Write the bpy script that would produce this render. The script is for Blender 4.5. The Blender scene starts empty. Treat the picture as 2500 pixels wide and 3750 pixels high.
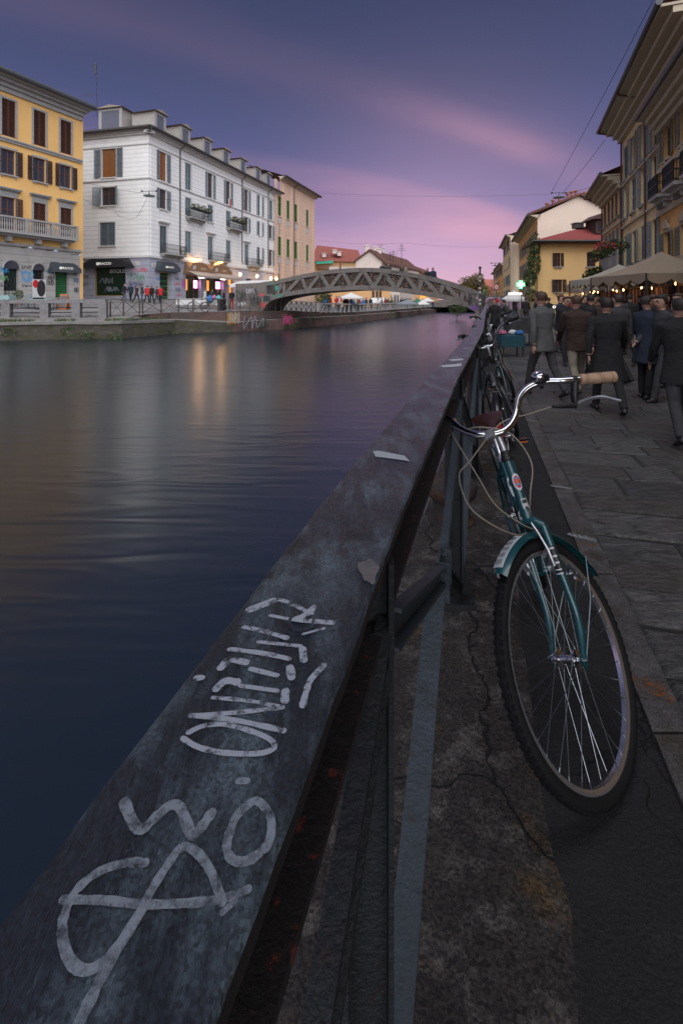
import bpy, bmesh, math, random
from mathutils import Vector, Matrix, noise
random.seed(7)
sc = bpy.context.scene
COL = sc.collection
V = Vector
# ---------------------------------------------------------------- camera
FPX, HY, VX, HC = 1750.0, 1095.0, 1745.0, 1.5      # focal length (px), horizon row, canal vanishing column, camera height
cam_d = bpy.data.cameras.new('camera')
cam = bpy.data.objects.new('camera', cam_d); COL.objects.link(cam)
cam.location = (0, 0, HC); cam.rotation_euler = (math.radians(90), 0, 0)
cam_d.sensor_fit = 'HORIZONTAL'; cam_d.sensor_width = 36; cam_d.lens = 36*FPX/2500
cam_d.shift_y = -(1875-HY)/2500
cam_d.clip_start = 0.02; cam_d.clip_end = 4000
sc.camera = cam
# ---------------------------------------------------------------- dusk sky
SUN_EL, SUN_AZ = math.radians(46), math.radians(-80)   # light comes from behind the camera, to the right
world = bpy.data.worlds.new('World'); sc.world = world; world.use_nodes = True
nt = world.node_tree; nt.nodes.clear()
def wn(t, **k):
    n = nt.nodes.new(t)
    for a, b in k.items(): setattr(n, a, b)
    return n
L = nt.links.new
out = wn('ShaderNodeOutputWorld'); bg = wn('ShaderNodeBackground'); L(bg.outputs[0], out.inputs[0])
tc = wn('ShaderNodeTexCoord'); sep = wn('ShaderNodeSeparateXYZ'); L(tc.outputs['Generated'], sep.inputs[0])
ramp = wn('ShaderNodeValToRGB'); L(sep.outputs['Z'], ramp.inputs[0])
cr = ramp.color_ramp
stops = [(0.0, (.60, .36, .45)), (.045, (.44, .31, .48)), (.10, (.27, .24, .47)), (.18, (.16, .152, .345)),
         (.28, (.100, .110, .262)), (.40, (.066, .078, .182)), (.55, (.046, .056, .132)), (1.0, (.045, .055, .13))]
cr.elements[0].position = 0; cr.elements[0].color = (*stops[0][1], 1)
cr.elements[1].position = 1; cr.elements[1].color = (*stops[-1][1], 1)
for p, c in stops[1:-1]:
    e = cr.elements.new(p); e.color = (*c, 1)
# wispy cloud streaks: noise on the plane of the cloud deck
mx = wn('ShaderNodeMath', operation='MAXIMUM'); mx.inputs[1].default_value = .02; L(sep.outputs['Z'], mx.inputs[0])
ad = wn('ShaderNodeMath', operation='ADD'); ad.inputs[1].default_value = .09; L(mx.outputs[0], ad.inputs[0])
dx = wn('ShaderNodeMath', operation='DIVIDE'); L(sep.outputs['X'], dx.inputs[0]); L(ad.outputs[0], dx.inputs[1])
dy = wn('ShaderNodeMath', operation='DIVIDE'); L(sep.outputs['Y'], dy.inputs[0]); L(ad.outputs[0], dy.inputs[1])
cmb = wn('ShaderNodeCombineXYZ'); L(dx.outputs[0], cmb.inputs[0]); L(dy.outputs[0], cmb.inputs[1])
rot = wn('ShaderNodeVectorRotate', rotation_type='Z_AXIS'); rot.inputs['Angle'].default_value = math.radians(-34); L(cmb.outputs[0], rot.inputs['Vector'])
mp = wn('ShaderNodeMapping'); mp.inputs['Scale'].default_value = (.42, 1.1, 1); mp.inputs['Location'].default_value = (.4, .2, 0); L(rot.outputs[0], mp.inputs[0])
nz = wn('ShaderNodeTexNoise'); nz.inputs['Scale'].default_value = 1.1; nz.inputs['Detail'].default_value = 4; nz.inputs['Roughness'].default_value = .5; nz.inputs['Distortion'].default_value = .4; L(mp.outputs[0], nz.inputs['Vector'])
sq = wn('ShaderNodeSeparateXYZ'); L(rot.outputs[0], sq.inputs[0])
off = wn('ShaderNodeMath', operation='MULTIPLY_ADD'); off.inputs[1].default_value = .7; L(nz.outputs['Fac'], off.inputs[0]); L(sq.outputs['Y'], off.inputs[2])
qd = wn('ShaderNodeMath', operation='MULTIPLY_ADD'); qd.inputs[1].default_value = .2; qd.inputs[2].default_value = -.07; L(off.outputs[0], qd.inputs[0])       # position across the cloud streets
cr2 = wn('ShaderNodeValToRGB'); L(qd.outputs[0], cr2.inputs[0]); e2 = cr2.color_ramp; e2.interpolation = 'B_SPLINE'
for i_, (p_, v_) in enumerate(((0, .05), (.12, .0), (.22, .0), (.26, .06), (.305, .62), (.345, .03), (.43, .0), (.455, .15), (.485, .85), (.56, .7), (.66, .4), (.8, .6), (.92, .3), (1, .5))):
    el_ = e2.elements[i_] if i_ < 2 else e2.elements.new(p_)
    el_.position = p_; el_.color = (v_, v_, v_, 1)
nz2 = wn('ShaderNodeTexNoise'); nz2.inputs['Scale'].default_value = .55; nz2.inputs['Detail'].default_value = 3; L(rot.outputs[0], nz2.inputs['Vector'])
pt = wn('ShaderNodeMapRange'); pt.inputs['From Min'].default_value = .36; pt.inputs['From Max'].default_value = .62; pt.inputs['To Min'].default_value = .35; L(nz2.outputs['Fac'], pt.inputs[0])
cm = wn('ShaderNodeMath', operation='MULTIPLY'); L(cr2.outputs[0], cm.inputs[0]); L(pt.outputs[0], cm.inputs[1])
sf = wn('ShaderNodeMapRange', interpolation_type='SMOOTHSTEP'); sf.inputs['From Min'].default_value = .9; sf.inputs['From Max'].default_value = 2.1; sf.inputs['To Min'].default_value = .22; sf.inputs['To Max'].default_value = .95; L(sq.outputs['X'], sf.inputs[0])
cm2 = wn('ShaderNodeMath', operation='MULTIPLY'); L(cm.outputs[0], cm2.inputs[0]); L(sf.outputs[0], cm2.inputs[1])
mixc = wn('ShaderNodeMixRGB'); mixc.inputs[2].default_value = (.60, .30, .40, 1); L(cm2.outputs[0], mixc.inputs[0]); L(ramp.outputs[0], mixc.inputs[1])
# afterglow low over the far end of the canal
dt = wn('ShaderNodeVectorMath', operation='DOT_PRODUCT'); dt.inputs[1].default_value = V((.20, 1, .07)).normalized(); L(tc.outputs['Generated'], dt.inputs[0])
dm = wn('ShaderNodeMath', operation='MAXIMUM'); dm.inputs[1].default_value = 0; L(dt.outputs['Value'], dm.inputs[0])
dp_ = wn('ShaderNodeMath', operation='POWER'); dp_.inputs[1].default_value = 28; L(dm.outputs[0], dp_.inputs[0])
glw = wn('ShaderNodeMixRGB', blend_type='ADD'); glw.inputs[2].default_value = (.27, .14, .16, 1); L(dp_.outputs[0], glw.inputs[0]); L(mixc.outputs[0], glw.inputs[1]); mixc = glw
sky = wn('ShaderNodeTexSky', sky_type='NISHITA', sun_disc=False); sky.sun_elevation = SUN_EL; sky.sun_rotation = math.radians(90)-SUN_AZ
nsc = wn('ShaderNodeMixRGB', blend_type='ADD'); nsc.inputs[0].default_value = .006
L(mixc.outputs[0], nsc.inputs[1]); L(sky.outputs[0], nsc.inputs[2])
L(nsc.outputs[0], bg.inputs[0]); bg.inputs[1].default_value = .60
# ---------------------------------------------------------------- soft light of the bright half of the dusk sky
sun_d = bpy.data.lights.new('sun', 'SUN'); sun_d.energy = 3.7; sun_d.angle = math.radians(100); sun_d.color = (.95, .96, 1.0)
sun = bpy.data.objects.new('sun', sun_d); COL.objects.link(sun)
sdir = V((math.cos(SUN_EL)*math.cos(SUN_AZ), math.cos(SUN_EL)*math.sin(SUN_AZ), math.sin(SUN_EL)))
sun.rotation_euler = sdir.to_track_quat('Z', 'Y').to_euler(); sun.location = (10, -20, 30)
vs = sc.view_settings; vs.view_transform = 'Standard'; vs.look = 'None'; vs.exposure = 0.6; vs.gamma = 1
vs.use_curve_mapping = False
sc.render.engine = 'CYCLES'
sc.cycles.max_bounces = 6; sc.cycles.transparent_max_bounces = 12
sc.cycles.use_denoising = True
# ---------------------------------------------------------------- pixel -> place helpers
TANC = (VX-1250)/FPX                       # canal direction: X grows by TANC per metre of depth
def ray(px, py): return V(((px-1250)/FPX, 1.0, (HY-py)/FPX))
def at(px, py, Y): r = ray(px, py); return V((0, 0, HC)) + r*Y
def gp(px, py, z=0.0):
    r = ray(px, py); t = (z-HC)/r.z; return V((0, 0, HC)) + r*t
def pl(px, py, P, n):
    r = ray(px, py); t = (P-V((0, 0, HC))).dot(n)/r.dot(n); return V((0, 0, HC)) + r*t
def lerp(a, b, t): return a+(b-a)*t
def interp(tab, x):
    if x <= tab[0][0]: return tab[0][1]
    for (a, va), (b, vb) in zip(tab, tab[1:]):
        if x <= b: return va+(vb-va)*(x-a)/(b-a)
    return tab[-1][1]
# ---------------------------------------------------------------- mesh helpers
WM = {}
def put(name, mesh, M=None, parent=None, smooth=False):
    o = bpy.data.objects.new(name, mesh); COL.objects.link(o)
    M = Matrix.Identity(4) if M is None else M
    if parent is not None:
        o.parent = parent; o.matrix_parent_inverse = WM[parent].inverted()
    o.matrix_basis = M; WM[o] = M
    return o
def tag(o, label=None, cat=None, group=None, kind=None):
    if label: o['label'] = label
    if cat: o['category'] = cat
    if group: o['group'] = group
    if kind: o['kind'] = kind
    return o
def thing(name, label, cat, loc=(0, 0, 0), group=None):
    o = put(name, None, Matrix.Translation(V(loc))); o.empty_display_size = .2
    return tag(o, label, cat, group)
def dup(o, M=None, parent=None):
    c = o.copy(); COL.objects.link(c)
    if parent is not None: c.parent = parent
    if M is not None: c.matrix_basis = M
    WM[c] = M if M is not None else WM[o]
    for ch in list(o.children): dup(ch, None, c)
    return c
class MB:
    def __init__(s): s.v = []; s.f = []; s.m = []
    def add(s, vs, fs, mi=0):
        b = len(s.v); s.v += [V(p) for p in vs]
        for f in fs: s.f.append([i+b for i in f]); s.m.append(mi)
        return s
    def obox(s, o, a, b, c, mi=0):
        o, a, b, c = V(o), V(a), V(b), V(c)
        if a.cross(b).dot(c) < 0: a, b = b, a
        p = [o, o+a, o+a+b, o+b, o+c, o+a+c, o+a+b+c, o+b+c]
        return s.add(p, [(0, 3, 2, 1), (4, 5, 6, 7), (0, 1, 5, 4), (1, 2, 6, 5), (2, 3, 7, 6), (3, 0, 4, 7)], mi)
    def box(s, c, sz, R=None, mi=0):
        R = R if R is not None else Matrix.Identity(3)
        ax = [R @ V((sz[0], 0, 0)), R @ V((0, sz[1], 0)), R @ V((0, 0, sz[2]))]
        return s.obox(V(c)-(ax[0]+ax[1]+ax[2])/2, *ax, mi)
    def prism(s, poly, ex, mi=0):
        poly = [V(p) for p in poly]; ex = V(ex); n = len(poly)
        nrm = sum(((poly[i]-poly[0]).cross(poly[i+1]-poly[0]) for i in range(1, n-1)), V((0, 0, 0)))
        if nrm.dot(ex) < 0: poly = poly[::-1]
        return s.add(poly+[p+ex for p in poly], [list(range(n))[::-1], [n+i for i in range(n)]]+[(i, (i+1) % n, n+(i+1) % n, n+i) for i in range(n)], mi)
    def bar(s, a, b, w, t, up=(0, 0, 1), mi=0):       # rectangular bar from a to b
        a, b = V(a), V(b); d = b-a; up = V(up); x = d.cross(up)
        if x.length < 1e-6: x = d.cross(V((0, 1, 0)))
        x.normalize(); y = x.cross(d).normalized()
        return s.obox(a-x*w/2-y*t/2, d, x*w, y*t, mi)
    def tube(s, pts, r, n=8, closed=False, mi=0, cap=True, flat=None):
        pts = [V(p) for p in pts]; N = len(pts); rs = r if isinstance(r, (list, tuple)) else [r]*N
        tg = []
        for i in range(N):
            a = pts[(i-1) % N] if closed or i > 0 else pts[0]; b = pts[(i+1) % N] if closed or i < N-1 else pts[-1]
            d = b-a; tg.append(d.normalized() if d.length > 1e-9 else V((0, 0, 1)))
        u = tg[0].orthogonal().normalized(); vs = []
        if flat is not None:
            u = V(flat); u = (u-tg[0]*u.dot(tg[0])).normalized()
        for i in range(N):
            u = (u-tg[i]*u.dot(tg[i])); u = u.normalized() if u.length > 1e-6 else tg[i].orthogonal().normalized()
            w = tg[i].cross(u); ri = rs[i]; ra, rb = ri if isinstance(ri, tuple) else (ri, ri)
            for k in range(n):
                a = 2*math.pi*k/n; vs.append(pts[i]+u*math.cos(a)*ra+w*math.sin(a)*rb)
        fs = []
        for i in range(N if closed else N-1):
            j = (i+1) % N
            for k in range(n): fs.append((i*n+k, i*n+(k+1) % n, j*n+(k+1) % n, j*n+k))
        if cap and not closed: fs += [list(range(n))[::-1], [(N-1)*n+k for k in range(n)]]
        return s.add(vs, fs, mi)
    def lathe(s, prof, n=16, M=None, mi=0, close=False):   # profile of (radius, height) about local z
        M = M if M is not None else Matrix.Identity(4); vs = []
        for r, z in prof:
            for k in range(n):
                a = 2*math.pi*k/n; vs.append(M @ V((r*math.cos(a), r*math.sin(a), z)))
        fs = []; N = len(prof)
        for i in range(N if close else N-1):
            j = (i+1) % N
            for k in range(n): fs.append((i*n+k, i*n+(k+1) % n, j*n+(k+1) % n, j*n+k))
        if not close: fs += [list(range(n))[::-1], [(N-1)*n+k for k in range(n)]]
        return s.add(vs, fs, mi)
    def quad(s, a, b, c, d, mi=0): return s.add([a, b, c, d], [(0, 1, 2, 3)], mi)
    def ribbon(s, pts, w, nrm, mi=0, lift=0.0, grow=0.00002):      # flat brush stroke with round ends
        pts = [V(p) for p in pts]; nrm = V(nrm).normalized(); N = len(pts); vs = []; ws = w if isinstance(w, (list, tuple)) else [w]*N
        for i in range(N):
            d = (pts[min(i+1, N-1)]-pts[max(i-1, 0)]); x = d.cross(nrm).normalized()
            lf = lift+i*grow; vs += [pts[i]+x*ws[i]/2+nrm*lf, pts[i]-x*ws[i]/2+nrm*lf]
        s.add(vs, [(2*i, 2*i+2, 2*i+3, 2*i+1) for i in range(N-1)], mi)
        for e, q in ((0, 1), (N-1, N-2)):
            d = (pts[e]-pts[q]).normalized(); x = d.cross(nrm).normalized(); c = pts[e]+nrm*(lift+e*grow)
            arc = [c+x*math.cos(a)*ws[e]/2+d*math.sin(a)*ws[e]/2 for a in [math.pi*k/6 for k in range(7)]]
            s.add(arc, [list(range(7))], mi)
        return s
    def xf(s, M, i0=0):
        for i in range(i0, len(s.v)): s.v[i] = M @ s.v[i]
        return s
    def mesh(s, name, mats, smooth=False):
        me = bpy.data.meshes.new(name); me.from_pydata([tuple(p) for p in s.v], [], s.f)
        for m in (mats if isinstance(mats, (list, tuple)) else [mats]): me.materials.append(m)
        me.polygons.foreach_set('material_index', s.m)
        if smooth:
            me.polygons.foreach_set('use_smooth', [True]*len(s.f))
            try: me.set_sharp_from_angle(angle=math.radians(38))
            except Exception: pass
        me.update(); return me
    def build(s, name, mats, parent=None, smooth=False, label=None, cat=None, group=None, kind=None):
        M = None
        if parent is None and kind != 'structure' and s.v:      # origin at the base of a thing that is one mesh
            xs = [p.x for p in s.v]; ys = [p.y for p in s.v]; c = V(((min(xs)+max(xs))/2, (min(ys)+max(ys))/2, min(p.z for p in s.v)))
            s.v = [p-c for p in s.v]; M = Matrix.Translation(c)
        return tag(put(name, s.mesh(name, mats, smooth), M, parent), label, cat, group, kind)
def smooth_path(pts, k=6):                             # Catmull-Rom
    pts = [V(p) for p in pts]; o = []
    for i in range(len(pts)-1):
        p0, p1, p2, p3 = pts[max(i-1, 0)], pts[i], pts[i+1], pts[min(i+2, len(pts)-1)]
        for j in range(k):
            t = j/k; o.append(.5*((2*p1)+(p2-p0)*t+(2*p0-5*p1+4*p2-p3)*t*t+(3*p1-p0-3*p2+p3)*t**3))
    return o+[pts[-1]]
# ---------------------------------------------------------------- materials
MATS = {}
def mat(name, col, rough=.7, var=.12, scale=4.0, bump=.0, bscale=None, metal=0.0, col2=None, c2=(.45, .6), c2scale=None, emit=None, estr=0, spec=.5, detail=6, trans=0, stretch=None, coat=0, bdist=.02):
    if name in MATS: return MATS[name]
    m = bpy.data.materials.new(name); m.use_nodes = True; t = m.node_tree; b = t.nodes['Principled BSDF']
    N = t.nodes.new; LK = t.links.new
    tcn = N('ShaderNodeTexCoord'); vec = tcn.outputs['Object']
    if stretch:
        mpn = N('ShaderNodeMapping'); mpn.inputs['Scale'].default_value = stretch; LK(vec, mpn.inputs[0]); vec = mpn.outputs[0]
    b.inputs['Roughness'].default_value = rough; b.inputs['Metallic'].default_value = metal
    b.inputs['Specular IOR Level'].default_value = spec
    if trans: b.inputs['Transmission Weight'].default_value = trans
    if coat: b.inputs['Coat Weight'].default_value = coat; b.inputs['Coat Roughness'].default_value = .1
    src = None
    if var > 0:
        n = N('ShaderNodeTexNoise'); n.inputs['Scale'].default_value = scale; n.inputs['Detail'].default_value = detail; n.inputs['Roughness'].default_value = .62; LK(vec, n.inputs['Vector'])
        mr = N('ShaderNodeMapRange'); mr.inputs['From Min'].default_value = .25; mr.inputs['From Max'].default_value = .75; mr.inputs['To Min'].default_value = 1-var; mr.inputs['To Max'].default_value = 1+var; LK(n.outputs['Fac'], mr.inputs[0])
        mu = N('ShaderNodeVectorMath'); mu.operation = 'SCALE'; mu.inputs[0].default_value = col; LK(mr.outputs[0], mu.inputs['Scale']); src = mu.outputs[0]
    if col2 is not None:
        n2 = N('ShaderNodeTexNoise'); n2.inputs['Scale'].default_value = c2scale or scale*.6; n2.inputs['Detail'].default_value = 8; n2.inputs['Roughness'].default_value = .68; LK(vec, n2.inputs['Vector'])
        r2 = N('ShaderNodeMapRange'); r2.inputs['From Min'].default_value = c2[0]; r2.inputs['From Max'].default_value = c2[1]; LK(n2.outputs['Fac'], r2.inputs[0])
        mxn = N('ShaderNodeMixRGB'); mxn.inputs[2].default_value = (*col2, 1); LK(r2.outputs[0], mxn.inputs[0])
        if src is not None: LK(src, mxn.inputs[1])
        else: mxn.inputs[1].default_value = (*col, 1)
        src = mxn.outputs[0]
    if src is not None: LK(src, b.inputs['Base Color'])
    else: b.inputs['Base Color'].default_value = (*col, 1)
    if bump > 0:
        n3 = N('ShaderNodeTexNoise'); n3.inputs['Scale'].default_value = bscale or scale*6; n3.inputs['Detail'].default_value = 8; n3.inputs['Roughness'].default_value = .65; LK(vec, n3.inputs['Vector'])
        bp = N('ShaderNodeBump'); bp.inputs['Strength'].default_value = bump; bp.inputs['Distance'].default_value = bdist; LK(n3.outputs['Fac'], bp.inputs['Height']); LK(bp.outputs[0], b.inputs['Normal'])
    if emit: b.inputs['Emission Color'].default_value = (*emit, 1); b.inputs['Emission Strength'].default_value = estr
    MATS[name] = m; m['src'] = 1
    return m
def add_bands(m, period, col, width=.05, z0=0.0):       # grooves of a rusticated wall, their shade painted as flat darker bands
    t = m.node_tree; b = t.nodes['Principled BSDF']; N = t.nodes.new; LK = t.links.new
    g = N('ShaderNodeTexCoord'); sp = N('ShaderNodeSeparateXYZ'); LK(g.outputs['Object'], sp.inputs[0])
    a = N('ShaderNodeMath'); a.operation = 'ADD'; a.inputs[1].default_value = z0+100*period; LK(sp.outputs['Z'], a.inputs[0])
    d = N('ShaderNodeMath'); d.operation = 'DIVIDE'; d.inputs[1].default_value = period; LK(a.outputs[0], d.inputs[0])
    fr = N('ShaderNodeMath'); fr.operation = 'FRACT'; LK(d.outputs[0], fr.inputs[0])
    lt = N('ShaderNodeMath'); lt.operation = 'LESS_THAN'; lt.inputs[1].default_value = width/period; LK(fr.outputs[0], lt.inputs[0])
    mxn = N('ShaderNodeMixRGB'); mxn.inputs[2].default_value = (*col, 1)
    old = b.inputs['Base Color'].links[0].from_socket if b.inputs['Base Color'].links else None
    mlt = N('ShaderNodeMath'); mlt.operation = 'MULTIPLY'; mlt.inputs[1].default_value = .7; LK(lt.outputs[0], mlt.inputs[0])
    LK(mlt.outputs[0], mxn.inputs[0])
    if old: LK(old, mxn.inputs[1])
    else: mxn.inputs[1].default_value = b.inputs['Base Color'].default_value
    LK(mxn.outputs[0], b.inputs['Base Color']); return m
def worn_paint(name, col, lo=.42, hi=.56, scale=60, base_alpha=1.0, rough=.8):  # paint with worn-through holes
    m = bpy.data.materials.new(name); m.use_nodes = True; t = m.node_tree; b = t.nodes['Principled BSDF']; N = t.nodes.new; LK = t.links.new
    b.inputs['Base Color'].default_value = (*col, 1); b.inputs['Roughness'].default_value = rough
    g = N('ShaderNodeTexCoord'); n = N('ShaderNodeTexNoise'); n.inputs['Scale'].default_value = scale; n.inputs['Detail'].default_value = 8; n.inputs['Roughness'].default_value = .7; LK(g.outputs['Object'], n.inputs['Vector'])
    mr = N('ShaderNodeMapRange'); mr.inputs['From Min'].default_value = lo; mr.inputs['From Max'].default_value = hi; mr.inputs['To Max'].default_value = base_alpha; LK(n.outputs['Fac'], mr.inputs[0]); LK(mr.outputs[0], b.inputs['Alpha'])
    MATS[name] = m; return m
def text_mesh(txt, size, ext=.004, align='CENTER'):
    cu = bpy.data.curves.new('t', 'FONT'); cu.body = txt; cu.size = size; cu.extrude = ext; cu.align_x = align; cu.align_y = 'CENTER'; cu.resolution_u = 3
    o = bpy.data.objects.new('t', cu); COL.objects.link(o); bpy.context.view_layer.update()
    me = bpy.data.meshes.new_from_object(o.evaluated_get(bpy.context.evaluated_depsgraph_get()))
    bpy.data.objects.remove(o); return me
def put_text(name, txt, size, P, ex, ey, m, parent, ext=.004):
    me = text_mesh(txt, size, ext); me.materials.clear(); me.materials.append(m)
    ex = V(ex).normalized(); ey = V(ey).normalized(); ez = ex.cross(ey)
    M = Matrix((ex, ey, ez)).transposed().to_4x4(); M.translation = V(P)
    return put(name, me, M, parent)

def rough_mat(name, base, light, stain=None, rough=.75, speck=230, sp_amt=.5, nscale=5, lt=(.5, .64), st=(.52, .66), stscale=3.5, crack=None, bump=.8, bdist=.012, nb=30, stretch=None, spec=.4):
    """weathered mineral or paint surface: patches, speckle, stains, hair cracks, pitted relief"""
    m = bpy.data.materials.new(name); m.use_nodes = True; t = m.node_tree; b = t.nodes['Principled BSDF']; N = t.nodes.new; LK = t.links.new
    g = N('ShaderNodeTexCoord'); vec = g.outputs['Object']; raw = vec
    if stretch: q = N('ShaderNodeMapping'); q.inputs['Scale'].default_value = stretch; LK(vec, q.inputs[0]); vec = q.outputs[0]
    def nz_(sc, d=8, r=.65, v=None): n = N('ShaderNodeTexNoise'); n.inputs['Scale'].default_value = sc; n.inputs['Detail'].default_value = d; n.inputs['Roughness'].default_value = r; LK(v or vec, n.inputs['Vector']); return n.outputs['Fac']
    def rng(x, a, c, lo=0, hi=1): r = N('ShaderNodeMapRange'); r.inputs['From Min'].default_value = a; r.inputs['From Max'].default_value = c; r.inputs['To Min'].default_value = lo; r.inputs['To Max'].default_value = hi; LK(x, r.inputs[0]); return r.outputs[0]
    def mix(f, a, c): k = N('ShaderNodeMixRGB'); LK(f, k.inputs[0]); (LK(a, k.inputs[1]) if not isinstance(a, tuple) else setattr(k.inputs[1], 'default_value', (*a, 1))); (LK(c, k.inputs[2]) if not isinstance(c, tuple) else setattr(k.inputs[2], 'default_value', (*c, 1))); return k.outputs[0]
    col = mix(rng(nz_(nscale), *lt), base, light)
    if stain: col = mix(rng(nz_(stscale, v=raw), *st), col, stain)
    vo = N('ShaderNodeTexVoronoi'); vo.inputs['Scale'].default_value = speck; LK(raw, vo.inputs['Vector']); sp = N('ShaderNodeSeparateColor'); LK(vo.outputs['Color'], sp.inputs[0])
    sc_ = N('ShaderNodeVectorMath'); sc_.operation = 'SCALE'; LK(col, sc_.inputs[0]); LK(rng(sp.outputs[0], 0, 1, 1-sp_amt, 1+sp_amt), sc_.inputs['Scale']); col = sc_.outputs[0]
    h = nz_(nb); 
    ml = N('ShaderNodeMath'); ml.operation = 'MULTIPLY_ADD'; ml.inputs[1].default_value = .35; LK(sp.outputs[1], ml.inputs[0]); LK(h, ml.inputs[2]); hh = ml.outputs[0]
    if crack:
        dn = N('ShaderNodeTexNoise'); dn.inputs['Scale'].default_value = 4; dn.inputs['Detail'].default_value = 6; LK(raw, dn.inputs['Vector'])
        am = N('ShaderNodeVectorMath'); am.operation = 'MULTIPLY_ADD'; am.inputs[1].default_value = (.35, .35, .35); LK(dn.outputs['Color'], am.inputs[0]); LK(raw, am.inputs[2])
        vc = N('ShaderNodeTexVoronoi'); vc.feature = 'DISTANCE_TO_EDGE'; vc.inputs['Scale'].default_value = crack; LK(am.outputs[0], vc.inputs['Vector'])
        cm_ = rng(vc.outputs['Distance'], .001, .008); col = mix(cm_, (.010, .009, .008), col)
        m2 = N('ShaderNodeMath'); m2.operation = 'MULTIPLY_ADD'; m2.inputs[1].default_value = 1.2; LK(cm_, m2.inputs[0]); LK(hh, m2.inputs[2]); hh = m2.outputs[0]
    LK(col, b.inputs['Base Color']); b.inputs['Specular IOR Level'].default_value = spec
    LK(rng(nz_(nscale*2), .3, .7, rough-.12, rough+.1), b.inputs['Roughness'])
    bp = N('ShaderNodeBump'); bp.inputs['Strength'].default_value = bump; bp.inputs['Distance'].default_value = bdist; LK(hh, bp.inputs['Height']); LK(bp.outputs[0], b.inputs['Normal'])
    MATS[name] = m; return m
# ================================================================ water, right bank, railing
RAIL_Z = 1.139
X0T = [(-5, -.204), (.238, -.204), (.73, -.202), (.867, -.200), (1.64, -.174), (2.19, -.155), (2.92, -.115), (4.08, -.058), (5.5, .0095), (9.3, .0956), (14, .21), (33, .66), (60, 1.3)]
def railX(Y): return TANC*Y + interp(X0T, Y)
def offX(Y, o): return TANC*Y + o + (interp(X0T, Y)+.204)*1.0
CD = V((TANC, 1, 0)).normalized(); CR = V((CD.y, -CD.x, 0))      # along the canal, to its right
WATER_Z = -1.0
def water_mat():
    m = bpy.data.materials.new('canal_water'); m.use_nodes = True; t = m.node_tree; b = t.nodes['Principled BSDF']; N = t.nodes.new; LK = t.links.new
    b.inputs['Base Color'].default_value = (.004, .0105, .015, 1); b.inputs['Roughness'].default_value = .24; b.inputs['IOR'].default_value = 2.1
    g = N('ShaderNodeTexCoord'); mp = N('ShaderNodeMapping'); mp.inputs['Rotation'].default_value = (0, 0, math.radians(8)); mp.inputs['Scale'].default_value = (.5, 2.4, 1); LK(g.outputs['Object'], mp.inputs[0])
    n1 = N('ShaderNodeTexNoise'); n1.inputs['Scale'].default_value = 1.3; n1.inputs['Detail'].default_value = 1; n1.inputs['Distortion'].default_value = .8; LK(mp.outputs[0], n1.inputs['Vector'])
    n2 = N('ShaderNodeTexNoise'); n2.inputs['Scale'].default_value = .25; n2.inputs['Detail'].default_value = 2; LK(mp.outputs[0], n2.inputs['Vector'])
    ml = N('ShaderNodeMath'); ml.operation = 'MULTIPLY'; LK(n1.outputs['Fac'], ml.inputs[0]); LK(n2.outputs['Fac'], ml.inputs[1])
    bp = N('ShaderNodeBump'); bp.inputs['Strength'].default_value = .22; bp.inputs['Distance'].default_value = .10; LK(ml.outputs[0], bp.inputs['Height']); LK(bp.outputs[0], b.inputs['Normal'])
    return m
mb = MB(); mb.add([(-70, -12, WATER_Z), (40, -12, WATER_Z), (60, 97, WATER_Z), (-70, 97, WATER_Z)], [(0, 1, 2, 3)])
mb.build('water', water_mat(), kind='structure')
mb = MB(); mb.add([(-2500, -900, -1.9), (2500, -900, -1.9), (2500, 3000, -1.9), (-2500, 3000, -1.9)], [(0, 1, 2, 3)])
mb.build('ground', mat('earth', (.05, .048, .042), .9), kind='structure')
# right bank body
M_conc = rough_mat('quay_concrete', (.036, .031, .027), (.115, .102, .092), (.085, .048, .012), .78, 150, .65, 8, (.50, .66), (.56, .70), 2.6, 1.1, 1, .016, 34)
M_conc2 = rough_mat('quay_concrete_stained', (.032, .027, .023), (.105, .092, .08), (.080, .042, .010), .78, 150, .65, 8, (.50, .66), (.50, .66), 2.2, .9, 1, .016, 34)
M_asph = rough_mat('asphalt', (.018, .0175, .018), (.030, .029, .028), None, .7, 320, .55, 5, (.5, .7), crack=1.6, bump=1, bdist=.012, nb=60)
M_kerb = rough_mat('granite_kerb', (.060, .055, .050), (.10, .095, .09), (.045, .03, .02), .62, 260, .55, 9, (.42, .62), bump=.9, bdist=.008, nb=50)
M_stone = [rough_mat('paving_stone_%s' % n, c, c2, (.022, .021, .020), .42, 150, .4, 7, (.40, .64), (.55, .68), 8, None, 1, .04, 11, (1.0, 3.2, 1), .6) for n, c, c2 in
           (('grey', (.050, .050, .050), (.115, .114, .112)), ('dark', (.038, .038, .039), (.085, .084, .083)), ('light', (.066, .065, .062), (.14, .137, .13)), ('brown', (.050, .046, .041), (.105, .098, .088)))]
M_dirt = mat('joint_dirt', (.022, .02, .018), .95, .3, 20, .3)
M_wall = mat('quay_wall_stone', (.06, .055, .048), .9, .4, 3, .7, 12)
ys = [-8+i*.5 for i in range(0, 60)]+[22+i*3 for i in range(0, 24)]
mb = MB(); n = len(ys)
pv = []
for y in ys: pv += [(offX(y, -.49), y, -.012), (offX(y, -.49), y, -1.7), (offX(y, 90), y, -.012)]
mb.add(pv, [(3*i, 3*i+2, 3*i+5, 3*i+3) for i in range(n-1)], 0)
mb.add(pv, [(3*i+1, 3*i, 3*i+3, 3*i+4) for i in range(n-1)], 1)
ey = ys[-1]; mb.add([(-6, ey, -.012), (150, ey, -.012), (400, 900, -.012), (-6, 900, -.012)], [(0, 1, 2, 3)], 0)
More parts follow.
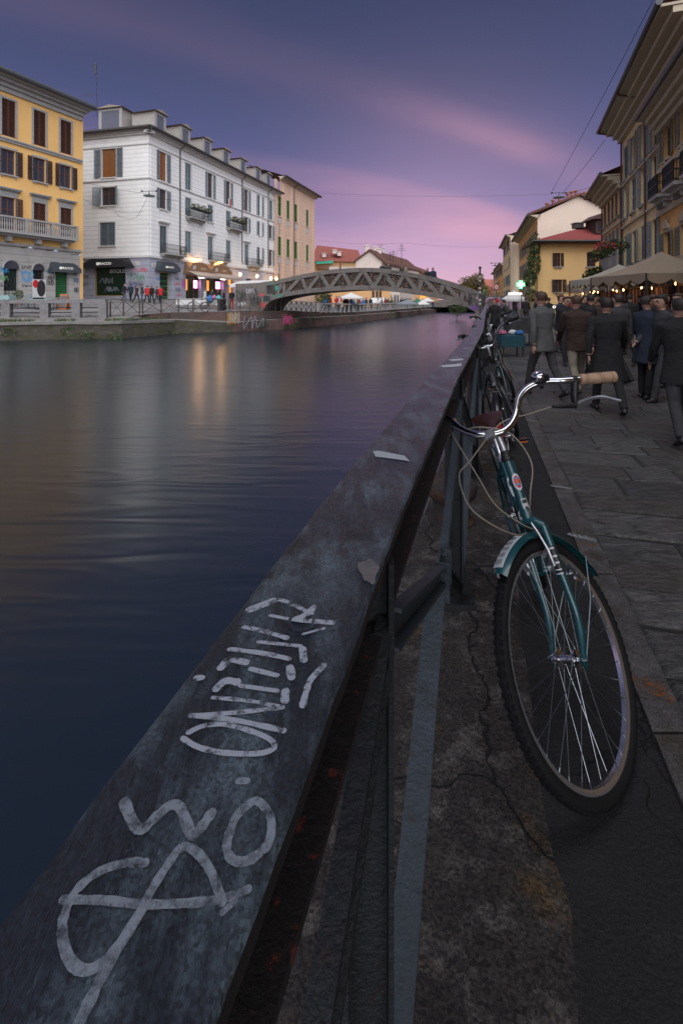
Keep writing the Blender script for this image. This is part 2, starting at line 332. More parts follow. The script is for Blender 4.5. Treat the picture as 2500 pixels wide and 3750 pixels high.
def pave_mat():                                          # street surface beyond the slabs that can be told apart
    m = mat('street_paving_far', (.075, .073, .07), .6, .3, 2.5, .5, 9)
    t = m.node_tree; b = t.nodes['Principled BSDF']; N = t.nodes.new; LK = t.links.new
    g = N('ShaderNodeTexCoord'); v = N('ShaderNodeTexBrick'); v.inputs['Scale'].default_value = 1; v.inputs['Brick Width'].default_value = .75; v.inputs['Row Height'].default_value = .42; v.inputs['Mortar Size'].default_value = .012
    v.inputs['Color1'].default_value = (.09, .088, .084, 1); v.inputs['Color2'].default_value = (.06, .058, .056, 1); v.inputs['Mortar'].default_value = (.02, .019, .018, 1)
    mp = N('ShaderNodeMapping'); mp.inputs['Rotation'].default_value = (0, 0, math.atan(TANC)); LK(g.outputs['Object'], mp.inputs[0]); LK(mp.outputs[0], v.inputs['Vector']); LK(v.outputs['Color'], b.inputs['Base Color'])
    return m
quay = mb.build('street', [pave_mat(), M_wall], kind='structure')
mbd = MB(); mbd.add([(TANC*-3+.6, -3, -.008), (TANC*-3+6, -3, -.008), (TANC*17+12, 17, -.008), (TANC*17+.6, 17, -.008)], [(0, 1, 2, 3)])
mbd.build('joint_bed', M_dirt, quay, kind='stuff')
def slab(mb, q, z0, z1, ch=.008, jig=0.0, mi=0):        # chamfered stone from four ground points
    c = sum((V((p[0], p[1], 0)) for p in q), V((0, 0, 0)))/4
    a = [V((p[0], p[1], z0)) for p in q]; b = [V((p[0], p[1], z1-ch)) for p in q]; t = []
    for p in q:
        d = c-V((p[0], p[1], 0)); t.append(V((p[0], p[1], z1+random.uniform(-jig, jig)))+d.normalized()*ch*1.6)
    mb.add(a+b+t, [(i, (i+1) % 4, 4+(i+1) % 4, 4+i) for i in range(4)]+[(4+i, 4+(i+1) % 4, 8+(i+1) % 4, 8+i) for i in range(4)]+[(8, 9, 10, 11)], mi)
# coping stones along the water
yy = -1.2
k = 0
rq = random.Random(3)
while yy < 16:
    ln = [1.75, 2.15, 1.5, 1.9, 1.6][k % 5]; y2 = yy+ln-.016
    mb = MB(); m_ = 14
    def edge(y, o, amp, sd): return offX(y, o)+amp*noise.noise(V((y*3.1+sd, o*5, 1.3)))+amp*.5*noise.noise(V((y*11+sd, o, 4)))
    L_, R_ = [], []
    for i in range(m_+1):
        y = lerp(yy, y2, i/m_); L_.append(V((edge(y, -.488, .035, 0), y, 0))); R_.append(V((edge(y, .225, .05, 9) - (interp(X0T, y)+.204), y, 0)))
    # near stones are wide; the band keeps its width by the kerb
    vs, fs = [], []
    W = 8
    for i in range(m_+1):
        for j in range(W+1):
            p = L_[i].lerp(R_[i], j/W); z = .006*noise.noise(p*2.3)+.004*noise.noise(p*9)
            if j in (0, W) or i in (0, m_): z -= .008
            vs.append(V((p.x, p.y, z)))
    for i in range(m_):
        for j in range(W): a = i*(W+1)+j; fs.append((a, a+1, a+W+2, a+W+1))
    mb.add(vs, fs)
    ring = [i*(W+1) for i in range(m_+1)]
    mb.add([vs[a] for a in ring]+[vs[a]-V((0, 0, .42)) for a in ring], [(i+m_+1, i, i+1, i+m_+2) for i in range(m_)])
    mb.build('coping_stone', [M_conc, M_conc2][k % 2] if k != 1 else M_conc, quay, smooth=True)
    yy += ln; k += 1
# asphalt band
mb = MB(); vs = []; NY = 60
for i in range(NY+1):
    y = -1.2+i*.3
    a = TANC*y+.20+.03*noise.noise(V((y*2, 3, 1))); b_ = TANC*y+.602
    for j in range(4):
        x = lerp(a, b_, j/3); vs.append(V((x, y, .001+.006*noise.noise(V((x*4, y*4, 2)))-(.006 if j == 0 else 0))))
mb.add(vs, [(i*4+j, i*4+j+1, i*4+j+5, i*4+j+4) for i in range(NY) for j in range(3)])
mb.build('asphalt_strip', M_asph, quay, smooth=True)
# kerb stones with parking ticks
M_tick = worn_paint('worn_white_line', (.30, .31, .31), .40, .58, 70, .9)
M_orange = worn_paint('orange_spray_mark', (.22, .07, .012), .49, .60, 60)
yy = -.9; k = 0
while yy < 22:
    ln = rq.choice((.95, 1.1, .8)); y2 = yy+ln-.01; mb = MB()
    slab(mb, [(TANC*yy+.606, yy), (TANC*yy+.742, yy), (TANC*y2+.742, y2), (TANC*y2+.606, y2)], -.15, .012, .006)
    mb.build('kerb_stone', M_kerb, quay); yy += ln
def decal_line(name, p0, p1, w, m, parent, z):
    a = gp(*p0, z); b = gp(*p1, z); mbx = MB(); mbx.ribbon([a, a.lerp(b, .5), b], w, (0, 0, 1)); return mbx.build(name, m, parent)
for p0, p1, w in (((2020, 1778), (2088, 1788), .035), ((2088, 1957), (2172, 1977), .04), ((1928, 1537), (1968, 1543), .03), ((1885, 1392), (1905, 1395), .03)):
    decal_line('painted_mark', p0, p1, w, M_tick, quay, .0145)
for p0, p1, w in (((2330, 2495), (2440, 2555), .05), ((2380, 2500), (2420, 2520), .06), ((2120, 1990), (2175, 1997), .03)):
    decal_line('spray_mark', p0, p1, w, M_orange, quay, .0150)
# paving slabs, laid in uneven courses across the street
v = 0.55; cnt = 0; rs = random.Random(11)
while v < 16 and cnt < 300:
    dp = rs.uniform(.24, .40); u = .735
    umax = min(.75*v*1.06-TANC*v*.55+1.2, 7)
    while u < umax and cnt < 300:
        w = rs.uniform(.34, .95); g_ = rs.uniform(.006, .018)
        q = []
        for (du, dv) in ((g_, g_), (w-g_, g_), (w-g_, dp-g_), (g_, dp-g_)):
            uu = u+du; vv = v+dv
            vv += .05*noise.noise(V((uu*1.3, round((vv-v)/dp)+cnt*0+v, 5)))+rs.uniform(-.006, .006)+.05*math.sin(uu*.9)
            P = CD*vv+CR*(uu*CD.y)
            q.append((P.x+rs.uniform(-.012, .012) if du > g_ else P.x, P.y))
        mb = MB(); slab(mb, q, -.1, .004+rs.uniform(-.004, .006), .012, .003)
        mb.build('paving_slab', rs.choice(M_stone), quay); cnt += 1; u += w
    v += dp
# ---------------------------------------------------------------- railing
M_cap = rough_mat('rail_cap_paint', (.017, .027, .036), (.105, .145, .170), (.012, .018, .022), .34, 420, .5, 7, (.45, .62), (.56, .64), 5, None, .9, .006, 60, (2.6, .75, 1), .6)
M_iron = mat('rail_iron', (.032, .042, .052), .45, .3, 25, .5, 90, col2=(.03, .016, .010), c2=(.60, .70), c2scale=14, spec=.5)
M_post = mat('post_black_iron', (.012, .014, .016), .5, .3, 25, .5, 90, col2=(.03, .012, .008), c2=(.62, .7), c2scale=14)
M_rust = mat('rusty_edge', (.012, .008, .008), .85, .5, 60, .8, 120, col2=(.20, .028, .016), c2=(.60, .66), c2scale=45)
railing = thing('railing', 'dark iron canal railing with wide lettered top rail and crossed channel braces', 'railing', (railX(1), 1, 0))
ryy = [.10+.03*i for i in range(90)]+[2.8+.12*i for i in range(60)]+[10+.8*i for i in range(31)]
mb = MB(); vs = []
def wob(y, s, a=.0035): return a*noise.noise(V((y*9, s, 0)))+a*.7*noise.noise(V((y*38, s, 3)))
for y in ryy:
    c = railX(y); hw = .0745 if y < 1.3 else lerp(.0745, .067, min(1, (y-1.3)/2))
    dent = .006*noise.noise(V((y*5, 0, 7)))
    l, r = c-hw+wob(y, 1), c+hw+wob(y, 5, .002)
    vs += [V((l, y, RAIL_Z-.022)), V((l, y, RAIL_Z-.004)), V((l+.006, y, RAIL_Z)), V((r-.004, y, RAIL_Z+.0)), V((r, y, RAIL_Z-.003)), V((r, y, RAIL_Z-.018))]
nn = len(ryy)
fs = []; 
for i in range(nn-1):
    for j in range(6): a = i*6+j; b_ = i*6+(j+1) % 6; fs.append((a, b_, b_+6, a+6))
mb.add(vs, fs); 
for i, f in enumerate(mb.f): mb.m[i] = 1 if i % 6 in (4, 5) else 0
mb.add(vs[-6:], [(5, 4, 3, 2, 1, 0)]); mb.add(vs[:6], [(0, 1, 2, 3, 4, 5)])
cap = mb.build('top_rail', [M_cap, M_rust], railing, smooth=False)
# web and angle irons under the cap
mb = MB()
for (o, w, z0, z1) in ((.012, .10, RAIL_Z-.152, RAIL_Z-.1402), (-.006, .012, RAIL_Z-.14, RAIL_Z-.022), (.03, .06, RAIL_Z-.034, RAIL_Z-.0225), (-.035, .05, RAIL_Z-.034, RAIL_Z-.0225)):
    vs = []
    for y in ryy[::3]: c = railX(y)+o; vs += [V((c-w/2, y, z0)), V((c+w/2, y, z0)), V((c+w/2, y, z1)), V((c-w/2, y, z1))]
    m_ = len(vs)//4; mb.add(vs, [(i*4+j, i*4+(j+1) % 4, i*4+4+(j+1) % 4, i*4+4+j) for i in range(m_-1) for j in range(4)]+[(3, 2, 1, 0)])
mb.build('rail_web', M_rust, railing)
FO = .052
def fp(y, z, o=0): return V((railX(y)+FO+o, y, z))
def channel(mb, a, b, w=.058, fl=.026, th=.006, out=None):    # U-section bar, open side to `out`
    a, b = V(a), V(b); d = (b-a).normalized(); o = V(out); o = (o-d*o.dot(d)).normalized(); x = d.cross(o)
    mb.obox(a-x*w/2, b-a, x*w, o*th)
    mb.obox(a-x*w/2+o*th, b-a, x*th, o*(fl-th)); mb.obox(a+x*(w/2-th)+o*th, b-a, x*th, o*(fl-th))
PY = [.75+1.64*i for i in range(-1, 14)]
for i, y in enumerate(PY):
    if y < .2: continue
    mb = MB(); P = fp(y, 0, -.022)
    for dx_ in (-.034, .034): mb.box((P.x+dx_, y, (RAIL_Z-.036)/2), (.008, .075, RAIL_Z-.036))
    mb.box((P.x, y, (RAIL_Z-.04)/2), (.06, .012, RAIL_Z-.04))
    mb.box((P.x, y, .014), (.17, .19, .028)); mb.prism([(P.x+.034, y-.006, .02), (P.x+.085, y-.006, .02), (P.x+.034, y-.006, .24)], (0, .012, 0))
    for bx, by in ((-.065, -.07), (.065, -.07), (-.065, .07), (.065, .07)): mb.lathe([(.012, 0), (.012, .012), (.006, .016)], 6, Matrix.Translation((P.x+bx, y+by, .028)))
    mb.build('post', M_post, railing)
NRM = V((1, -TANC, 0)).normalized()
for y0, y1 in zip(PY, PY[1:]):
    ym = (y0+y1)/2; zm = .60; node = fp(ym, zm, .0)
    if y1 < .3: continue
    for (ya, za, o_) in ((y0, .985, .004), (y1, .985, -.004), (y1-.03, .06, .004), (y0+.03, .06, -.004)):
        if ya < .15 and za > .5: continue
        mb = MB(); a = node.lerp(fp(ya, za, 0), .045)+NRM*o_; b_ = fp(ya, za, 0)+NRM*o_
        if za < .5 and ya < ym: mb.bar(a, b_, .058, .010, NRM.cross((b_-a).normalized()).cross(b_-a) if False else NRM.cross(b_-a))
        else: channel(mb, a, b_, out=NRM)
        mb.build('brace', M_post if (za < .5 and ya > ym) or (za > .5 and ya > ym and y0 < 0) else M_iron, railing)
    mb = MB()
    for sg in (-1, 1):
        mb.prism([node+V((0, dy, dz))+NRM*.006+V((TANC*dy, 0, 0)) for dy, dz in ((-.05*sg-.008, -.06), (-.05*sg+.008, -.06), (-.05*sg+.008, .06), (-.05*sg-.008, .06))], NRM*.032)
    mb.prism([node+V((TANC*dy, dy, dz))-NRM*.004 for dy, dz in ((-.05, -.06), (.05, -.06), (.05, .06), (-.05, .06))], NRM*.009)
    Mx = NRM.to_track_quat('Z', 'Y').to_matrix().to_4x4(); Mx.translation = node+NRM*.006
    mb.lathe([(.014, 0), (.014, .014), (.007, .018)], 6, Mx); mb.build('bracket', M_iron, railing)
# white brushed lettering on the top rail (strokes read off the photograph, lying on the rail)
M_letter = worn_paint('white_brush_paint', (.44, .47, .53), .37, .50, 70, .95)
M_letter2 = worn_paint('thin_dimmed_paint', (.30, .335, .38), .34, .58, 95, .9)  # thin paint, its white also darkened to imitate vignetting on the nearest strokes
def S8(x, y): return (x/1.0453, 2000+y/1.0453)
strokes_thin = [([(475, 985), (530, 1090), (600, 1040), (650, 1000), (690, 1010), (735, 1115), (775, 1078), (810, 1030)], 44),
    ([(965, 985), (905, 1040), (868, 1150), (890, 1208), (950, 1212), (1025, 1150), (1038, 1060), (1005, 1000), (978, 984)], 38),
    ([(912, 905), (945, 905)], 30),
    ([(555, 1220), (480, 1222), (380, 1255), (290, 1330), (247, 1420), (238, 1500), (262, 1590), (312, 1637), (380, 1620), (440, 1560), (525, 1440), (575, 1340), (645, 1230), (700, 1165), (760, 1195), (810, 1270), (850, 1380)], 40),
    ([(240, 1362), (400, 1366), (560, 1382), (740, 1376), (850, 1362), (950, 1325)], 38), ([(850, 1412), (900, 1368)], 30),
    ([(545, 1400), (440, 1570), (370, 1700), (305, 1835)], 52)]
strokes_bold = [([(700, 740), (760, 775), (860, 797), (990, 800), (1050, 778), (1030, 745), (950, 712), (860, 690), (780, 696), (722, 722)], 24),
    ([(730, 652), (900, 672), (1085, 712)], 24), ([(1080, 622), (930, 640), (730, 656)], 22), ([(815, 585), (950, 598), (1080, 622)], 18),
    ([(828, 552), (862, 522), (905, 526)], 34), ([(920, 540), (1060, 560)], 20), ([(1092, 562), (1090, 598)], 34), ([(752, 508), (772, 508)], 26), ([(1158, 615), (1172, 560), (1190, 515), (1240, 460)], 28),
    ([(845, 470), (880, 440), (940, 450)], 32), ([(960, 475), (1060, 500)], 22), ([(1110, 470), (1115, 508)], 32),
    ([(880, 400), (1000, 415), (1105, 437)], 22), ([(935, 315), (1010, 332), (1095, 357)], 20), ([(990, 370), (1150, 386)], 17), ([(1158, 398), (1162, 440)], 30),
    ([(955, 248), (1045, 212)], 32), ([(1060, 208), (1105, 220), (1190, 262)], 18), ([(1035, 270), (1140, 290)], 14), ([(1145, 288), (1270, 298)], 24), ([(1130, 285), (1175, 265), (1200, 240)], 26), ([(1160, 340), (1240, 318)], 12)]
for grp, mm, nm_ in ((strokes_bold, M_letter, 'painted_letter'), (strokes_thin, M_letter2, 'painted_letter')):
    for q, (pts, w) in enumerate(grp):
        P = [gp(*S8(*p), RAIL_Z) for p in pts]; P = smooth_path(P, 5) if len(P) > 2 else [P[0], P[0].lerp(P[1], .5), P[1]]
        mb = MB(); a = gp(*S8(*pts[0]), RAIL_Z); b_ = gp(*S8(pts[0][0]+w, pts[0][1]), RAIL_Z); c_ = gp(*S8(pts[0][0], pts[0][1]+w), RAIL_Z)
        wd = ((b_-a).length+(c_-a).length)/2*.85
        mb.ribbon(P, [wd*(1+.30*noise.noise(V((i_*.55, q, 3)))) for i_ in range(len(P))], (0, 0, 1), lift=.0009+.0001*(q % 7)); mb.build(nm_, mm, cap)
M_stick = mat('paper_sticker', (.42, .45, .46), .6, .1, 30)
for poly in ([(1364, 1652), (1384, 1650), (1480, 1668), (1501, 1690), (1486, 1686), (1395, 1674), (1375, 1672)], [(1640, 1316), (1690, 1312), (1700, 1318), (1655, 1322)], [(1610, 1338), (1690, 1330), (1688, 1341), (1622, 1345)]):
    mb = MB(); P = [gp(*p, RAIL_Z+.0012) for p in poly]; mb.add(P, [list(range(len(P)))[::-1]]); mb.build('sticker', M_stick, cap)
# bolt head and flaked patch
mb = MB(); P = gp(1105, 2277, RAIL_Z); mb.lathe([(.017, -.002), (.017, .0012), (.012, .0016), (.011, .0006)], 24, Matrix.Translation(P)); mb.build('bolt', M_cap, cap, smooth=True)
mb = MB(); P = gp(1350, 2090, RAIL_Z+.0012); mb.add([P+V((.013*math.cos(a)*(1+.3*math.sin(3*a)), .028*math.sin(a)*(1+.2*math.cos(5*a)), 0)) for a in [2*math.pi*i/18 for i in range(18)]], [list(range(18))]); mb.build('bare_patch', mat('bare_primer', (.16, .15, .15), .7, .2, 60, .4), cap)
# mooring bollard under the rail
P = gp(1650, 1905); mb = MB()
mb.lathe([(.155, 0), (.155, .02), (.125, .03), (.118, .12), (.125, .15), (.165, .185), (.178, .225), (.165, .265), (.12, .29), (.05, .3)], 24, Matrix.Translation((P.x, P.y, -.004)))
mb.build('mooring_bollard', mat('bollard_iron', (.035, .028, .024), .8, .4, 20, .8, 60, col2=(.075, .035, .016), c2=(.5, .62)), smooth=True, label='squat rusty iron mooring bollard with mushroom head beneath the canal railing', cat='bollard')
# weeds and small debris on the quay
# ================================================================ facade tools
class Facade:
    def __init__(s, P, ang, side):        # ang: direction to the right of the view axis; side +1: faces right, -1: faces left
        s.P = V(P); a = math.radians(ang); s.d = V((math.sin(a), math.cos(a), 0)); s.n = V((math.cos(a), -math.sin(a), 0))*side
    def pt(s, u, z, o=0.0): return s.P + s.d*u + s.n*o + V((0, 0, z))
    def sz(s, px, py):
        q = pl(px, py, s.P, s.n)-s.P; return q.dot(s.d), q.z
    def box(s, mb, u0, u1, z0, z1, o0, o1, mi=0): return mb.obox(s.pt(u0, z0, o0), s.d*(u1-u0), V((0, 0, z1-z0)), s.n*(o1-o0), mi)
    def M(s, u, z, o=0.0):                # local x along the wall, y outwards, z up
        x = s.d.copy()
        if x.cross(s.n).z < 0: x = -x
        m = Matrix((x, s.n, V((0, 0, 1)))).transposed().to_4x4(); m.translation = s.pt(u, z, o); return m
def wall_holes(F, u0, u1, z0, z1, holes, depth=.22, mi=0, mb=None):
    mb = mb or MB(); us = sorted({u0, u1, *[h[0] for h in holes], *[h[1] for h in holes]}); zs = sorted({z0, z1, *[h[2] for h in holes], *[h[3] for h in holes]})
    us = [u for u in us if u0-1e-6 <= u <= u1+1e-6]; zs = [z for z in zs if z0-1e-6 <= z <= z1+1e-6]
    flip = F.d.cross(V((0, 0, 1))).dot(F.n) < 0
    def q(a, b, c, d): mb.quad(*((d, c, b, a) if flip else (a, b, c, d)), mi)
    for a, b in zip(us, us[1:]):
        for c, d in zip(zs, zs[1:]):
            cu, cz = (a+b)/2, (c+d)/2
            if any(h[0] < cu < h[1] and h[2] < cz < h[3] for h in holes): continue
            q(F.pt(a, c), F.pt(b, c), F.pt(b, d), F.pt(a, d))
    for h in holes:
        a, b, c, d = h[:4]
        q(F.pt(a, c), F.pt(a, c, -depth), F.pt(b, c, -depth), F.pt(b, c))
        q(F.pt(a, d, -depth), F.pt(a, d), F.pt(b, d), F.pt(b, d, -depth))
        q(F.pt(a, c, -depth), F.pt(a, c), F.pt(a, d), F.pt(a, d, -depth))
        q(F.pt(b, c), F.pt(b, c, -depth), F.pt(b, d, -depth), F.pt(b, d))
    return mb
M_glass = mat('window_glass', (.03, .035, .045), .06, 0, spec=.8)
M_glassw = mat('window_glass_lit', (.09, .035, .014), .3, .4, 3, emit=(1, .36, .08), estr=.06)
M_frame_w = mat('window_frame_brown', (.16, .055, .02), .5, .2, 8)
M_trim = mat('grey_stone_trim', (.30, .29, .275), .8, .15, 3, .3, 25)
M_trimw = mat('white_trim', (.55, .54, .52), .8, .1, 3, .2, 20)
MC = {}
def shutter_mesh(w, h, m):
    k = ('sh', round(w, 2), round(h, 2), m.name)
    if k in MC: return MC[k]
    mb = MB(); fw = .055; t = .045
    mb.box((0, 0, h/2-h/2+fw/2), (w, t, fw)); mb.box((0, 0, h-fw/2), (w, t, fw)); mb.box((0, 0, h*.45), (w, t, fw))
    mb.box((-w/2+fw/2, 0, h/2), (fw, t*1.02, h-2*fw-.002)); mb.box((w/2-fw/2, 0, h/2), (fw, t*1.02, h-2*fw-.002))
    n = max(6, int(h/.11)); R = Matrix.Rotation(math.radians(38), 3, 'X')
    for i in range(n): mb.box((0, 0, fw+(h-2*fw)*(i+.5)/n), (w-2*fw, .012, .085), R)
    MC[k] = mb.mesh('shutter', m); return MC[k]
def make_window(F, u, z, w, h, parent, kind='open', ms=None, surround=None, sill=True, lit=False, hood=None, frame=None):
    """window > frame(self), pane, shutter, sill, surround ; u is the centre of the opening"""
    key = ('wf', round(w, 2), round(h, 2), (frame or M_frame_w).name)
    if key not in MC:
        mb = MB(); f = .06
        for x0, x1, z0, z1 in ((-w/2, -w/2+f, 0, h), (w/2-f, w/2, 0, h), (-w/2+f, w/2-f, 0, f), (-w/2+f, w/2-f, h-f, h), (-.035, .035, f, h-f), (-w/2+f, -.035, h*.62, h*.62+.04), (.035, w/2-f, h*.62, h*.62+.04)):
            mb.obox((x0, -.03, z0), (x1-x0, 0, 0), (0, .06, 0), (0, 0, z1-z0))
        MC[key] = mb.mesh('window', frame or M_frame_w)
        mb = MB(); mb.obox((-w/2, -.012, 0), (w, 0, 0), (0, .016, 0), (0, 0, h)); MC[key+('p',)] = mb.mesh('pane', M_glass); MC[key+('pl',)] = mb.mesh('pane', M_glassw)
    win = put('window', MC[key], F.M(u, z, -.17), parent)
    put('pane', MC[key+(('pl',) if lit else ('p',))], F.M(u, z, -.175), win)
    if ms:
        if kind == 'closed':
            for sg in (-1, 1): put('shutter', shutter_mesh(w/2-.012, h-.03, ms), F.M(u, z+.015, -.05) @ Matrix.Translation((sg*w/4, 0, 0)), win)
        else:
            for sg in (-1, 1):
                ang = math.radians(random.uniform(3, 12) if kind == 'open' else random.uniform(25, 60))
                hinge = F.M(u, z+.01, .035) @ Matrix.Translation((sg*(w/2+.01), 0, 0)) @ Matrix.Rotation(sg*ang, 4, 'Z') @ Matrix.Translation((sg*w/4, 0, 0))
                put('shutter', shutter_mesh(w/2-.01, h-.02, ms), hinge, win)
    if sill:
        k = ('sill', round(w, 2), sill if isinstance(sill, str) else 's')
        if k not in MC: mb = MB(); mb.obox((-w/2-.14, -.12, -.12), (w+.28, 0, 0), (0, .28, 0), (0, 0, .11)); [mb.obox((sx*(w/2)-.07, 0, -.22), (.14, 0, 0), (0, .12, 0), (0, 0, .1)) for sx in (-1, 1)]; MC[k] = mb.mesh('sill', surround or M_trim)
        put('sill', MC[k], F.M(u, z, 0), win)
    if surround:
        k = ('sur', round(w, 2), round(h, 2), surround.name, hood)
        if k not in MC:
            mb = MB(); b = .16
            mb.obox((-w/2-b, -.02, -.002), (b, 0, 0), (0, .07, 0), (0, 0, h+b)); mb.obox((w/2, -.02, -.002), (b, 0, 0), (0, .07, 0), (0, 0, h+b)); mb.obox((-w/2, -.02, h), (w, 0, 0), (0, .067, 0), (0, 0, b-.003))
            if hood:
                mb.obox((-w/2-b, 0, h+b+.001), (w+2*b, 0, 0), (0, .06, 0), (0, 0, hood)); mb.obox((-w/2-.32, 0, h+b+hood+.002), (w+.64, 0, 0), (0, .26, 0), (0, 0, .09)); mb.obox((-w/2-.38, 0, h+b+hood+.093), (w+.76, 0, 0), (0, .34, 0), (0, 0, .07))
            MC[k] = mb.mesh('surround', surround)
        put('surround', MC[k], F.M(u, z, 0), win)
    return win
def balcony_iron(F, u, z, w, parent, dep=.85, hh=1.0, m=None, mslab=None, name='balcony'):
    m = m or M_black; mb = MB()
    F.box(mb, u-w/2, u+w/2, z-.16, z-.02, 0, dep); F.box(mb, u-w/2+.1, u+w/2-.1, z-.34, z-.161, 0, dep*.55)
    for e in (-1, 1):
        F.box(mb, u+e*w*.33-.09, u+e*w*.33+.09, z-.6, z-.341, 0, .35)
    b = mb.build(name, mslab or M_trim, parent)
    mb = MB(); n = max(6, int(w/.13))
    A, B, C, D = F.pt(u-w/2+.03, z, .02), F.pt(u-w/2+.03, z, dep-.03), F.pt(u+w/2-.03, z, dep-.03), F.pt(u+w/2-.03, z, .02)
    for h in (.06, hh*.5, hh-.02):
        for a, c in ((A, B), (B, C), (C, D)): mb.bar(a+V((0, 0, h)), c+V((0, 0, h)), .045, .035)
    for a, c, k in ((A, B, int(n*dep/w)+1), (B, C, n), (C, D, int(n*dep/w)+1)):
        for i in range(k+1): p = a.lerp(c, i/k); mb.bar(p, p+V((0, 0, hh)), .022, .022)
    mb.build('balustrade', m, b); return b
def leaf_cloud(mb, blobs, n, size, rnd, mats=3):
    for i in range(n):
        c, r = rnd.choices(blobs, weights=[b[1][0]*b[1][1]*b[1][2] for b in blobs])[0]
        while True:
            p = V((rnd.uniform(-1, 1), rnd.uniform(-1, 1), rnd.uniform(-1, 1)))
            if p.length < 1: break
        p = p*(p.length**-.45 if p.length > .05 else 1); p = V(c)+V((p.x*r[0], p.y*r[1], p.z*r[2]))
        if noise.noise(p*(2.2/max(r))) < -.22: continue
        a = V((rnd.gauss(0, 1), rnd.gauss(0, 1), rnd.gauss(0, .6))).normalized(); b = a.orthogonal().normalized(); b = Matrix.Rotation(rnd.uniform(0, 6.28), 3, a) @ b
        s = size*rnd.uniform(.6, 1.35); c2 = a.cross(b)
        mb.add([p-b*s*.5, p+c2*s*.28-a*s*.05, p+b*s*.5, p-c2*s*.28-a*s*.05], [(0, 1, 2, 3)], rnd.randrange(mats))
    return mb
def leafm(name, col): 
    m = mat(name, col, .65, .25, 5, spec=.3); return m
LEAF = [leafm('leaf_green', (.045, .075, .02)), leafm('leaf_olive', (.075, .085, .02)), leafm('leaf_dark', (.025, .05, .018))]
LEAF_AUT = [leafm('leaf_autumn', (.12, .09, .015)), leafm('leaf_yellow', (.14, .12, .022)), leafm('leaf_green', (.045, .075, .02)), leafm('leaf_rust', (.11, .05, .015))]
M_black = mat('black_iron', (.015, .016, .018), .5, .1, 10)
M_tile = mat('roof_tiles', (.115, .042, .026), .85, .45, 14, .8, 20, col2=(.06, .035, .026), c2=(.45, .65), c2scale=9)
M_gut = mat('gutter_copper', (.04, .034, .032), .5, .2, 6)
M_street_l = mat('left_street_stone', (.17, .16, .155), .75, .35, 3, .4, 15, col2=(.10, .095, .09), c2=(.48, .6), c2scale=.6)
# ================================================================ left bank ground and quay walls
EDGE = [(-60, 14), (-34, 25.5), (-20.57, 28.8), (-14.0, 30.6), (-12.07, 34.7), (-8.34, 36.6), (-3.76, 40.9), (1.45, 50.9), (18.6, 93.0)]
UP = [(-60, 16.5, .3), (-33.5, 27.2, .3), (-20.9, 30.1, .30), (-14.2, 31.9, .36), (-13.5, 32.6, .46), (-13.0, 35.2, .5), (-10.3, 37.2, .506), (-8.1, 38.5, .58), (-4.2, 41.6, .45), (1.0, 51.6, .05), (18.0, 94.0, .0)]
BACK = [(-60, 18, 1.2), (-34, 27.8, 1.2), (-27, 33, 1.3), (-22, 44, 1.45), (-19.9, 49, 1.45), (-19.0, 51, 1.45), (-15, 64, 1.4), (-12, 74, 1.3), (-5, 96, .9), (1.0, 140, .2), (14.0, 200, 0)]
mb = MB()
mb.add([V(p) for p in UP]+[V(p) for p in BACK], [(i, i+1, len(UP)+i+1, len(UP)+i) for i in range(len(UP)-1)])
mb.add([V((18, 94, 0)), V((14, 200, 0)), V((60, 900, 0)), V((80, 900, 0)), V((60, 94, 0))], [(0, 4, 3, 2, 1)])
mb.add([V((-19.9, 49, 1.45)), V((-22, 44, 1.45)), V((-45, 50, 1.45)), V((-45, 62, 1.45))], [(0, 1, 2, 3)])
street_l = mb.build('left_street', M_street_l, kind='structure')
def brick_mat(name, c1, c2, mo, scale=1.0, rot=0):
    m = bpy.data.materials.new(name); m.use_nodes = True; t = m.node_tree; b = t.nodes['Principled BSDF']; N = t.nodes.new; LK = t.links.new
    g = N('ShaderNodeTexCoord'); sp = N('ShaderNodeSeparateXYZ'); LK(g.outputs['Object'], sp.inputs[0])
    ad = N('ShaderNodeMath'); ad.operation = 'ADD'; LK(sp.outputs['X'], ad.inputs[0]); LK(sp.outputs['Y'], ad.inputs[1])
    cb = N('ShaderNodeCombineXYZ'); LK(ad.outputs[0], cb.inputs[0]); LK(sp.outputs['Z'], cb.inputs[1])
    br = N('ShaderNodeTexBrick'); br.inputs['Scale'].default_value = scale; br.inputs['Brick Width'].default_value = .26; br.inputs['Row Height'].default_value = .075; br.inputs['Mortar Size'].default_value = .009
    br.inputs['Color1'].default_value = (*c1, 1); br.inputs['Color2'].default_value = (*c2, 1); br.inputs['Mortar'].default_value = (*mo, 1); LK(cb.outputs[0], br.inputs['Vector'])
    n = N('ShaderNodeTexNoise'); n.inputs['Scale'].default_value = .9; n.inputs['Detail'].default_value = 8; LK(g.outputs['Object'], n.inputs['Vector'])
    mr = N('ShaderNodeMapRange'); mr.inputs['From Min'].default_value = .42; mr.inputs['From Max'].default_value = .62; LK(n.outputs['Fac'], mr.inputs[0])
    mx_ = N('ShaderNodeMixRGB'); mx_.inputs[2].default_value = (.05, .045, .04, 1); mm = N('ShaderNodeMath'); mm.operation = 'MULTIPLY'; mm.inputs[1].default_value = .75; LK(mr.outputs[0], mm.inputs[0]); LK(mm.outputs[0], mx_.inputs[0]); LK(br.outputs['Color'], mx_.inputs[1]); LK(mx_.outputs[0], b.inputs['Base Color'])
    b.inputs['Roughness'].default_value = .88
    bp = N('ShaderNodeBump'); bp.inputs['Strength'].default_value = .5; bp.inputs['Distance'].default_value = .02; LK(br.outputs['Fac'], bp.inputs['Height']); bp.invert = True; LK(bp.outputs[0], b.inputs['Normal'])
    return m
M_brickq = brick_mat('quay_brick', (.14, .06, .045), (.10, .05, .042), (.10, .09, .08))
